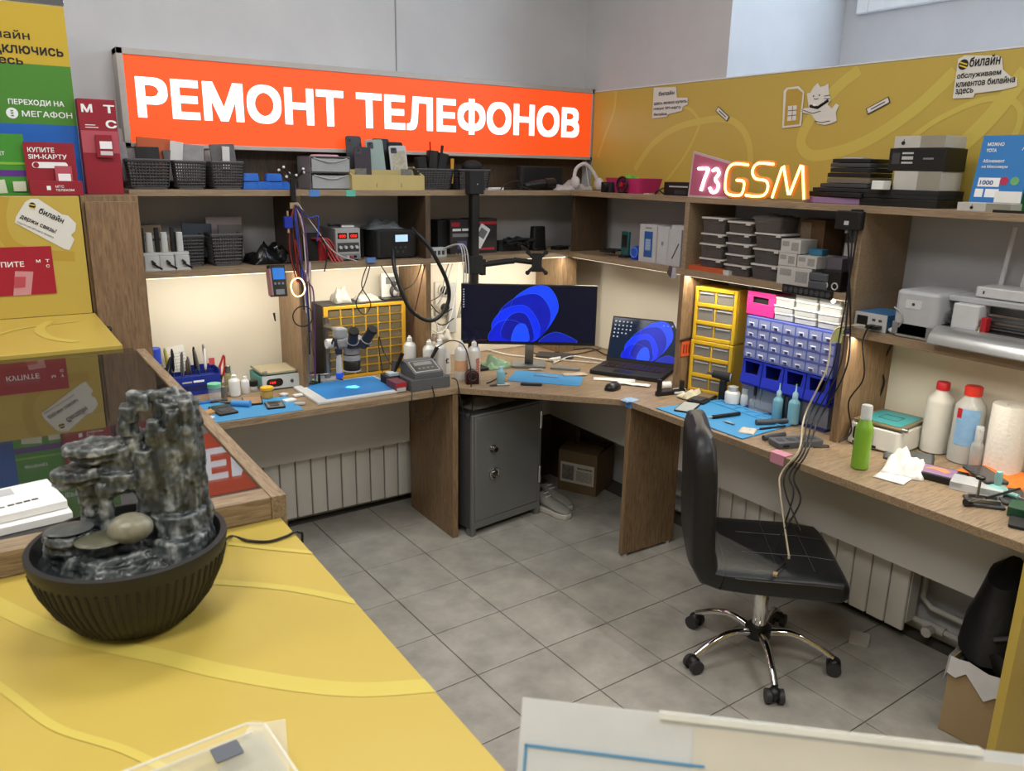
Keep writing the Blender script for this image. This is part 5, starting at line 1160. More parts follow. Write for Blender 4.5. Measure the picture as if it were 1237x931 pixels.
for lab, a, b in (('small slanted white label on the banner above the neon number', (-0.398,2.001), (-0.461,1.959)), ('small rising white label on the banner right of the cat sticker', (-1.156,1.959), (-1.232,1.993))):
    ly, lz = (a[0]+b[0])/2, (a[1]+b[1])/2; L_ = math.hypot(a[0]-b[0], a[1]-b[1]); an = math.atan2(b[1]-a[1], a[0]-b[0])
    t = thing('wall_sticker', lab, 'sticker', (SB-.001, ly, lz)); t.rotation_euler = (-an, 0, 0)
    obj('outline', MB().box(-.0006, 0, -L_/2-.006, L_/2+.006, -.012, .012), dgrey, t); obj('face', MB().box(-.0012, -.0006, -L_/2-.002, L_/2+.002, -.009, .009), stk, t)
    obj('text_bar', MB().box(-.0016, -.0012, -L_/2+.012, L_/2-.012, -.002, .002), dgrey, t)
# sim card and cat stickers
t = wsticker('white outlined card drawing held by the cat sticker', [(-0.770,2.068), (-0.827,2.070), (-0.858,2.046), (-0.860,1.914), (-0.766,1.908), (-0.755,2.056)], 'wall_sticker')
m = MB(); m.add([(SB-.0018, y, z) for y, z in [(-0.775,2.061), (-0.824,2.061), (-0.851,2.043), (-0.851,1.921), (-0.775,1.917), (-0.768,2.052)]], [tuple(range(6))]); obj('card_field', m, yel3, t, smooth=False)
m = MB(); m.add([(SB-.0022, y, z) for y, z in [(-0.786,1.995), (-0.829,1.996), (-0.832,1.938), (-0.789,1.936), ]], [(0, 1, 2, 3)]); obj('chip', m, stk, t, smooth=False)
def wline(t, pts, r=.0012, mt=None): obj('drawn_line', MB().tube([(SB-.0024, y, z) for y, z in pts], r, 4), mt or txk, t)
wline(t, [(-0.788,1.976), (-0.831,1.977)]); wline(t, [(-0.789,1.956), (-0.832,1.958)]); wline(t, [(-0.809,1.994), (-0.812,1.939)])
t = wsticker('white cartoon cat sticker with a checked scarf on the banner', [(-0.900,2.062), (-0.917,2.076), (-0.931,2.060), (-0.950,2.062), (-0.967,2.070), (-0.977,2.026), (-0.987,2.007), (-0.974,1.992), (-0.995,1.975), (-1.012,1.993), (-1.027,1.986), (-1.016,1.959), (-1.025,1.928), (-1.000,1.919), (-0.970,1.914), (-0.938,1.921), (-0.902,1.958), (-0.857,1.966), (-0.855,1.982), (-0.887,1.984), (-0.871,2.039), (-0.887,2.041)])
wline(t, [(-0.894,1.990), (-0.930,1.982), (-0.976,2.007)], .006)
wline(t, [(-0.909,1.992), (-0.921,1.989)], .0045, txw); wline(t, [(-0.948,1.993), (-0.958,1.999)], .0045, txw)
for p in ((-0.904,2.027), (-0.931,2.029)): wline(t, [p, (p[0]-.003, p[1])], .003)
wline(t, [(-0.909,2.017), (-0.918,2.014), (-0.929,2.016)]); wline(t, [(-0.955,2.024), (-0.981,2.026)]); wline(t, [(-0.956,2.015), (-0.983,2.013)]); wline(t, [(-0.864,1.975), (-0.909,1.961), (-0.947,1.968)]); wline(t, [(-0.925,1.931), (-0.957,1.924), (-0.994,1.929)])

# ------------------------------------------------------------ top shelf, right wing (fronts face -X)
def fx(y0, z1, y1, z0): return (y0+y1)/2, abs(y0-y1), z1-z0
def rw(x, cy, z): return (x, cy, z)
cy, w, h = fx(0.082,1.680, -0.178,1.606)
t = thing('storage_basket', 'bright pink basket with green contents on the top shelf corner', 'basket', (.98, cy, TOP), W90)
pk = M('basket_pink', '#b32a63', .45)
m = MB(); 
for a in range(2): pass
p_in = rrect(w*.86, .14, .02); p_out = rrect(w, .16, .02)
m.prism(p_in, 0, .004); n_ = len(p_in); vs = [(x, y, .0) for x, y in p_in]+[(x, y, h*.95) for x, y in p_out]+[(x*.95, y*.95, h*.95) for x, y in p_out]+[(x*.95, y*.95, .004) for x, y in p_in]
fs = []
for k in range(3):
    for i in range(n_): fs.append((k*n_+i, k*n_+(i+1) % n_, (k+1)*n_+(i+1) % n_, (k+1)*n_+i))
m.add(vs, fs); obj('basket_body', m, pk, t)
crumple('net_bag', 'lime green mesh heap in the pink basket', 'bag', (.98, cy+.01, TOP+.03), (.13, .12, .075), M('lime', '#6fae3c', .7), 51)
t = thing('desk_fan', 'small black round fan leaning in front of the pink basket', 'fan', (.89, cy-.02, TOP), W90)
obj('ring', MB().tube([(.036*math.cos(a), 0, .040+.036*math.sin(a)) for a in [i*PI/12 for i in range(24)]], .005, 8, closed=True), blk, t); obj('hub', MB().rod((0, -.006, .04), (0, .01, .04), .010), red, t)
m = MB()
for i in range(8): m.rod((0, 0, .04), (.034*math.cos(i*PI/4), 0, .04+.034*math.sin(i*PI/4)), .0025, n=6)
obj('spoke', m, blk, t); obj('foot', MB().rr(0, .01, 0, .04, .04, .006, .004), blk, t)
t = thing('camera', 'black compact camera beside the small fan on the top shelf', 'camera', (.90, cy+.09, TOP), W90); obj('camera_body', MB().rr(0, 0, 0, .075, .045, .05, .01, 3), mblk, t, bevel=.003); obj('lens', MB().rod((.01, -.022, .026), (.01, -.042, .026), .018, .016, 16), blk, t)
cy, w, h = fx(-0.322,1.673, -0.499,1.614)
t = thing('receiver_box', 'flat black box with a light stripe left of the neon number', 'box', (.98, cy, TOP), W90); obj('box_body', MB().rr(0, 0, 0, w, .12, h, .004), blk, t, bevel=.002); patch(t, -w*.3, w*.35, h*.62, h*.72, -.0602, lgrey)
m = MB()
for i in range(8): m.box(-w*.1+.009*i, -w*.1+.005+.009*i, -.0608, -.06, .008, h*.42)
obj('vent', m, dgrey, t)
cable('cable', 'black cable loop on the top shelf left of the flat black box', [(.90, cy+.06, TOP+.004), (.90, cy+.10, TOP+.02), (.91, cy+.13, TOP+.004), (.93, cy+.10, TOP+.03), (.95, cy+.06, TOP+.01)], .003, blk)
single('small_case', 'yellowish flat packet on the top shelf right of the camera', 'case', MB().rr(0, 0, 0, .05, .03, .005, .002), M('packet', '#b3a77e'), (.90, cy+.16, TOP), .2)
# neon signs
y0, zt_ = -0.522,1.764; y1, _ = -0.743,1.613
t = thing('neon_sign', 'pink framed glowing white number board on the top shelf', 'neon sign', (.885, (y0+y1)/2, TOP), W90+R(4)); w = abs(y0-y1)
pkb = M('neon_board_pink', '#a05068', .4, emit=.12)
P_ = [(-w/2, 0), (w/2, 0), (w/2, .145), (-w*.44, .19)]
m = MB(); m.T = Matrix.Rotation(R(90), 4, 'X'); m.prism(P_, -.004, .004); obj('board', m, M('neon_rim', '#b9a0a6', .4), t)
m = MB(); m.T = Matrix.Rotation(R(90), 4, 'X'); m.prism([(x*.92, .008+(z-.008)*.94 if z else .008) for x, z in P_], .0041, .0048); obj('board_face', m, pkb, t)
nw = M('neon_white', '#ffffff', .4, emit=5.0, var=0); ny = M('neon_yellow', '#ffe07a', .4, emit=4.2, var=0)
obj('tube_digit', MB().tube(curve_pts([(-.058, -.010, .118), (-.030, -.010, .120), (-.006, -.010, .116), (-.020, -.010, .080), (-.036, -.010, .028)], 6), .006, 8), nw, t)
obj('tube_digit', MB().tube(curve_pts([(.018, -.010, .110), (.038, -.010, .118), (.052, -.010, .100), (.036, -.010, .076), (.054, -.010, .054), (.046, -.010, .028), (.022, -.010, .024), (.010, -.010, .042)], 6), .006, 8), nw, t)
y0, zt_ = -0.717,1.725; y1, zb_ = -1.131,1.616
L_ = abs(y0-y1); t = thing('neon_sign', 'glowing yellow neon letters on an orange base beside the number board', 'neon sign', (.885, (y0+y1)/2, TOP), W90)
H_ = .150
def G(u, v): return (-L_/2+u*L_, -.012, .006+v*H_)
strokes = [[(.30, .86), (.12, .88), (.045, .70), (.035, .30), (.07, .10), (.20, .06), (.26, .14), (.265, .42), (.17, .46)],
           [(.60, .88), (.42, .90), (.36, .72), (.40, .52), (.53, .46), (.56, .28), (.52, .10), (.40, .06), (.30, .08)],
           [(.62, .04), (.70, .80), (.715, .84), (.80, .14), (.815, .14), (.905, .86), (.925, .84), (.975, .04)]]
org = M('neon_base', '#c9742c', .4, emit=.55, var=.02)
for s_ in strokes:
    P = curve_pts([G(*p) for p in s_], 6) if s_[0][0] < .6 or len(s_) > 8 else [G(*p) for p in s_]
    obj('letter_base', MB().tube([(a, b+.010, c) for a, b, c in P], .0135, 6), org, t); obj('neon_tube', MB().tube(P, .0052, 8), ny, t)
l = bpy.data.lights.new('neon_glow', 'AREA'); l.shape = 'RECTANGLE'; l.size = .34; l.size_y = .10; l.energy = .9; l.color = (1, .62, .2)
lo = bpy.data.objects.new('neon_glow', l); COL.objects.link(lo); lo.location = (.860, (y0+y1)/2, TOP+.09); lo.rotation_euler = (R(-90), 0, W90)
# stacks of laptops and boxes
y0, _ = -1.102,1.694; y1, _ = -1.326,1.628
ds = [(-.005, .26, .16, .018, 'laptop', 'lilac cased tablet at the bottom left of the stack', M('lilac', '#8f6f95', .5)), (-.02, .30, .18, .014, 'laptop', 'black tablet on the lilac case', blk)]
cyl_ = (y0+y1)/2
k = 0; z = TOP
stack = [(.24, .17, .020, .020, M('lilac', '#8f6f95', .5), 'lilac tablet case at the bottom of the tablet stack'), (.25, .18, .014, .012, blk, 'black closed tablet on the lilac case'), (.235, .17, .012, -.010, mblk, 'wide black tablet third from the bottom of the stack'), (.20, .16, .012, -.02, dgrey, 'dark grey tablet fourth from the bottom of the stack'), (.175, .15, .016, -.03, M('tablet_tan', '#6a6258', .5), 'brownish tablet in the middle of the stack'), (.175, .15, .014, -.03, blk, 'black tablet above the brownish one'), (.165, .15, .014, -.035, mblk, 'matt black tablet near the top of the stack'), (.16, .15, .012, -.03, dgrey, 'grey edged tablet second from the top of the stack'), (.155, .14, .012, -.03, blk, 'black tablet with a pale lid topping the stack')]
for (w, d, h, dy, mt, lb) in stack:
    t = thing('tablet', lb, 'tablet', (1.0, cyl_+dy-.01, z), W90+random.uniform(-.06, .06)); h *= 1.22; obj('casing', MB().rr(0, 0, 0, w, d, h*.93, .012), mt, t, bevel=.002); obj('screen', MB().rr(0, 0, h*.93, w*.92, d*.92, .0008, .008), dgrey, t); z += h+.0008
single('paper_card', 'pale paper card on the very top of the tablet stack', 'card', MB().rr(0, 0, 0, .10, .08, .004, .01), lgrey, (1.0, cyl_-.02, z), .3)
stk2 = [((-1.308,1.641), (-1.602,1.626), .013*2.1, blk, 'wide flat black box at the bottom of the box stack'), ((-1.314,1.665), (-1.601,1.653), .013*2.1, mblk, 'wide flat black box second from the bottom of the box stack')]
z = TOP
for a, b, h, mt, lb in stk2:
    box_thing('carton', lb, 'box', (1.0, (a[0]+b[0])/2, z), (abs(a[0]-b[0]), .16, h), mt, W90, lid=(h*.5, mt)); z += h+.0012

def wbox(label, a, b, z, h, mt, **kw):
    return box_thing('carton', label, 'box', (1.0, (a[0]+b[0])/2, z), (abs(a[0]-b[0]), .13, h), mt, W90, **kw)
bw1 = M('box_white', '#b9b7b0', .5); bw2 = M('box_side_beige', '#8f8a7d', .5)
h = .062; t = wbox('white box under the black box on the right stack', (-1.429,1.688), (-1.595,1.692), z, h, bw1, prints=((.52, 1.0, 0, 1, bw2),)); z += h+.001
t = wbox('black box with white lettering lines in the right stack', (-1.402,1.743), (-1.600,1.745), z, .074, blk, prints=((.06, .20, .3, .8, dgrey), (.24, .44, .74, .82, lgrey), (.24, .44, .5, .64, lgrey), (.24, .44, .32, .40, lgrey), (.62, .8, .5, .58, mgrey))); z += .075
t = wbox('white box with a small black emblem topping the right stack', (-1.414,1.784), (-1.591,1.784), z, .038, bw1, prints=((.53, 1.0, 0, 1, bw2),))
def apple(par, x, z, y, s, mt):
    m = MB(); m.add([(x+s*(.8*math.cos(a)*(1+.12*math.cos(2*a))), y, z+s*.85*math.sin(a)) for a in [i*2*PI/20 for i in range(20)]], [tuple(range(20))]); m.add([(x, y, z+s*.9), (x+s*.5, y, z+s*1.1), (x+s*.45, y, z+s*1.55), (x+s*.02, y, z+s*1.3)], [(0, 1, 2, 3)]); obj('emblem', m, mt, par, smooth=False)
apple(t, -.055, .016, -.0665, .008, txk)
single('adapter', 'small white charger block left of the box stack', 'charger', MB().rr(0, 0, 0, .045, .05, .03, .006, 3), white, (.90, (-1.408,1.679)[0], TOP+.056), W90, bevel=.002)
# poster cards
a, b = (-1.669,1.800), (-1.828,1.649)
blp = M('poster_blue', '#2c78bd', .45, var=.03); 
t = thing('card_display', 'bright blue tariff card standing at the right end of the top shelf', 'card display', (.985, (a[0]+b[0])/2, TOP), W90); t.rotation_euler = (R(-8), 0, W90); w = abs(a[0]-b[0]); h = .235
obj('card_sheet', MB().box(-w/2, w/2, 0, .006, 0, h), blp, t)
text('МОЖНО', w*.32, .011, txw, t, (-w*.38, -.001, h*.86), bold=.02); text('YOTA', w*.2, .011, txw, t, (-w*.38, -.001, h*.78), bold=.02); text('Абонемент', w*.42, .011, txw, t, (-w*.40, -.001, h*.64), bold=.01); text('на Максимум', w*.5, .011, txw, t, (-w*.40, -.001, h*.56), bold=.01)
patch(t, -w*.40, w*.02, h*.32, h*.44, -.0004, txw); text('1000', w*.26, .014, M('print_blue', '#2b4f8e'), t, (-w*.36, -.0016, h*.345), bold=.02); patch(t, -w*.42, -w*.26, h*.18, h*.29, -.0004, txw); patch(t, -w*.22, w*.04, h*.18, h*.29, -.0004, txw)
for x, mt, s in ((w*.10, M('print_red', '#b02a4c'), 'x4'), (w*.30, M('print_green', '#6aa86a'), '')): obj('round_mark', MB().lathe([(.013, 0), (.013, .0006)], n=20), mt, t, loc=(x, -.0006, h*.40), rot=(R(90), 0, 0))
m = MB(); m.tube([(w*.30, -.001, h*.94), (w*.34, -.001, h*.86), (w*.38, -.001, h*.94)], .0015, 4); m.tube([(w*.30, -.001, h*.80), (w*.34, -.001, h*.87), (w*.38, -.001, h*.80)], .0015, 4); obj('scissor_mark', m, txw, t)
t = thing('card_display', 'green tariff card cut off by the right edge on the top shelf', 'card display', (1.02, (-1.795,1.761)[0]-.09, TOP), W90); obj('card_sheet', MB().box(-.10, .12, 0, .006, 0, .215), M('poster_green', '#2f7d35', .45, var=.03), t); patch(t, -.09, .1, .16, .17, -.0004, txw); obj('round_mark', MB().lathe([(.014, 0), (.014, .0006)], n=18), txw, t, loc=(-.07, -.0006, .12), rot=(R(90), 0, 0)); patch(t, -.085, .08, .05, .085, -.0004, M('poster_green_dark', '#1c4f24'))
a, b = (-1.684,1.630), (-1.846,1.638)
t = box_thing('carton', 'low white box with a black emblem before the blue card', 'box', (.93, (a[0]+b[0])/2, TOP), (abs(a[0]-b[0]), .07, .026), bw1, W90, prints=((.55, 1.0, 0, 1, bw2),)); apple(t, -.035, .011, -.0365, .006, txk)
single('paper_card', 'small white card leaning between the low box and the blue card', 'card', MB().box(-.04, .04, 0, .002, 0, .035), paper, (.972, (a[0]+b[0])/2-.03, TOP+.027), W90)
single('phone_part', 'black flat slab under the right end of the low white box', 'case', MB().rr(0, 0, 0, .10, .03, .008, .003), blk, (.885, b[0]-.01, TOP), W90)

# ------------------------------------------------------------ lower shelf right wing, open compartment beside the corner
def small_rw(name, label, cat, x, u, z, w, d, h, mt, r=.004, **kw):
    return single(name, label, cat, MB().rr(0, 0, 0, w, d, h, r, 3), mt, (x, u, z), W90, **kw)
yy, _ = -0.050,1.354
t = thing('desk_phone', 'dark teal phone upright in a stand on the lower corner shelf', 'phone', (.95, yy, LOW), W90); obj('casing', MB().rr(0, 0, .012, .056, .016, .115, .004, 2), M('teal_dark', '#1f5357', .3), t, bevel=.002); patch(t, -.018, .018, .05, .112, -.0085, blk, 'screen'); obj('stand_foot', MB().rr(0, 0, 0, .05, .05, .012, .006), mblk, t)
yy, _ = -0.148,1.343; t = thing('blue_gadget', 'small bright blue round gadget beside the white phone box', 'gadget', (.94, yy, LOW), W90); obj('body', MB().rod((0, -.02, .035), (0, .02, .035), .030, .034, 20), M('gadget_blue', '#2350c0', .4), t); obj('foot', MB().rr(0, 0, 0, .045, .04, .01, .004), blue, t); obj('rim', MB().tube([(.024*math.cos(a), -.021, .035+.024*math.sin(a)) for a in [i*PI/8 for i in range(16)]], .003, 6, closed=True), M('gadget_pale', '#5a86d8'), t)
wb = M('retail_white', '#b5b6b9', .5)
specs = (((-0.195,1.465), (-0.321,1.317), 'white phone box with a blue handset picture', 0), ((-0.313,1.465), (-0.393,1.317), 'plain white phone box with a small grey emblem', 1), ((-0.387,1.489), (-0.472,1.318), 'white box with a stylus picture against the divider', 2))
for (a, b, lb, kk) in specs:
    w = abs(a[0]-b[0])*.97; h = .175 if kk == 0 else (.172 if kk == 1 else .165)
    t = box_thing('carton', lb, 'box', (.955, (a[0]+b[0])/2, LOW), (w, .10, h), wb, W90)
    if kk == 0:
        patch(t, -w*.22, w*.24, h*.14, h*.82, -.0504, M('handset_blue', '#27569a', .3, var=.2)); patch(t, -w*.14, w*.14, h*.32, h*.62, -.0512, M('keypad_grey', '#8fa3c4')); patch(t, -w*.18, w*.16, h*.89, h*.93, -.0504, mgrey)
        m = MB()
        for i in range(4): m.box(-w*.12, w*.12, -.052, -.0514, h*(.34+.07*i), h*(.345+.07*i))
        obj('print_line', m, M('handset_navy', '#1d3a78'), t)
    elif kk == 1: patch(t, -.006, .006, h*.50, h*.60, -.0504, mgrey)
    else:
        m = MB(); m.rod((-w*.1, -.0512, h*.2), (w*.35, -.0512, h*.62), .0022, n=5); obj('stylus_print', m, txk, t); patch(t, -w*.42, w*.4, h*.80, h*.90, -.0504, lgrey); obj('top_box', MB().box(-w*.4, w*.5, -.04, .04, h, h+.018), wb, t)
single('cable_heap', 'tangle of dark leads on the lower shelf by the corner panel', 'cable', MB().tube(curve_pts([(.03*math.cos(i*1.7), .06*math.sin(i*2.1), .008+.02*abs(math.sin(i))) for i in range(14)], 5), .005, 6), mblk, (.95, .06, LOW+.004))
t = thing('sachet', 'crumpled patterned sachet hanging from the shelf edge at the divider', 'sachet', ((-0.480,1.261)[0]*0+.858, (-0.474,1.260)[0], (-0.469,1.312)[1]), W90)
obj('sachet_half', MB().prism([(-.028, -.03), (.0, -.052), (.006, -.002), (-.016, .004)], 0, .003), M('sachet_dark', '#4c4348', .5, var=.6, scale=90), t, rot=(R(90), 0, 0)); obj('sachet_half', MB().prism([(.0, -.052), (.028, -.046), (.026, -.004), (.006, -.002)], 0, .003), M('sachet_pale', '#a9a4ae', .4, var=.4, scale=90), t, rot=(R(90), 0, 0))

# ------------------------------------------------------------ box section: lidded containers
lidm = M('container_lid', '#bdb8b3', .4); conm = M('container_clear', '#5a5553', .2, alpha=.72, var=.2, scale=18)
def container(label, u0, u1, vt, vb, x, first=None):
    return None
def cont(label, w, h, loc, grp='clear lidded containers in the box section'):
    t = thing('storage_container', label, 'container', loc, W90, grp)
    obj('tub', MB().prism([(a*.9, b*.9) for a, b in rrect(w, .12, .012)], 0, h-.008, rrect(w, .12, .012)), conm, t)
    obj('contents', MB().rr(0, 0, .004, w*.7, .09, h*.5, .01), M('container_contents', '#2f2a2b', .6, var=.5, scale=50), t)
    obj('lid', MB().rr(0, 0, h-.008, w+.008, .128, .007, .014), lidm, t, bevel=.001); obj('latch', MB().rr(w*.38, -.063, h-.014, .022, .010, .012, .003), lidm, t); return t
cols = ((( -0.590,1.537 ), (-0.729,1.545), 4, 'first column'), ((-0.734,1.538), (-0.873,1.546), 5, 'second column'), ((-0.879,1.527), (-1.028,1.537), 3, 'third column'))
places2 = ('at the bottom', 'second from the bottom', 'third from the bottom', 'fourth from the bottom', 'on top')
for ci, (a, b, n, nm) in enumerate(cols):
    w = abs(a[0]-b[0])*.93; cyy = (a[0]+b[0])/2; z = LOW + (.022 if ci == 0 else 0)
    hs = ((.040, .066, .046, .072), (.050, .046, .048, .044, .050), (.068, .066, .066))[ci]
    for k in range(n):
        cont('clear container with pale lid, %s from the divider, %s' % (nm, places2[k]), w, hs[k]*.93, (.955-.0*k, cyy+random.uniform(-.004, .004), z)); z += hs[k]*.93+.0006
a, b = (-0.874,1.566), (-1.008,1.573)
t = thing('storage_container', 'open clear tub with a crinkled bag on top of the third column', 'container', (.955, (a[0]+b[0])/2, z), W90); obj('tub', MB().prism([(p*.9, q) for p, q in rrect(.13, .11, .012)], 0, .062, rrect(.145, .12, .012)), conm, t); obj('bag_top', rumple(.16, .12, .03, 71), M('clear_bag'), t, loc=(0, 0, .05))
t = thing('book', 'thin orange book lying at the left under the first column of containers', 'book', (.955, (-0.636,1.329)[0], LOW), W90+R(4)); obj('cover', MB().box(-.095, .095, -.065, .065, 0, .020), M('book_orange', '#b5542f', .5), t, bevel=.001); obj('pages', MB().box(-.093, .0965, -.063, .063, .003, .017), paper, t)
single('small_case', 'small grey block at the right end of the orange book', 'case', MB().rr(0, 0, 0, .03, .05, .018, .003), lgrey, (.905, (-0.772,1.330)[0]+.005, LOW), W90)
# small boxes right part
bs = (((-1.029,1.376), (-1.191,1.331), 0, .070, 'low white box with a barcode label, bottom left of the small boxes'), ((-1.031,1.425), (-1.116,1.392), .0715, .048, 'small white box with a printed flower label'), ((-1.117,1.414), (-1.207,1.377), .0715, .046, 'small white box with a dark top beside the flower-label box'), ((-1.035,1.480), (-1.129,1.437), .1205, .052, 'white barcode box topping the small box pile'))
for a, b, dz, h, lb in bs:
    w = abs(a[0]-b[0])*.96; box_thing('carton', lb, 'box', (.925, (a[0]+b[0])/2, LOW+dz), (w, .10, h), M('small_box', '#b3b1ad', .6), W90, prints=((.08, .42, .5, .85, M('label_grey', '#8c8a88', .6, var=.6, scale=200)), (.55, .9, .2, .8, M('label_grey'))))
box_thing('carton', 'brown cardboard box at the back behind the small white boxes', 'box', (1.06, (-1.094,1.507)[0]+.02, LOW), (.12, .12, .245), M('carton_brown', '#6b5138', .8), W90, prints=((.1, .5, .7, .95, M('label_tan', '#8d7b66', .7, var=.4, scale=120)),))
box_thing('carton', 'dark grey box with a pale side behind the two grey game boxes', 'box', (.985, (-1.206,1.409)[0], LOW), (.13, .10, .115), M('box_greyviolet', '#5d5860', .5), W90)
for k, lb in enumerate(('lower', 'upper')):
    single('case', '%s dark grey rounded case beside the low barcode box' % lb, 'case', MB().rr(0, 0, 0, .085, .08, .030, .012, 4), M('case_slate', '#484b52', .45), (.90, (-1.226,1.367)[0], LOW+.0308*k), W90, bevel=.004)
t = thing('socket_block', 'black double socket block at the right end of the lower shelf', 'socket', (.893, (-1.288,1.335)[0]+.012, LOW), W90); obj('block_body', MB().rr(0, 0, 0, .085, .05, .075, .006), blk, t, bevel=.002)
for x in (-.02, .022): obj('socket_ring', MB().tube([(x+.012*math.cos(a), -.0255, .02+.012*math.sin(a)) for a in [i*PI/8 for i in range(16)]], .0025, 6, closed=True), lgrey, t)
single('usb_gadget', 'small blue gadget lying on the pile by the brown cardboard box', 'gadget', MB().rr(0, 0, 0, .06, .04, .022, .005), M('gadget_cyan', '#2f6c8c'), (.93, (-1.158,1.440)[0]-.01, LOW+.1195), W90)
box_thing('carton', 'white flat box leaning at the right end behind the socket block', 'box', (1.03, -1.29, LOW+.12), (.11, .08, .05), M('small_box'), W90); box_thing('carton', 'violet-grey box at the right end of the lower shelf', 'box', (1.03, -1.29, LOW), (.11, .10, .118), M('box_violet', '#6a5870', .5), W90)
a, b = (-1.078,1.307), (-1.301,1.292)
t = thing('power_strip', 'black power strip fixed along the shelf edge over the clear trays', 'power strip', (.858, (a[0]+b[0])/2, LOW-.030), W90); w = abs(a[0]-b[0]); obj('strip_body', MB().rr(0, 0, 0, w, .012, .034, .005, 3), blk, t, bevel=.002); m = MB()
for i in range(9): m.rod((-w/2+.02+i*w/9.5, -.006, .017), (-w/2+.02+i*w/9.5, -.0085, .017), .010, n=10)
obj('socket_hole', m, dgrey, t)
single('spot_lamp', 'tiny glowing lamp at the shelf underside near the box section corner', 'lamp', MB().sphere((0, 0, 0), .007), M('tiny_lamp', '#fff4dc', .4, emit=14), (.868, (-1.300,1.282)[0], LOW-.034))

# ------------------------------------------------------------ under the box section: yellow drawers, pink basket, trays, blue drawers
yb = M('cabinet_bright_yellow', '#d9b12c', .42, var=.03); wnd = M('drawer_front_grey', '#8f8b85', .3, alpha=.85, var=.1)
def ycab(label, loc, rz):
    t = thing('drawer_unit', label, 'drawer unit', loc, rz, 'yellow six-drawer units'); W, H, D = .212, .240, .14
    obj('shell', MB().box(-W/2, W/2, .012, D, 0, H), yb, t, bevel=.004)
    m = MB(); f = .018
    m.rr(-W/2+f/2, .005, 0, f, .016, H, .006); m.rr(W/2-f/2, .005, 0, f, .016, H, .006)
    for k in range(4): zc = (0, H/3-f/2, 2*H/3-f/2, H-f)[k]; m.box(-W/2+f, W/2-f, -.003, .012, zc, zc+f)
    m.box(-.004, .004, -.001, .012, f, H-f); obj('front_frame', m, yb, t, bevel=.003)
    for j in range(3):
        for s in (-1, 1):
            z0 = (f, H/3+f/2, 2*H/3+f/2)[j]; z1 = (H/3-f/2, 2*H/3-f/2, H-f)[j]; x0 = .004 if s > 0 else -W/2+f; x1 = W/2-f if s > 0 else -.004
            d = obj('drawer', MB().box(x0+.002, x1-.002, .002, .008, z0+.002, z1-.002), wnd, t)
            obj('drawer_pull', MB().box(x0+.008, x1-.008, -.003, .002, z1-.012, z1-.008), lgrey, d)
    return t
ya = ycab('lower yellow six-drawer unit standing on the right bench', (.950, -.660, DZ), R(-77))
yb_ = dup(ya, 'upper yellow six-drawer unit stacked on the other one', (.953, -.660, DZ+.2415), R(-78))
a, b = (-0.835,1.222), (-0.977,1.152)
t = thing('storage_basket', 'hot pink basket with an oval handle hole over the blue drawers', 'basket', (1.0, (a[0]+b[0])/2, 1.150), W90); w = abs(a[0]-b[0]); hp = M('hot_pink', '#d0307f', .45)
m = MB(); H = a[1]-b[1]; H = .098
m.box(-w/2, w/2, -.05, -.047, 0, H*.52); m.box(-w/2, w/2, -.05, -.047, H*.78, H); m.box(-w/2, -w*.28, -.05, -.047, H*.52, H*.78); m.box(w*.28, w/2, -.05, -.047, H*.52, H*.78); m.box(-w/2, w/2, .047, .05, 0, H); m.box(-w/2, -w/2+.003, -.047, .047, 0, H); m.box(w/2-.003, w/2, -.047, .047, 0, H); m.box(-w/2, w/2, -.05, .05, 0, .003)
obj('basket_body', m, hp, t, bevel=.001); obj('contents', MB().rr(0, 0, .004, w*.9, .08, H*1.12, .01), mblk, t)
single('flat_case', 'dark teal flat case lying over the pink basket and yellow unit', 'case', MB().rr(0, 0, 0, .17, .10, .014, .006), M('case_teal', '#2c3d46', .4), (1.0, (-0.819,1.240)[0]+.02, 1.262), W90)
# clear trays
tr_ = M('tray_clear', '#b9bcbe', .2, alpha=.75); trl = M('tray_lid', '#dcdedd', .3)
nn = 0; colnm = ('left', 'middle', 'right'); rown = ('bottom', 'second', 'third', 'top')
for ci, (ua, ub, va) in enumerate((( (-0.979,1.195), (-1.071,1.209), 3), ((-1.077,1.190), (-1.179,1.206), 4), ((-1.186,1.184), (-1.285,1.201), 4))):
    w = abs(ua[0]-ub[0])*.98
    for k in range(va):
        if ci == 2 and k == 3: pass
        t = thing('parts_tray', 'clear lidded tray on the blue drawers, %s pile, %s layer' % (colnm[ci], rown[k]), 'tray', (1.0-.004*(k % 2), (ua[0]+ub[0])/2+.002*(k % 2), 1.151+.0305*k), W90, 'clear trays on the blue drawers')
        obj('tub', MB().rr(0, 0, 0, w*.97, .10, .022, .004), tr_, t); obj('lid', MB().rr(0, 0, .0222, w, .106, .007, .005), trl, t, bevel=.001); obj('contents', MB().rr(0, 0, .003, w*.8, .08, .012, .004), M('tray_contents', '#6d7072', .6, var=.4, scale=90), t)
# blue drawer wall
X0 = .93
a, b = (-0.861,1.143), (-1.290,1.144); yL, yR = a[0], b[0]; WB = yL-yR; zT, zM, zB2 = 1.147, .968, .862
bl1 = M('unit_blue', '#5563b4', .45, var=.03); blw = M('unit_window', '#9aa3cf', .25, alpha=.85)
t = thing('drawer_unit', 'periwinkle blue unit of twenty-eight little clear drawers on the right bench', 'drawer unit', (X0, (yL+yR)/2, zM), W90)
Hn = zT-zM; nx, nz = 7, 4; pw, ph_ = WB/nx, Hn/nz
obj('case', MB().box(-WB/2, WB/2, .006, .15, 0, Hn), bl1, t)
m = MB(); m.box(-WB/2, WB/2, 0, .006, Hn-.008, Hn)
for i in range(nx+1): m.box(-WB/2+pw*i-.0022, -WB/2+pw*i+.0022, 0, .006, 0, Hn-.008)
for j in range(nz): m.box(-WB/2, WB/2, -.001, .006, ph_*j*.965, ph_*j*.965+.006)
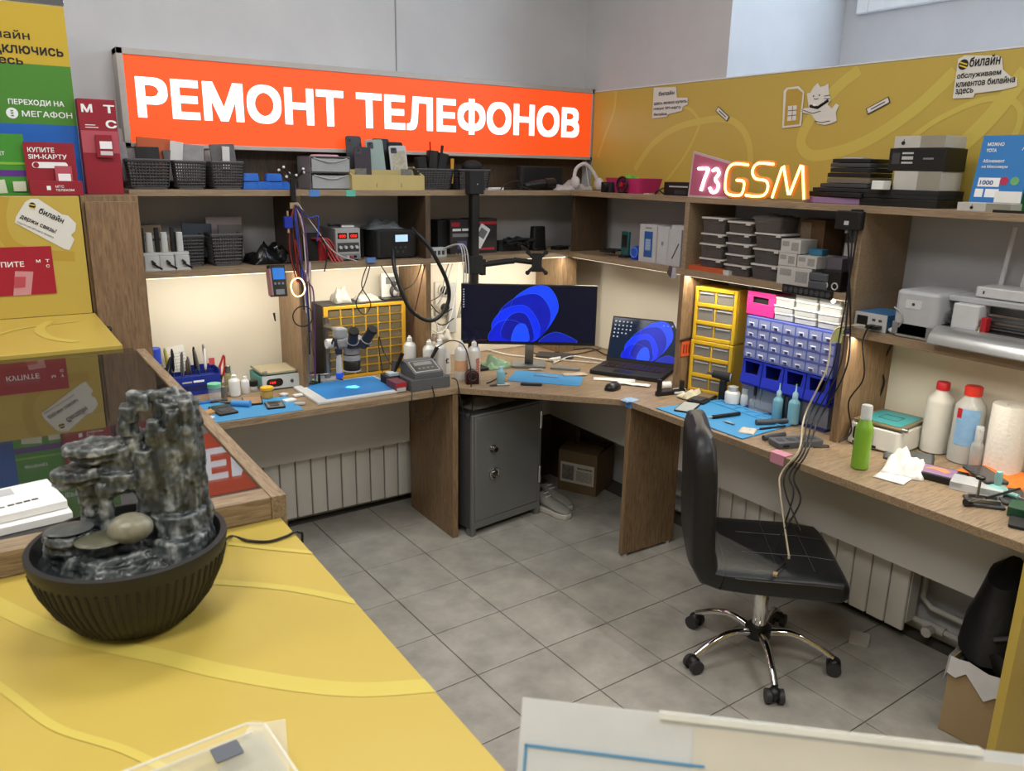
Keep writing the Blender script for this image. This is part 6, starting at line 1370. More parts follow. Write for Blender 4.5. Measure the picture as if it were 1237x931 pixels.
obj('front_grid', m, bl1, t)
dm = MB(); q = ph_*.965; dm.box(-pw/2+.003, pw/2-.003, .002, .005, .007, q-.002)
hm_ = MB(); hm_.tube([(-.011, -.002, .012), (-.011, -.004, .024), (.011, -.004, .024), (.011, -.002, .012)], .0022, 6)
hn_ = MB(); hn_.box(-.007, .007, -.001, .0018, .011, .020)
d0 = None
for j in range(nz):
    for i in range(nx):
        loc = (-WB/2+pw*(i+.5), -.002, q*j)
        if d0 is None: d0 = obj('drawer', dm, blw, t, loc=loc); h0 = obj('drawer_pull', hm_, M('pull_pale', '#ccd0e4', .3), d0); h1 = obj('pull_recess', hn_, M('recess', '#4a4f7c'), d0)
        else:
            o = d0.copy(); COL.objects.link(o); o.parent = t; o.location = loc
            for hh in (h0, h1): c_ = hh.copy(); COL.objects.link(c_); c_.parent = o
dpb = M('bin_blue', '#2233b4', .4)
t = thing('drawer_unit', 'deep blue lower frame with a clear wide drawer carrying the open bins', 'drawer unit', (X0, (yL+yR)/2, DZ), W90)
obj('base_box', MB().box(-WB/2, WB/2, .01, .15, .012, zB2-DZ-.012), M('unit_smoke', '#7d828f', .25, alpha=.8, var=.15), t); obj('rail', MB().box(-WB/2, WB/2, .002, .15, zB2-DZ-.011, zB2-DZ-.001), dpb, t); obj('rail', MB().box(-WB/2, WB/2, .002, .15, 0, .011), M('unit_navy', '#2d3370'), t); obj('back_board', MB().box(-WB/2, WB/2, .13, .15, zB2-DZ, zM-DZ-.001), dpb, t)
bw3 = WB/4
for i in range(4):
    t = thing('parts_bin', 'open deep blue parts bin under the small drawers, %s' % ('leftmost', 'second from left', 'third from left', 'rightmost')[i], 'bin', (X0-.002, yL-bw3*(i+.5), zB2), W90, 'deep blue open bins')
    Wb, Hb = bw3-.004, zM-zB2-.004; m = MB()
    m.box(-Wb/2, Wb/2, -.01, .12, 0, .004); m.box(-Wb/2, -Wb/2+.004, 0, .12, 0, Hb); m.box(Wb/2-.004, Wb/2, 0, .12, 0, Hb); m.box(-Wb/2, Wb/2, .116, .12, 0, Hb)
    m.add([(-Wb/2, -.012, .004), (Wb/2, -.012, .004), (Wb/2, -.004, Hb*.42), (-Wb/2, -.004, Hb*.42), (-Wb/2, -.006, .004), (Wb/2, -.006, .004), (Wb/2, .002, Hb*.42), (-Wb/2, .002, Hb*.42)], [(0, 1, 2, 3), (7, 6, 5, 4), (3, 2, 6, 7)])
    for s in (-1, 1): m.add([(s*Wb/2, -.004, Hb*.42), (s*Wb*.30, -.004, Hb*.42), (s*Wb*.38, .0, Hb), (s*Wb/2, .0, Hb)], [(0, 1, 2, 3)])
    m.box(-Wb/2, Wb/2, -.002, .002, Hb-.008, Hb); obj('bin_body', m, dpb, t); obj('inner_fill', MB().box(-Wb/2+.005, Wb/2-.005, .02, .11, .005, Hb*.35), M('bin_parts', '#1a1c33', .6, var=.6, scale=70), t)  # dark mottled block filling the lower part of the bin
t = thing('tool_holder', 'small orange tool holder clamped on the left face of the box-section support', 'holder', (.905, -.5475, (0.862,0.946)[1]), 0); orr = M('holder_orange', '#d65a2f', .5)
obj('plate', MB().rr(0, 0, -.035, .058, .006, .07, .006), orr, t, bevel=.001); m = MB(); [m.box(-.018+.016*i, -.010+.016*i, -.0045, -.003, -.02, .02) for i in range(3)]; obj('slot', m, M('slot_dark_orange', '#8c3419'), t); m = MB(); m.rod((-.04, -.004, .040), (.045, -.004, .052), .005, n=6); obj('top_bar', m, blk, t)
t['label'] = 'small orange holder with slots fixed on the divider panel right of the laptop'
t.name = 'tool_holder'

# ============================================================ right bench
t = thing('work_mat', 'large blue silicone mat with raised trays on the right bench', 'mat', (0, 0, DZ))
A_, B_, C_, E_ = (0.622,-0.710), (0.546,-1.179), (0.938,-1.161), (0.967,-0.760)
A_ = (.585, A_[1]); B_ = (.585, B_[1])
obj('mat_sheet', MB().prism([A_, B_, C_, E_], 0, .004), matblue, t, bevel=.001)
def lerp(a, b, k): return (a[0]+(b[0]-a[0])*k, a[1]+(b[1]-a[1])*k)
m = MB()
for k0, k1 in ((0, 0), (1, 1)):
    pass
for (p, q_) in ((lerp(A_, E_, .72), lerp(B_, C_, .72)), (lerp(A_, E_, .97), lerp(B_, C_, .97)), (lerp(A_, E_, .86), lerp(B_, C_, .86))): m.rod((*p, .006), (*q_, .006), .004, n=6)
for k in (.06, .2, .34, .48, .62, .76, .9, .98): m.rod((*lerp(lerp(A_, E_, .72), lerp(B_, C_, .72), k), .006), (*lerp(lerp(A_, E_, .97), lerp(B_, C_, .97), k), .006), .0035, n=6)
obj('tray_ridge', m, M('silicone_light', '#4b9acd', .6), t)
RZ = DZ+.0045
# phones and boards at the near corner of the divider
phone_open('silver-screened black phone at the corner of the big blue mat', (0.698,-0.782), .075, .15, R(-62), blk, M('screen_pale', '#aeb4b4', .3), False)
t = thing('opened_phone', 'pile of open phone halves and boards at the back of the big blue mat', 'phone', (*(0.849,-0.723), RZ), R(-70))
obj('casing', MB().rr(0, 0, 0, .08, .16, .010, .010), blk, t, bevel=.001); obj('main_board', MB().rr(.005, .03, .010, .06, .07, .006, .003), M('board_tan', '#7b6a50', .5, var=.7, scale=120), t); obj('battery', MB().rr(0, -.04, .010, .05, .06, .005, .004), dgrey, t)
crumple('cotton_waste', 'cream crumpled wipes lying on the phone pile by the yellow drawers', 'wipe', (*(0.847,-0.660), DZ+.004), (.12, .07, .035), M('wipe_cream', '#cfc9ad', .9), 61)
t = thing('watch', 'oval black and white watch part near the lower yellow drawers', 'watch', (*(0.858,-0.571), DZ), .4); obj('band', MB().tube([(.045*math.cos(a), .024*math.sin(a), .007) for a in [i*PI/10 for i in range(20)]], .007, 7, closed=True), lgrey, t); obj('dial_face', MB().rr(0, 0, 0, .035, .02, .006, .008), dgrey, t)
single('circuit_board', 'reddish brown circuit board lying before the lower yellow unit', 'circuit board', MB().rr(0, 0, 0, .11, .06, .008, .006), M('board_red', '#86665c', .5, var=.6, scale=130), (*(0.959,-0.613), DZ), R(-40))
t = thing('charger', 'white plug charger lying on its side beside the divider', 'charger', (*(0.839,-0.495), DZ+.018), R(-25)); obj('charger_body', MB().rod((-.025, 0, 0), (.03, 0, .002), .017, .017, 16), white, t); m = MB(); m.rod((.03, -.008, .002), (.048, -.008, .002), .003); m.rod((.03, .008, .002), (.048, .008, .002), .003); obj('plug_pin', m, lgrey, t)
t = thing('clamp_stand', 'short black clamp bar on the bench under the box-section support', 'clamp', (.80, -.575, DZ), R(-10)); obj('bar', MB().rr(0, 0, 0, .15, .025, .018, .004), blk, t); obj('jaw', MB().rr(-.06, 0, .018, .018, .02, .055, .004), blk, t); obj('jaw', MB().rr(.06, 0, .018, .018, .02, .040, .004), blk, t)
crumple('tape_strip', 'piece of pale blue tape stuck over the inner bench corner', 'tape', (.572, -.558, DZ-.001), (.07, .05, .012), M('tape_blue2', '#8fb3d8', .5), 77); single('tape_strip', 'blue tape end folded down over the bench edge at the corner', 'tape', MB().box(-.022, .022, -.001, 0, -.03, .002), M('tape_blue3', '#5f8fd0', .5), (.5635, -.562, DZ-.002), W90)
single('tape_strip', 'strip of pink tape folded over the bench edge near the grey power bank', 'tape', MB().box(-.03, .03, -.001, 0, -.035, .003).box(-.035, .035, 0, .045, .001, .0025), M('tape_pink', '#c98a9c', .5), (.5635, (0.585,-1.360)[1], DZ), W90)
# tools on the mat
def rod_tool(label, p, q_, r, mt, z=RZ, name='hand_tool', cat='tool', tip=True):
    a, b = Vector((*p, z+r)), Vector((*q_, z+r)); t = thing(name, label, cat, tuple((a+b)/2)); c = (a+b)/2
    obj('handle', MB().rod(tuple(a-c), tuple(a-c+(b-a)*.72), r, r, 12), mt, t)
    if tip: obj('shaft', MB().rod(tuple(a-c+(b-a)*.72), tuple(b-c), r*.5, r*.25, 8), steel, t)
    return t
rod_tool('black flat opening tool lying across the big blue mat', (0.809,-0.969), (0.622,-0.939), .008, blk)
rod_tool('thick grey driver handle lying on the right half of the big blue mat', (0.890,-1.145), (0.718,-1.070), .011, M('driver_grey', '#4a4c50', .4), tip=False)
rod_tool('slim black tweezers beside the grey driver handle', (0.846,-1.169), (0.680,-1.132), .004, mblk)
rod_tool('small steel pin tool on the big blue mat before the chair back', (0.686,-1.051), (0.676,-0.996), .004, steel)
sheet('small white rag on the near edge of the big blue mat', (0.674,-1.129), .075, .06, .5, M('rag_white', '#c9c2b4', .9), 'cleaning_cloth', 'cloth', .004, RZ, 12)
rod_tool('dark grey roller tool lying before the power bank', (0.647,-1.227), (0.793,-1.245), .010, M('driver_dark', '#3c3e42', .4), DZ, tip=False)
t = thing('power_bank', 'grey ribbed power bank lying at the bench edge beside the mat', 'power bank', (*(0.714,-1.321), DZ), R(-20)); obj('case', MB().rr(0, 0, 0, .19, .075, .022, .01, 3), M('bank_grey', '#505256', .45), t, bevel=.002); m = MB()
for i in range(4): m.rr(-.066+.043*i, 0, .022, .026, .028, .0012, .003, 2)
obj('socket_recess', m, dgrey, t); patch(t, -.095+.02, -.05, .006, .014, -.0378, blk, 'port')
# bottles and jars at the back of the mat
bottle('jar', 'white squat bottle with a grey cap at the back of the big blue mat', (*(0.925,-0.826), RZ), .033, .075, white, lgrey, neck=.6, cap=.22)
bottle('dropper_bottle', 'small white bottle right of the squat white bottle', (*(0.942,-0.880), RZ), .018, .075, white, lgrey, neck=.7, cap=.3)
bottle('jar', 'small clear bottle with a black cap behind the big blue mat', (*(0.966,-0.922), RZ), .016, .062, M('pink_liquid', '#b98c8c', .2, alpha=.7), blk, neck=.8, cap=.45)
t = thing('electric_screwdriver', 'black electric screwdriver standing on its dock in front of the yellow drawers', 'screwdriver', (*(0.927,-0.767), RZ), R(-60)); obj('handle', MB().rr(0, 0, 0, .035, .032, .09, .01, 4, .85), blk, t, bevel=.002); obj('driver_head', MB().rod((.025, 0, .105), (-.05, 0, .112), .021, .016, 16), mblk, t); obj('bit', MB().rod((-.05, 0, .112), (-.075, 0, .114), .006, .004), dgrey, t); obj('end_ring', MB().lathe([(.018, 0), (.018, .006)], n=18), mgrey, t, loc=(.027, 0, .1045), rot=(0, R(90), 0))
t = thing('tool_rack', 'clear acrylic holder with upright drivers on the back of the big mat', 'tool holder', (*(0.951,-0.997), RZ), R(-72)); obj('base', MB().rr(0, 0, 0, .15, .05, .045, .006), clear, t)
for i in range(6):
    u = (0.951,-0.997); a = -.062+.025*i; ca, sa = math.cos(R(-72)), math.sin(R(-72))
    t = thing('screwdriver', 'small %s screwdriver upright in the acrylic holder, %s' % (('black', 'steel', 'grey', 'black', 'green-topped', 'dark')[i], ('first', 'second', 'third', 'fourth', 'fifth', 'last')[i] + ' from the left'), 'screwdriver', (u[0]+a*ca, u[1]+a*sa, RZ+.004), 0, 'screwdrivers in the acrylic holder')
    obj('shaft', MB().rod((0, 0, 0), (0, 0, .06), .002), steel, t); obj('handle', MB().lathe([(.004, .055), (.0065, .065), (.0065, .115), (.004, .125)], n=12), (blk, steel, mgrey, mblk, M('green_top', '#3f6f50'), dgrey)[i], t)
nzl = M('nozzle_blue'); bb2 = M('bottle_blue')
bottle('dropper_bottle', 'pale blue needle bottle left of the other on the big mat', (*(0.907,-1.079), RZ), .021, .150, bb2, nzl, nozzle=True, cap=.36)
bottle('dropper_bottle', 'pale blue needle bottle at the right corner of the big mat', (*(0.908,-1.156), RZ), .023, .165, bb2, nzl, nozzle=True, cap=.36)
for i, p in enumerate(((0.919,-1.098), (0.906,-1.129))):
    t = thing('tweezers', 'black handled tweezers standing between the two blue bottles, %s pair' % ('left', 'right')[i], 'tweezers', (*p, RZ)); obj('arm', MB().tube([(0, 0, 0), (.006, .004, .05), (.003, 0, .11)], .004, 6, .002), blk, t); obj('arm', MB().tube([(0, 0, 0), (-.006, -.004, .05), (-.003, 0, .11)], .004, 6, .002), blk, t)
crumple('parts_bag', 'dark grey crumpled bag behind the upright drivers', 'bag', (*(1.110,-0.811), DZ), (.12, .08, .07), M('dark_bag', '#3b3d42', .5), 81)
t = thing('webcam', 'black webcam clip lying by the base of the second support panel', 'webcam', (*(1.002,-1.223), DZ), .3); obj('body', MB().rr(0, 0, .022, .05, .03, .035, .008), blk, t, bevel=.002); obj('foot', MB().rr(-.01, -.02, 0, .09, .05, .02, .01), mblk, t)
# hub on the shelf edge with its cables
hy, hz2 = -1.343,1.569
t = thing('usb_hub', 'black rounded hub box mounted on the shelf edge with cables hanging', 'hub', (.862, hy, hz2), W90); obj('hub_body', MB().rr(0, -.018, -.032, .105, .034, .064, .012, 4), blk, t, bevel=.003); obj('hook', MB().rr(.015, .004, .03, .04, .035, .008, .003), blk, t); patch(t, -.010, .008, -.016, -.002, -.0355, lgrey); obj('plug', MB().rod((-.006, -.02, -.045), (-.006, -.02, -.03), .006), mgrey, t)
def wpt(u, z, x): return (x, u, z)
runs = ((-.012, blk, .0033, 'black'), (.0, mblk, .003, 'black'), (.012, blk, .003, 'black'), (.022, M('cable_cream', '#b7ab92', .5), .0034, 'cream'))
K1, K2, K3, K4, K5 = (-1.372,1.177), (-1.380,1.025), (-1.332,0.843), (-1.443,0.783), (-1.490,0.649)
ends = ((-1.517,0.555), (-1.483,0.449), (-1.578,0.570), (-1.544,0.463))
nmz = ('leftmost', 'middle', 'rightmost', 'with a cream plug')
for i, (o_, mt, r_, nm) in enumerate(runs):
    e = ends[i]; st = (.852, hy+.01-.02*i, hz2-.03) if i < 3 else (.87, -1.47, PRN+.02)
    pts = [st, (.842, K1[0]-.03+.02*i, K1[1]), (.83, K2[0]+o_*2.2, K2[1]), (.79, K3[0]+o_*1.8, K3[1]), (.60, K4[0]+o_, max(K4[1], DZ+.01)+.0), (.545, K4[0]+.01+o_*1.5, .70), (.50, K5[0]+o_*2.5, K5[1]), (.44, e[0], e[1])]
    cable('hanging_cable', '%s cable hanging from shelf over bench to the chair seat, %s' % (nm, nmz[i]), pts, r_, mt, 10)
m = MB(); m.rr(0, 0, 0, .022, .014, .007, .002); single('cable_plug', 'small brass-faced plug lying on the chair seat', 'plug', m, M('plug_gold', '#a08a6a', .4, .5), (.30, -1.60, .4585), .6)
m = MB(); m.rod((0, 0, 0), (0, 0, .035), .006, .004); single('cable_plug', 'cream plug hanging just above the chair seat', 'plug', m, M('cable_cream'), (.44, ends[3][0], ends[3][1]-.03))
cable('hanging_cable', 'single black cable lying over the chair seat to the brass plug', [(.44, ends[1][0], ends[1][1]), (.40, -1.56, .465), (.31, -1.59, .462)], .0028, blk)
cable('cable', 'black cable dropping from the blue charger behind the right support panel', [(.86, -1.46, PRN+.02), (.85, -1.45, 1.15), (.87, -1.46, 1.02), (.86, -1.42, .92), (.90, -1.42, .80), (.86, -1.40, DZ+.006)], .003, blk)
cable('cable', 'black cable running down the lit wall below the plotter', [((XW-.03), (-1.410,1.099)[0], 1.15), (1.12, (-1.374,1.021)[0], (-1.374,1.021)[1]), (1.12, (-1.391,0.952)[0], (-1.391,0.952)[1]), (1.12, (-1.375,0.875)[0], (-1.375,0.875)[1])], .004, blk)
single('tag', 'pale yellow-green sticker tag on the shelf corner among the hanging cables', 'tag', MB().prism([(-.02, -.03), (.018, -.026), (.022, .028), (-.016, .03)], 0, .001), M('tag_green', '#b8bf7c', .6), (.862, (-1.340,1.154)[0], (-1.340,1.154)[1]), 0, rot=None).rotation_euler = (R(90), 0, W90)
# printer shelf
a, b = (-1.384,1.233), (-1.507,1.191)
t = thing('charger_hub', 'blue and white multi-port charger at the left end of the plotter shelf', 'charger', (.945, (a[0]+b[0])/2-.005, PRN), W90); w = abs(a[0]-b[0])*1.0
obj('case', MB().rr(0, .01, 0, w, .15, .062, .006), M('charger_blue', '#3a6f9f', .4), t, bevel=.002); obj('front_panel', MB().rr(0, -.066, .001, w+.002, .004, .061, .003), lgrey, t); patch(t, -w*.42, -w*.08, .018, .05, -.0685, blk)
for x in (.06, .26): patch(t, w*x, w*(x+.1), .036, .044, -.0685, dgrey, 'port'); m = MB(); m.rr(w*(x+.05), -.085, .012, .02, .034, .012, .003); obj('plug', m, blk, t)
single('power_adapter', 'white oval adapter between the blue charger and the plotter', 'adapter', MB().sphere((0, 0, .012), .022, 14, 8, 1.4, .9, .55), white, (.90, (-1.530,1.206)[0]-.01, PRN), W90)
a, b = (-1.540,1.340), (-1.965,1.198)
pgm = M('plotter_grey', '#aeb0b3', .35)
yl_ = a[0]; L_ = .62
t = thing('cutting_plotter', 'large silver-grey cutting plotter on the right shelf', 'plotter', (.985, yl_, PRN), W90)
obj('left_housing', MB().rr(.075, .0, .001, .150, .25, .161, .025, 5), pgm, t, bevel=.012, seg=3); obj('bed', MB().rr(L_/2, -.01, .008, L_, .23, .045, .01), M('plotter_silver', '#8f9194', .3, .4), t, bevel=.004)
m = MB(); m.T = Matrix.Rotation(R(90), 4, 'Z') @ Matrix.Rotation(R(90), 4, 'X'); m.prism([(-.165, .004), (-.10, .004), (-.10, .062), (-.125, .058), (-.155, .035)], .15, L_); obj('front_lip', m, M('plotter_chrome', '#a8a8a6', .25, .6), t, bevel=.004)
obj('rear_cover', MB().box(.148, L_, .03, .12, .05, .150), pgm, t, bevel=.004); obj('top_beam', MB().box(.148, L_, -.06, .11, .138, .158), pgm, t, bevel=.004)
obj('dark_slot', MB().box(.15, L_, -.085, .028, .054, .060), blk, t); m = MB(); m.box(.15, L_, -.04, -.028, .104, .112); m.box(.15, L_, -.05, -.038, .082, .090); m.box(.15, L_, -.06, -.05, .066, .070); obj('guide_rail', m, steel, t)
obj('carriage', MB().rr(.225, -.055, .056, .085, .075, .082, .008), M('carriage_white', '#c6c8ca', .35), t, bevel=.004); obj('blade_holder', MB().rr(.285, -.075, .058, .018, .03, .045, .004), red, t); obj('blade_screw', MB().cyl(.275, -.09, .060, .075, .006), chrome, t)
m = MB(); m.T = Matrix.Translation((.07, -.1255, .118)) @ Matrix.Rotation(R(90), 4, 'X'); m.rr(0, 0, 0, .055, .030, .0008, .004); obj('badge', m, M('badge_grey', '#c3c5c7'), t); obj('badge_dot', MB().lathe([(.005, 0), (.005, .002)], n=12), dgrey, t, loc=(.07, -.1262, .118), rot=(R(90), 0, 0))
obj('side_scoop', MB().tube(curve_pts([(.004, -.127, .10), (.03, -.129, .085), (.04, -.129, .06), (.03, -.129, .035)], 6), .003, 6), M('plotter_line_grey', '#8f9194'), t)  # curved line in a darker grey than the housing
pl_ = thing('sticker', 'small square label on the plotter front lip', 'sticker', (.985-.158, yl_-.52, PRN+.04), W90); obj('label_face', MB().box(-.022, .022, -.004, -.002, -.02, .018), lgrey, pl_); text('Я', .022, .022, txk, pl_, (-.010, -.0046, -.012), bold=.04)
ry_ = yl_-.52
t = thing('router', 'white router with upright antennas on top of the plotter', 'router', (1.01, (-1.761,1.341)[0]-.13, PRN+.160), W90); obj('case', MB().rr(0, 0, 0, .26, .14, .034, .01), M('router_white', '#c9cacc', .35), t, bevel=.004); patch(t, -.105, -.100, .012, .022, -.0702, dgrey)
for x, tl in ((-.112, 4), (-.045, 5)): obj('antenna', MB().rr(0, 0, 0, .017, .008, .20, .004, 3, .8), M('router_white'), t, loc=(x, .05, .02), rot=(0, R(tl), 0))
# heater, bottles, towels and clutter
t = thing('screen_heater', 'white screen heater with a teal pad and small black display on the right bench', 'heater', (1.030, -1.488, DZ), R(-84))
wh = M('heater_white', '#cfccc4', .35)
obj('case', MB().rr(0, 0, .004, .205, .24, .080, .025, 5, .94), wh, t, bevel=.006, seg=3); obj('heating_plate', MB().box(-.085, .092, -.11, .11, .090, .098), M('plate_bronze', '#8a7b5c', .35, .3), t, bevel=.001)
obj('pad_sheet', MB().box(-.070, .078, -.085, .09, .0985, .100), M('pad_teal', '#3f9aa0', .5), t); obj('pad_outline', MB().tube([(-.03, -.03, .101), (.04, -.03, .101), (.04, .03, .101), (-.03, .03, .101)], .0015, 4, closed=True), M('teal_dark'), t)
m = MB(); m.T = Matrix.Translation((-.035, -.1262, .052)) @ Matrix.Rotation(R(86), 4, 'X'); m.rr(0, 0, 0, .072, .050, .002, .010, 4); obj('display', m, blk, t); text('188', .026, .012, M('lcd_grey', '#8d9494', .4, emit=.2), t, (-.050, -.1302, .055))
for x in (-.055, -.036, -.017): obj('button', MB().lathe([(.005, 0), (.005, .003)], n=12), lgrey, t, loc=(x, -.1285, .040), rot=(R(90), 0, 0))
patch(t, -.07, .02, .010, .020, -.1272, blk); m = MB(); m.rod((.095, .08, .095), (.115, .08, .095), .010, n=12); m.rod((.095, -.10, .095), (.112, -.10, .095), .008, n=12); obj('knob', m, steel, t); obj('foot', MB().box(-.08, .08, -.10, .10, 0, .005), blk, t)
bottle('spray_bottle', 'bright green spray bottle at the front of the right bench', (*(0.702,-1.593), DZ), .029, .225, M('green_spray', '#739f30', .35), frost, neck=.55, cap=.22, cat='spray bottle')
bottle('solvent_bottle', 'tall white translucent bottle with a red screw cap', (1.10, -1.628, DZ), .047, .262, M('bottle_milky', '#cfcdc6', .35, alpha=.93), M('cap_red', '#c0202c', .4), neck=.42, cap=.11)
t = bottle('solvent_bottle', 'clear liquid bottle with an orange-red cap and a blue white label', (1.085, -1.742, DZ), .050, .275, M('bottle_clear2', '#c4c6c3', .15, alpha=.7), M('cap_orange_red', '#cc3428', .4), neck=.5, cap=.12)
obj('label_sheet', MB().add([(.0513*math.sin(a), -.0513*math.cos(a), z) for z in (.07, .20) for a in [(-.9+1.5*i/8) for i in range(9)]], [(i, i+1, i+10, i+9) for i in range(8)]), M('label_blue', '#7fa8cf', .5, var=.3, scale=30), t, rot=(0, 0, R(-60))); obj('label_mark', MB().add([(.0516*math.sin(a), -.0516*math.cos(a), z) for z in (.165, .20) for a in [(-.9+.35*i/4) for i in range(5)]], [(i, i+1, i+6, i+5) for i in range(4)]), red, t, rot=(0, 0, R(-60)))
t = thing('paper_towel', 'white paper towel roll standing by the right wall', 'towel roll', (1.09, -1.872, DZ))
obj('roll', MB().lathe([(.018, .002), (.057, 0), (.059, .01), (.059, .232), (.057, .24), (.018, .237), (.018, .002)], n=32), M('towel_white', '#dfdcd5', .95, bump=.6, scale=90), t); obj('loose_end', MB().add([(.0605*math.sin(a), -.0605*math.cos(a), z) for z in (.0, .240) for a in [(-1.2+1.2*i/8) for i in range(9)]], [(i, i+1, i+10, i+9) for i in range(8)]), M('towel_white'), t)
for lb, p, h in (('small clear pump spray bottle left of the other, before the solvent bottle', (1.077,-1.711), .155), ('small clear pump spray bottle before the towel roll', (1.051,-1.801), .15)):
    t = bottle('spray_bottle', lb, (*p, DZ), .021, h, M('spray_clear', '#c9ccca', .1, alpha=.45), frost, neck=.55, cap=.34, cat='spray bottle'); obj('spray_nozzle', MB().rod((0, 0, h*.93), (-.014, -.012, h*.95), .006, .005), frost, t); obj('liquid', MB().cyl(0, 0, .004, h*.3, .018), M('liquid', '#b8bebd', .1, alpha=.5), t)
t = slab('tablet', 'grey tablet lying flat between the white heater and the red-capped bottle', 'tablet', (*(0.949,-1.625), DZ), (.16, .125, .008), dgrey, (0, 0, R(-62)), screen=M('glass_dark_grey', '#565a5c', .15))
crumple('paper_tissue', 'big crumpled white tissue at the bench front beside the black picture box', 'tissue', (*(0.818,-1.689), DZ), (.17, .13, .075), M('tissue', '#e6e4e0', .95), 91, .4)
sheet('folded white tissue corner under the crumpled one', (0.739,-1.705), .14, .10, .2, M('tissue'), 'paper_tissue', 'tissue', .001, DZ, 17)
t = thing('photo_box', 'flat black box with an orange and violet picture on the right bench', 'box', (*(0.851,-1.789), DZ), R(-76)); obj('box_body', MB().rr(0, 0, 0, .155, .105, .022, .004), blk, t, bevel=.001); obj('picture', MB().rr(-.006, .002, .022, .105, .085, .0008, .002), M('picture_violet', '#8d6f98', .3, var=.4, scale=8), t); m = MB(); m.prism([(-.05, -.005), (-.03, .03), (.01, .035), (.035, .01), (.02, -.012), (-.02, .005)], .0230, .0236); obj('picture_shape', m, M('picture_orange', '#c98a5e', .3), t)
t = slab('clear_box', 'clear flat case under the dark phone at the bench right', 'case', (*(0.851,-1.915), DZ), (.15, .09, .026), frost, (0, 0, R(-70))); t.name = 'clear_case'
slab('used_phone', 'dark phone resting on the clear case before the orange cloth', 'phone', (*(0.927,-1.897), DZ+.027), (.075, .155, .009), dgrey, (0, 0, R(-35)), screen=M('screen_smoke', '#3c3a3c', .15), r=.01)
crumple('cleaning_cloth', 'bright orange cloth at the right end of the bench', 'cloth', (1.04, (1.125,-1.891)[1], DZ), (.17, .22, .03), M('cloth_orange', '#e07a30', .9), 95)
# small clamp fixture
t = thing('clamp_fixture', 'black clamp fixture with round knobs at the bench front right', 'clamp', (*(0.758,-1.983), DZ), R(-50)); obj('base_plate', MB().rr(0, 0, 0, .10, .085, .008, .004), dgrey, t, bevel=.001); obj('rail', MB().rr(0, .02, .008, .08, .012, .012, .003), steel, t); obj('rail', MB().rr(0, -.02, .008, .08, .012, .012, .003), steel, t); obj('post', MB().cyl(-.02, 0, .008, .075, .004), steel, t); obj('knob', MB().lathe([(.005, .075), (.014, .078), (.014, .086), (.006, .09)], -.02, 0, 14), blk, t); obj('knob', MB().rod((-.045, -.035, .012), (-.062, -.045, .012), .012, n=12), blk, t)
t = thing('suction_tool', 'pale teal suction knob on a black base behind the clamp fixture', 'suction tool', (*(0.869,-1.965), DZ)); obj('cup_base', MB().cyl(0, 0, 0, .012, .045), blk, t); tl_ = M('teal_pale', '#7fb0ac', .45); obj('dome', MB().lathe([(.034, .0125), (.030, .024), (.012, .032)], n=20), tl_, t); obj('stem', MB().lathe([(.010, .030), (.012, .06), (.009, .075), (.002, .08)], n=14), tl_, t); t.name = 'suction_tool'
rod_tool('black bent lever tool lying over the clamp fixture', (0.848,-2.038), (0.612,-2.015), .004, blk, DZ+.045)
t = slab('used_phone', 'grey phone with a teal strip beside the suction knob', 'phone', (*(0.877,-2.009), DZ), (.08, .15, .009), dgrey, (0, 0, R(-55)), screen=M('screen_smoke'), r=.01); t['label'] = 'grey phone lying flat right of the suction knob'
rod_tool('pale teal handled brush on the grey phone', (0.862,-1.997), (0.854,-2.052), .008, tl_, DZ+.0105)
single('green_box', 'dark green box at the right end of the bench front', 'box', MB().rr(0, 0, 0, .08, .07, .03, .008), M('box_green', '#1f4a33', .5), (*(0.768,-2.089), DZ), .3, bevel=.002); bpy.data.objects[-1]
t = thing('desk_stand', 'black upright stand cut off at the right edge of the bench', 'stand', (*(0.723,-2.130), DZ), .4); obj('foot', MB().rr(0, 0, 0, .14, .10, .008, .01), mblk, t); obj('post', MB().rr(.01, .0, .008, .03, .02, .13, .004), blk, t)
single('wire_hook', 'flat grey wire hook lying on the bench right of the power bank', 'hook', MB().tube([(-.03, 0, .003), (.03, 0, .003), (.036, .012, .003), (.03, .02, .003), (-.028, .02, .003)], .0025, 6), dgrey, (*(0.766,-1.394), DZ), -.5)

# ------------------------------------------------------------ laptop
lp = (0.728,-0.092), (0.920,-0.421)
dx, dy = lp[1][0]-lp[0][0], lp[1][1]-lp[0][1]; wl = .362; rzl = math.atan2(dy, dx)
ca, sa = math.cos(rzl), math.sin(rzl); cxl = lp[0][0]+ca*wl/2-sa*(.125); cyl2 = lp[0][1]+sa*wl/2+ca*.125
t = thing('laptop', 'open black laptop with a blue petal wallpaper beside the divider', 'laptop', (cxl-.01, cyl2-.0, DZ), rzl)
obj('base', MB().rr(0, 0, 0, wl, .25, .020, .012), mblk, t, bevel=.002); obj('keyboard', MB().box(-wl*.44, wl*.44, -.02, .095, .0202, .022), M('keys_redblack', '#33201f', .5), t)
m = MB()
for j in range(5):
    for i in range(15): m.box(-wl*.43+i*wl*.0573, -wl*.43+i*wl*.0573+.0175, -.016+j*.0215, .0005+j*.0215, .022, .0245)
k_ = obj('keycap', m, M('keycap', '#2a1e1e', .5), t); k_['kind'] = 'stuff'
obj('touchpad', MB().rr(-.02, -.072, .0202, .10, .06, .0006, .004), blk, t)
tl2 = R(20); m = MB(); m.T = Matrix.Translation((0, .122, .02)) @ Matrix.Rotation(-tl2, 4, 'X'); m.box(-wl/2, wl/2, 0, .007, 0, .235); obj('lid', m, mblk, t, bevel=.002)
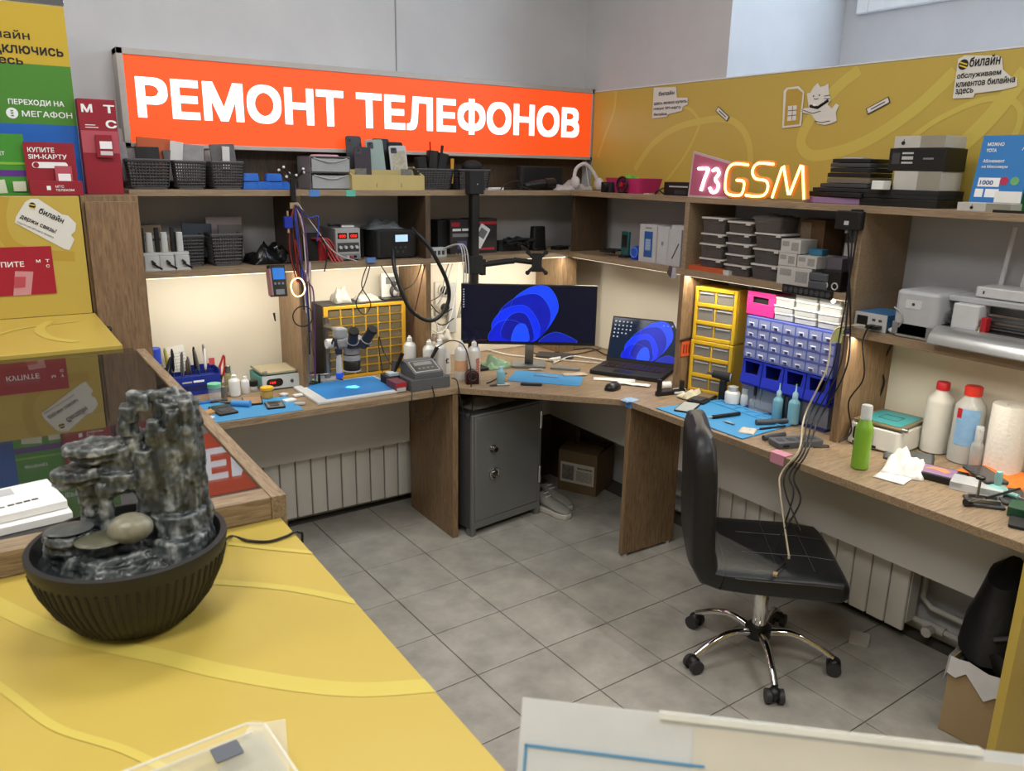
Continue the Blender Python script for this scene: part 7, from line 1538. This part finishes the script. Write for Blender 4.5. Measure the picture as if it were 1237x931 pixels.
m = MB(); m.T = Matrix.Translation((0, .122, .02)) @ Matrix.Rotation(-tl2, 4, 'X'); m.box(-wl/2+.007, wl/2-.007, -.0008, 0, .018, .228); obj('screen', m, M('laptop_screen', '#141a26', .15, emit=.6, ecol='#1a2740', var=.2), t)
tp = bpy.data.objects.new('wallpaper', bpy.data.meshes.new('wallpaper')); COL.objects.link(tp); tp.parent = t; tp.location = (0, .122, .02); tp.rotation_euler = (-tl2, 0, 0)
petals(tp, .02, .020, .19, -.0012)
m = MB()
for i in range(5):
    for j in range(5-i//2): m.box(-wl/2+.016+.021*i, -wl/2+.024+.021*i, -.0015, -.001, .205-.020*j, .212-.020*j)
for i in range(3): m.box(wl/2-.09+.022*i, wl/2-.082+.022*i, -.0015, -.001, .205, .212)
obj('desktop_icon', m, M('icon_grey'), tp)

# ============================================================ under the bench
t = thing('safe', 'grey steel safe with knob and round lock standing under the bench corner', 'safe', (.275, .20, 0), R(8))
sg = M('safe_grey', '#7b7d7c', .42, .35, var=.08, scale=6)
obj('case', MB().box(-.225, .225, -.195, .22, .035, .610), M('safe_side', '#4f5050', .5, .2), t, bevel=.003); obj('door', MB().box(-.205, .205, -.206, -.196, .075, .600), sg, t, bevel=.003)
m = MB(); m.box(-.225, -.207, -.205, -.19, .0, .612); m.box(.207, .225, -.205, -.19, .0, .612); m.box(-.207, .207, -.205, -.19, .035, .073); m.box(-.207, .207, -.205, -.19, .602, .612); obj('door_frame', m, sg, t, bevel=.002)
for x in (-.21, .21):
    for y in (-.18, .20): obj('foot', MB().prism([(x-.015, y-.02), (x+.015, y-.02), (x+.015, y+.015), (x-.015, y+.015)], 0, .036), sg, t)
obj('knob', MB().rod((-.10, -.206, .43), (-.10, -.235, .43), .009, .013, 14), chrome, t); m = MB(); m.rod((-.10, -.206, .43), (-.10, -.210, .43), .018, n=18); obj('knob_plate', m, steel, t)
m = MB(); m.rod((-.09, -.206, .30), (-.09, -.211, .30), .029, n=24); obj('lock_plate', m, steel, t); obj('lock_ring', MB().tube([(-.09+.026*math.cos(a), -.213, .30+.026*math.sin(a)) for a in [i*PI/10 for i in range(20)]], .003, 6, closed=True), chrome, t); m = MB(); m.rod((-.09, -.211, .30), (-.09, -.222, .30), .014, n=16); obj('lock_core', m, chrome, t)
for z in (.18, .47): obj('hinge', MB().rod((.212, -.212, z), (.212, -.212, z+.09), .008, n=12), chrome, t)
single('folded_paper', 'crumpled clear bag lying on the safe top under the worktop', 'bag', rumple(.30, .20, .035, 14), M('clear_bag2'), (.25, .16, .613), .2)
shoe_m, sole = M('shoe_grey', '#8b8a84', .7, var=.15), M('shoe_sole', '#bdbab0', .6)
def shoe():
    t = thing('shoe', 'grey sneaker with pale sole on the floor, right one beside the safe', 'shoe', (.585, .03, 0), R(12), 'sneakers by the safe')
    sp = [(-.04, .13), (-.045, .05), (-.040, -.04), (-.048, -.10), (-.03, -.145), (.01, -.15), (.045, -.12), (.045, -.05), (.034, .04), (.038, .12), (.0, .145)]
    obj('sole', MB().prism(sp, 0, .028), sole, t, bevel=.006)
    S_ = [(.135, .040, .030, .075), (.09, .040, .034, .085), (.04, .038, .036, .072), (-.02, .036, .038, .052), (-.08, .034, .044, .036), (-.12, .030, .036, .026), (-.143, .026, .015, .012)]
    vs = []; n = 12
    for (y, z0, w_, h_) in S_:
        for i in range(n): a = 2*PI*i/n; vs.append((w_*math.cos(a), y, .022+h_*(.5+.5*math.sin(a))))
    fs = [tuple(range(n-1, -1, -1)), tuple(range(6*n, 7*n))]+[(j*n+i, j*n+(i+1) % n, (j+1)*n+(i+1) % n, (j+1)*n+i) for j in range(6) for i in range(n)]
    obj('upper', MB().add(vs, fs), shoe_m, t); obj('opening', MB().sphere((0, .085, .098), .026, 14, 8, 1, 1.5, .5), mblk, t)
    m = MB(); [m.rod((-.018, .02-.018*i, .094-.013*i), (.018, .02-.018*i, .094-.013*i), .003, n=6) for i in range(4)]; obj('lace', m, white, t); return t
s1 = shoe(); dup(s1, 'grey sneaker with pale sole on the floor, half hidden behind the other', (.665, .11, 0), R(8))
t = thing('carton', 'cardboard carton with a white printed label on the floor in the corner', 'box', (.965, .20, 0), R(-62)); cm = M('carton_floor', '#6f5b41', .85, var=.06)
obj('box_body', MB().box(-.115, .115, -.12, .12, 0, .235), cm, t, bevel=.002); patch(t, -.10, .10, .055, .17, -.1204, M('label_paper', '#c4c1b8', .7)); patch(t, -.09, -.02, .07, .155, -.1212, M('label_print', '#77736c', .7, var=.8, scale=60)); patch(t, -.005, .09, .07, .13, -.1212, M('label_print2', '#a19d94', .7, var=.7, scale=90)); patch(t, .0, .09, .140, .150, -.1212, M('label_print'))
m = MB(); m.T = Matrix.Translation((0, -.12, .235)) @ Matrix.Rotation(R(12), 4, 'X'); m.box(-.113, .113, 0, .11, 0, .003); obj('flap', m, cm, t); m = MB(); m.T = Matrix.Translation((0, .12, .235)) @ Matrix.Rotation(R(168), 4, 'X'); m.box(-.113, .113, -.0, .11, -.003, 0); obj('flap', m, cm, t)
# pipes and valve beside the right radiator
pw_ = M('pipe_white', '#b9b6ae', .45)
t = thing('heating_pipes', 'white heating pipes with valves at the end of the right radiator', 'pipes', (1.06, -1.70, 0))
obj('pipe', MB().tube([(.04, .02, .40), (.04, .02, .18), (.04, -.02, .15), (.04, -.50, .15)], .013, 10), pw_, t); obj('pipe', MB().tube([(.0, .05, .10), (.0, -.14, .10), (.0, -.50, .085)], .012, 10), pw_, t); obj('pipe', MB().tube([(.03, -.15, .22), (.03, -.50, .20)], .013, 10), pw_, t)
obj('valve_body', MB().rod((-.0, -.02, .10), (.0, -.10, .10), .018, n=14), pw_, t); obj('valve_handle', MB().rod((-.02, -.06, .10), (-.06, -.06, .10), .016, .020, 8), pw_, t); obj('tee', MB().rod((.0, -.17, .13), (.0, -.19, .02), .016, n=12), pw_, t); obj('elbow', MB().tube([(.0, -.20, .09), (-.03, -.22, .07), (-.05, -.24, .04)], .013, 8), pw_, t)
single('wall_box', 'small flat white plate on the floor under the right radiator', 'plate', MB().rr(0, 0, 0, .09, .07, .010, .006), pw_, (.90, -1.57, .0005), .5)
t = thing('heating_pipes', 'white pipe pair running along the wall behind the middle leg panel', 'pipes', (1.08, -.55, 0))
obj('pipe', MB().tube([(0, .5, .15), (0, -.12, .15)], .014, 8), pw_, t); obj('pipe', MB().tube([(0, .5, .07), (0, -.12, .07)], .014, 8), pw_, t); obj('pipe', MB().tube([(0, -.13, .05), (0, -.13, .2)], .018, 8), pw_, t)
# carton with bag at the right
t = thing('waste_carton', 'open cardboard carton lined with a white bag under the bench right end', 'box', (.775, -2.09, 0), R(5)); cb_ = M('carton_light', '#9c8664', .85, var=.05)
m = MB(); W_, D_2, H_2 = .22, .17, .26; m.box(-W_/2, W_/2, -D_2/2, -D_2/2+.004, 0, H_2); m.box(-W_/2, W_/2, D_2/2-.004, D_2/2, 0, H_2); m.box(-W_/2, -W_/2+.004, -D_2/2+.004, D_2/2-.004, 0, H_2); m.box(W_/2-.004, W_/2, -D_2/2+.004, D_2/2-.004, 0, H_2); m.box(-W_/2, W_/2, -D_2/2, D_2/2, 0, .004); obj('carton_wall', m, cb_, t)
m = MB(); n = 28; vs = []
for k in range(4):
    for i in range(n):
        a = 2*PI*i/n; px2 = max(-W_/2-.006, min(W_/2+.006, 1.5*(W_/2)*math.cos(a))); py2 = max(-D_2/2-.006, min(D_2/2+.006, 1.5*(D_2/2)*math.sin(a))); wv = .012*math.sin(5*a)+.008*math.sin(11*a)
        vs.append(((px2*(.85 if k == 0 else 1+.02*k), py2*(.85 if k == 0 else 1+.02*k), (H_2-.04, H_2+.012+wv*.4, H_2-.02+wv, H_2-.055+wv*2)[k])))
m.add(vs, [(k*n+i, k*n+(i+1) % n, (k+1)*n+(i+1) % n, (k+1)*n+i) for k in range(3) for i in range(n)]); obj('bag_liner', m, M('bag_white', '#c9c8ca', .5), t)
t = thing('backpack', 'black glossy backpack lying on the open carton under the bench', 'bag', (.80, -2.07, .262), R(10))
bm = MB(); vs = []; n = 20; prof = [(.0, .105, .075), (.03, .135, .10), (.10, .125, .095), (.18, .10, .075), (.26, .085, .06), (.285, .045, .03)]
for (z, a_, b_) in prof:
    for i in range(n): a = 2*PI*i/n; q_ = 1+.12*mnoise.noise(Vector((math.cos(a)*2, math.sin(a)*2, z*9))); vs.append((a_*math.cos(a)*q_+z*.15, b_*math.sin(a)*q_, z+.02*math.cos(a)))
bm.add(vs, [tuple(range(n-1, -1, -1)), tuple(range(5*n, 6*n))]+[(j*n+i, j*n+(i+1) % n, (j+1)*n+(i+1) % n, (j+1)*n+i) for j in range(5) for i in range(n)]); obj('bag_body', bm, M('bag_gloss', '#0d0d10', .5, bump=1., scale=14), t)
obj('side_roll', MB().rod((-.13, -.05, .035), (-.02, -.11, .05), .036, .034, 16), blk, t); obj('strap', MB().tube(curve_pts([(-.11, -.02, .10), (-.05, -.11, .14), (.03, -.10, .20)], 6), .008, 6), dgrey, t); obj('printed_panel', MB().sphere((-.075, -.085, .115), .022, 10, 6, .8, .5, 1.3), M('bag_print', '#35353f', .4, var=.9, scale=150), t)

# ============================================================ office chair
t = thing('office_chair', 'black padded office chair on a chrome five-star base', 'chair', (.47, -1.43, 0), R(49))
lea = M('black_leather', '#1a1b1d', .42, bump=.25, scale=60, var=.1)
def loft(stations, n=28, e=4.6):
    """stations: centre, half-width, half-thickness, thickness direction; superellipse sections"""
    vs = []
    for (c, a_, b_, d) in stations:
        d = Vector(d).normalized()
        for i in range(n):
            w_ = 2*PI*i/n; cx_, sx_ = math.cos(w_), math.sin(w_)
            x = a_*math.copysign(abs(cx_)**(2/e), cx_); q_ = b_*math.copysign(abs(sx_)**(2/e), sx_)
            vs.append((c[0]+x, c[1]+d.y*q_, c[2]+d.z*q_))
    m_ = len(stations)
    fs = [tuple(range(n-1, -1, -1)), tuple(range((m_-1)*n, m_*n))]+[(j*n+i, j*n+(i+1) % n, (j+1)*n+(i+1) % n, (j+1)*n+i) for j in range(m_-1) for i in range(n)]
    return MB().add(vs, fs)
up = (0, 0, 1)
seat = [((0, -.236, .392), .170, .014, up), ((0, -.229, .394), .212, .034, up), ((0, -.205, .402), .234, .047, up), ((0, -.11, .408), .242, .049, up), ((0, .0, .408), .242, .048, up), ((0, .10, .410), .240, .047, up), ((0, .18, .414), .238, .046, (0, -.25, 1))]
obj('seat', loft(seat), lea, t)
back = [((0, .182, .414), .237, .046, (0, -.3, 1)), ((0, .224, .424), .236, .047, (0, -.7, .7)), ((0, .246, .465), .234, .048, (0, -1, .3)), ((0, .252, .55), .230, .048, (0, -1, .06)), ((0, .256, .66), .226, .048, (0, -1, .06)), ((0, .262, .77), .220, .048, (0, -1, .08)), ((0, .268, .845), .208, .044, (0, -1, .12)), ((0, .272, .885), .176, .034, (0, -1, .15)), ((0, .274, .902), .11, .014, (0, -1, .15))]
obj('backrest', loft(back), lea, t)
m = MB()
for x in (-.08, .08): m.tube([(x, -.205, .4487), (x, -.11, .4570), (x, .0, .4562), (x, .10, .4572)], .0014, 4)
for y in (-.12, .0): m.tube([(-.19, y, .4555), (0, y, .4568), (.19, y, .4555)], .0014, 4)
obj('stitching', m, M('stitch_dark', '#3a3b3f', .5), t); m = MB(); m.tube(curve_pts([(-.234, -.20, .425), (-.242, -.1, .432), (-.242, .05, .432), (-.239, .14, .434)], 5), .0018, 5)
obj('piping', m, M('stitch_dark'), t)
obj('under_plate', MB().rr(0, 0, .342, .20, .20, .022, .02), blk, t); obj('lever', MB().rod((.06, 0, .345), (.19, .02, .340), .005), blk, t)
obj('gas_lift', MB().lathe([(.018, .24), (.018, .36)], n=18), blk, t); obj('lift_sleeve', MB().lathe([(.024, .10), (.026, .14), (.026, .27), (.022, .28)], n=20), chrome, t); obj('bellows', MB().lathe([(.020, .28), (.030, .29), (.024, .32), (.018, .335)], n=18), blk, t); obj('hub', MB().lathe([(.030, .085), (.046, .09), (.048, .125), (.036, .135)], n=20), blk, t)
for k, an in enumerate((22, 99, 167, 233, 306)):
    a = R(an-49); c_, s_ = math.cos(a), math.sin(a)
    def q3(r, z, o=0): return (c_*r-s_*o, s_*r+c_*o, z)
    lg = obj('leg', MB().tube(curve_pts([q3(.035, .110), q3(.11, .122), q3(.19, .100), q3(.262, .060)], 6), .0155, 10, .012), chrome, t)
    ca_ = MB(); ca_.rod(q3(.268, .026, -.012), q3(.268, .026, -.030), .0255, n=18); ca_.rod(q3(.268, .026, .012), q3(.268, .026, .030), .0255, n=18); cs = obj('caster', ca_, M('caster_grey', '#2f3033', .5), t)
    cm_ = MB(); cm_.sphere(q3(.268, .036), .024, 12, 8); cm_.rod(q3(.262, .045), q3(.262, .066), .007, n=8); obj('caster_hood', cm_, blk, cs)

# ============================================================ things on the yellow counter
FX, FY = -1.624, -2.044
t = thing('tabletop_fountain', 'black ribbed bowl fountain with a dark stone tower on the yellow counter', 'fountain', (FX, FY, CTR+.0008), -.09)
bowl_m = M('bowl_black', '#1b1a19', .5, var=.1)
pr = [(.058, 0), (.072, .006), (.094, .035), (.108, .065), (.115, .092), (.117, .100), (.117, .108), (.110, .109), (.108, .100), (.100, .070), (.08, .04), (.0001, .03)]
obj('bowl', MB().lathe(pr, n=64), bowl_m, t)
m = MB()
for i in range(64):
    a = 2*PI*i/64; c_, s_ = math.cos(a), math.sin(a)
    m.tube([(c_*.075, s_*.075, .010), (c_*.0945, s_*.0945, .035), (c_*.1085, s_*.1085, .065), (c_*.1145, s_*.1145, .088)], .0017, 4)
rb = obj('rib', m, bowl_m, t); rb['kind'] = 'stuff'
obj('water', MB().lathe([(.0001, .0885), (.105, .0885)], n=40), M('water', '#4a5456', .06, alpha=.55, ior=1.33), t)
def rdisc(m, cx, cy, z, rx, ry, h, seed, n=22, rz=0):
    P = []
    for i in range(n):
        a = 2*PI*i/n; q_ = 1+.22*mnoise.noise(Vector((math.cos(a)*1.6+seed, math.sin(a)*1.6, seed*1.7))); x, y = rx*q_*math.cos(a), ry*q_*math.sin(a)
        P.append((cx+x*math.cos(rz)-y*math.sin(rz), cy+x*math.sin(rz)+y*math.cos(rz)))
    T_ = [(cx+(x-cx)*.9, cy+(y-cy)*.9) for x, y in P]; m.prism(P, z, z+h, T_)
rk = MB()
rdisc(rk, .0, .005, .060, .092, .080, .028, 1); rdisc(rk, -.005, .0, .086, .086, .072, .012, 2); rdisc(rk, -.012, .005, .097, .078, .062, .010, 3); rdisc(rk, -.02, .01, .106, .066, .052, .010, 4); rdisc(rk, -.028, .005, .115, .046, .040, .008, 5)
rdisc(rk, .055, -.005, .08, .052, .055, .035, 6); rdisc(rk, .060, .0, .11, .040, .045, .03, 7)
for i, (z, x, rx, h_) in enumerate(((.09, .060, .038, .06), (.14, .064, .032, .07), (.20, .066, .030, .05), (.245, .070, .027, .035), (.272, .074, .018, .014))): rdisc(rk, x, .012, z, rx, .028, h_, 10+i)
for i, (x, y, z1) in enumerate(((.040, -.012, .262), (.052, -.016, .250), (.064, -.018, .272), (.078, -.016, .285), (.090, -.006, .27), (.048, .02, .28), (.07, .03, .275))): rk.rod((x, y, .09), (x+.004*math.sin(i*3), y+.004, z1), .0135, .0085, 9)
for i, (z, x, r_) in enumerate(((.212, .030, .018), (.226, .020, .015), (.244, .014, .012), (.260, .016, .012), (.274, .028, .012))): rdisc(rk, x, .014, z, r_, .020, .018, 30+i)
rk.rod((.028, -.008, .10), (.030, -.006, .225), .0175, .015, 12); rk.rod((.028, .014, .286), (.075, .016, .288), .008, .009, 9)
for i, (z, x, rx) in enumerate(((.118, -.038, .013), (.131, -.034, .017), (.145, -.038, .013), (.158, -.034, .018), (.172, -.037, .014))): rdisc(rk, x, .020, z, rx, .020, .012, 40+i)
rdisc(rk, -.050, .012, .188, .026, .024, .010, 50); rdisc(rk, -.046, .012, .197, .030, .026, .010, 51); rdisc(rk, -.020, .02, .214, .034, .026, .011, 52); rdisc(rk, -.022, .02, .224, .040, .030, .009, 53); rdisc(rk, -.002, .018, .20, .028, .024, .028, 54)
rk.rod((-.022, -.004, .10), (-.020, .0, .185), .0085, .010, 10); rk.rod((-.026, .0, .178), (.028, -.002, .188), .013, .015, 10); rdisc(rk, .002, .004, .178, .030, .020, .020, 56)
rdisc(rk, -.064, -.006, .112, .030, .026, .014, 60); rdisc(rk, -.066, -.008, .124, .031, .027, .010, 61); rdisc(rk, -.060, .01, .095, .034, .03, .02, 62)
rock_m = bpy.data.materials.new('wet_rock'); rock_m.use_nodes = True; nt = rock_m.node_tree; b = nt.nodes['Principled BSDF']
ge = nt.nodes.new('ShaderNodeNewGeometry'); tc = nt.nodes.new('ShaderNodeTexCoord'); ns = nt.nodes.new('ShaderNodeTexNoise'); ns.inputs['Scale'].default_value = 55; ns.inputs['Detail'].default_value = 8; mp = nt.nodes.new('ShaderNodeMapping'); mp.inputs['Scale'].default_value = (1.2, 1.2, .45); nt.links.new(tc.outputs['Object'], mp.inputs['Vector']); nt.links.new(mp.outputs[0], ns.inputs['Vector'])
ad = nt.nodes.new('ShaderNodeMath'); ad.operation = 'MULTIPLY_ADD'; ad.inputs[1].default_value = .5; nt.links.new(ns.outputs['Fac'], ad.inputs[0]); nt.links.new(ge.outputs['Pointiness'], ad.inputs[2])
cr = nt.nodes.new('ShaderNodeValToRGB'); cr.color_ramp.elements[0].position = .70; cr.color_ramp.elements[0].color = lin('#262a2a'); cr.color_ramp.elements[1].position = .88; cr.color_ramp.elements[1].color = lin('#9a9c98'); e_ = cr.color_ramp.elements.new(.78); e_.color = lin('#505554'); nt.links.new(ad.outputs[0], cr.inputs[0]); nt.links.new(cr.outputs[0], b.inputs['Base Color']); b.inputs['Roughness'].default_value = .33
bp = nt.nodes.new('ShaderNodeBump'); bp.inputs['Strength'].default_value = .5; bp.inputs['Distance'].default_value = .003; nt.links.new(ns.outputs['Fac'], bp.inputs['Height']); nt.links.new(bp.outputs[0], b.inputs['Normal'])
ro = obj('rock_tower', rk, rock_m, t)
rm = ro.modifiers.new('remesh', 'REMESH'); rm.mode = 'VOXEL'; rm.voxel_size = .0021; rm.use_smooth_shade = True
tx = bpy.data.textures.new('rock_noise', 'CLOUDS'); tx.noise_scale = .022; tx.noise_depth = 3
dm_ = ro.modifiers.new('displace', 'DISPLACE'); dm_.texture = tx; dm_.strength = .009; dm_.mid_level = .5
tx2 = bpy.data.textures.new('rock_noise_fine', 'CLOUDS'); tx2.noise_scale = .006; dm2 = ro.modifiers.new('displace_fine', 'DISPLACE'); dm2.texture = tx2; dm2.strength = .003
st_m = M('pebble_pale', '#8a8672', .35, bump=.6, scale=60, var=.4)
so = obj('stone', MB().sphere((0, 0, 0), .026, 22, 14, 1.0, .8, .72), st_m, t, loc=(.002, -.040, .138)); so2 = obj('stone', MB().sphere((0, 0, 0), .028, 18, 10, 1.1, .9, .16), M('pebble_olive', '#5f5f4c', .35, bump=.5, scale=50, var=.3), t, loc=(-.030, -.035, .128))
obj('stone', MB().sphere((0, 0, 0), .024, 18, 10, 1.15, .9, .14), M('pebble_grey', '#595c5a', .35, bump=.5, scale=60, var=.3), t, loc=(-.064, -.008, .137))
cable('cable', 'black fountain cord running over the counter edge', [(FX+.112, FY+.03, CTR+.05), (*(-1.463,-1.881), CTR+.003), (*(-1.443,-1.910), CTR+.003), (*(-1.417,-1.929), CTR+.003), (*(-1.389,-1.926), CTR+.003), (-1.366, (-1.373,-1.922)[1]+.006, CTR+.001), (-1.360, (-1.373,-1.922)[1]+.01, CTR-.03), (-1.380, -1.86, .9)], .0022, blk)
# papers on the glass
for i, (du, z, rz, lb, mt) in enumerate(((0, 0, .12, 'thick white price booklet at the bottom of the pile on the display glass', 0), (1, .013, .16, 'white printed booklet on top of the pile on the display glass', 0))):
    t = thing('booklet', lb, 'booklet', ((-1.739,-1.715)[0]-.035, (-1.739,-1.715)[1]+.01*i, 1.1866+z), rz); obj('cover', MB().rr(0, 0, 0, .20-.01*i, .13-.012*i, .012, .002), paper, t, bevel=.0005)
    if i:
        obj('printed_panel', MB().box(.0, .04, .02, .05, .0121, .0126), lgrey, t); m = MB(); [m.box(-.045+.011*k, -.038+.011*k+(.002 if k > 5 else 0), -.033+.0008*k, -.030+.0008*k+(.003 if k > 5 else .001), .0121, .0126) for k in range(10)]; obj('printed_mark', m, dgrey, t); obj('printed_mark', MB().cyl(-.06, -.02, .0121, .0125, .014), M('mark_pink', '#d79c98'), t)
# clear card holder in front
hA, hB = (-1.704,-2.348), (-1.586,-2.341)
rzh = math.atan2(hB[1]-hA[1], hB[0]-hA[0])
t = thing('card_holder', 'clear acrylic card holder with a small dark chip on the yellow counter', 'card holder', ((hA[0]+hB[0])/2-.008, (hA[1]+hB[1])/2-.082, CTR+.0008), rzh)
ac = M('acrylic', '#f4f0dc', .05, alpha=.10); ed = M('acrylic_edge', '#f5f3e6', .1, alpha=.5)
obj('plate', MB().rr(0, 0, 0, .20, .13, .004, .006), ac, t); obj('plate', MB().rr(.01, 0, .018, .18, .12, .004, .012), ac, t); m = MB(); m.tube([(-.10, .065, .004), (.09, .065, .004)], .0016, 6); m.tube([(-.08, .060, .020), (.085, .060, .020), (.10, .048, .020), (.10, -.06, .020)], .0016, 6); obj('bright_edge', m, ed, t)
obj('spacer', MB().box(-.08, .08, -.06, -.056, .004, .018), ac, t); obj('chip_label', MB().rr(.055, .028, .0225, .026, .022, .0012, .002), M('chip_dark', '#5b5f66', .5), t, rot=None)
t2 = thing('plastic_sheet', 'crumpled clear film lying right of the acrylic card holder', 'film', (*(-1.566,-2.393), CTR+.001), rzh-.5); obj('film', MB().prism([(-.05, -.05), (.035, -.06), (.015, .055), (-.02, .05)], 0, .0006), M('film', '#efe8cc', .15, alpha=.3), t2)
# big paper in a stand, close to the camera
pA, pB = (-1.458,-2.686), (-1.224,-2.899)
pa, pb = Vector((*pA, 1.36)), Vector((*pB, 1.36)); ux_ = (pb-pa).normalized(); out = Vector((-ux_.y, ux_.x, 0)) 
if out.y > 0: out = -out
dn = (out*.45+Vector((0, 0, -1))).normalized(); Lp = (pb-pa).length*1.25; Hp = .225
t = thing('price_stand', 'acrylic stand with a white bordered paper sheet at the bottom right foreground', 'stand', tuple(pa)); nrm = ux_.cross(dn).normalized()
Mx = Matrix(((ux_.x, dn.x, nrm.x, 0), (ux_.y, dn.y, nrm.y, 0), (ux_.z, dn.z, nrm.z, 0), (0, 0, 0, 1)))
def pbx(name, x0, x1, y0, y1, z0, z1, mt, **k): m = MB(); m.T = Mx; m.box(x0, x1, y0, y1, z0, z1); return obj(name, m, mt, t, **k)
def pcurve(x, y): 
    return y + .006*math.sin(x/Lp*PI)*0
s_n = 1 if nrm.z > 0 else -1
pbx('paper_sheet', 0, Lp, 0, Hp, 0, .001*s_n, M('sheet_white', '#cfd1cf', .7)); pbx('paper_sheet', Lp*.30, Lp, .006, Hp, .0012*s_n, .002*s_n, M('sheet_cream', '#cfcabb', .7))
bl4 = M('border_blue', '#4f8fb8', .6); pbx('border_line', .004, Lp*.32, .030, .0318, .0022*s_n, .0026*s_n, bl4); pbx('border_line', .004, .0058, .030, Hp, .0022*s_n, .0026*s_n, bl4)
pbx('acrylic_lip_glare', Lp*.24, Lp*.76, -.0015, .0025, -.002*s_n, .006*s_n, ed); pbx('acrylic_back', 0, Lp, .002, Hp, -.006*s_n, -.0025*s_n, ac)  # pale lip bar: white glare put into the acrylic's colour
m = MB(); m.T = Mx; m.box(Lp*.215, Lp*.220, .044, .060, .0022*s_n, .0026*s_n); m.box(Lp*.228, Lp*.233, .044, .060, .0022*s_n, .0026*s_n); obj('lettering', m, bl4, t)

finish_texts()
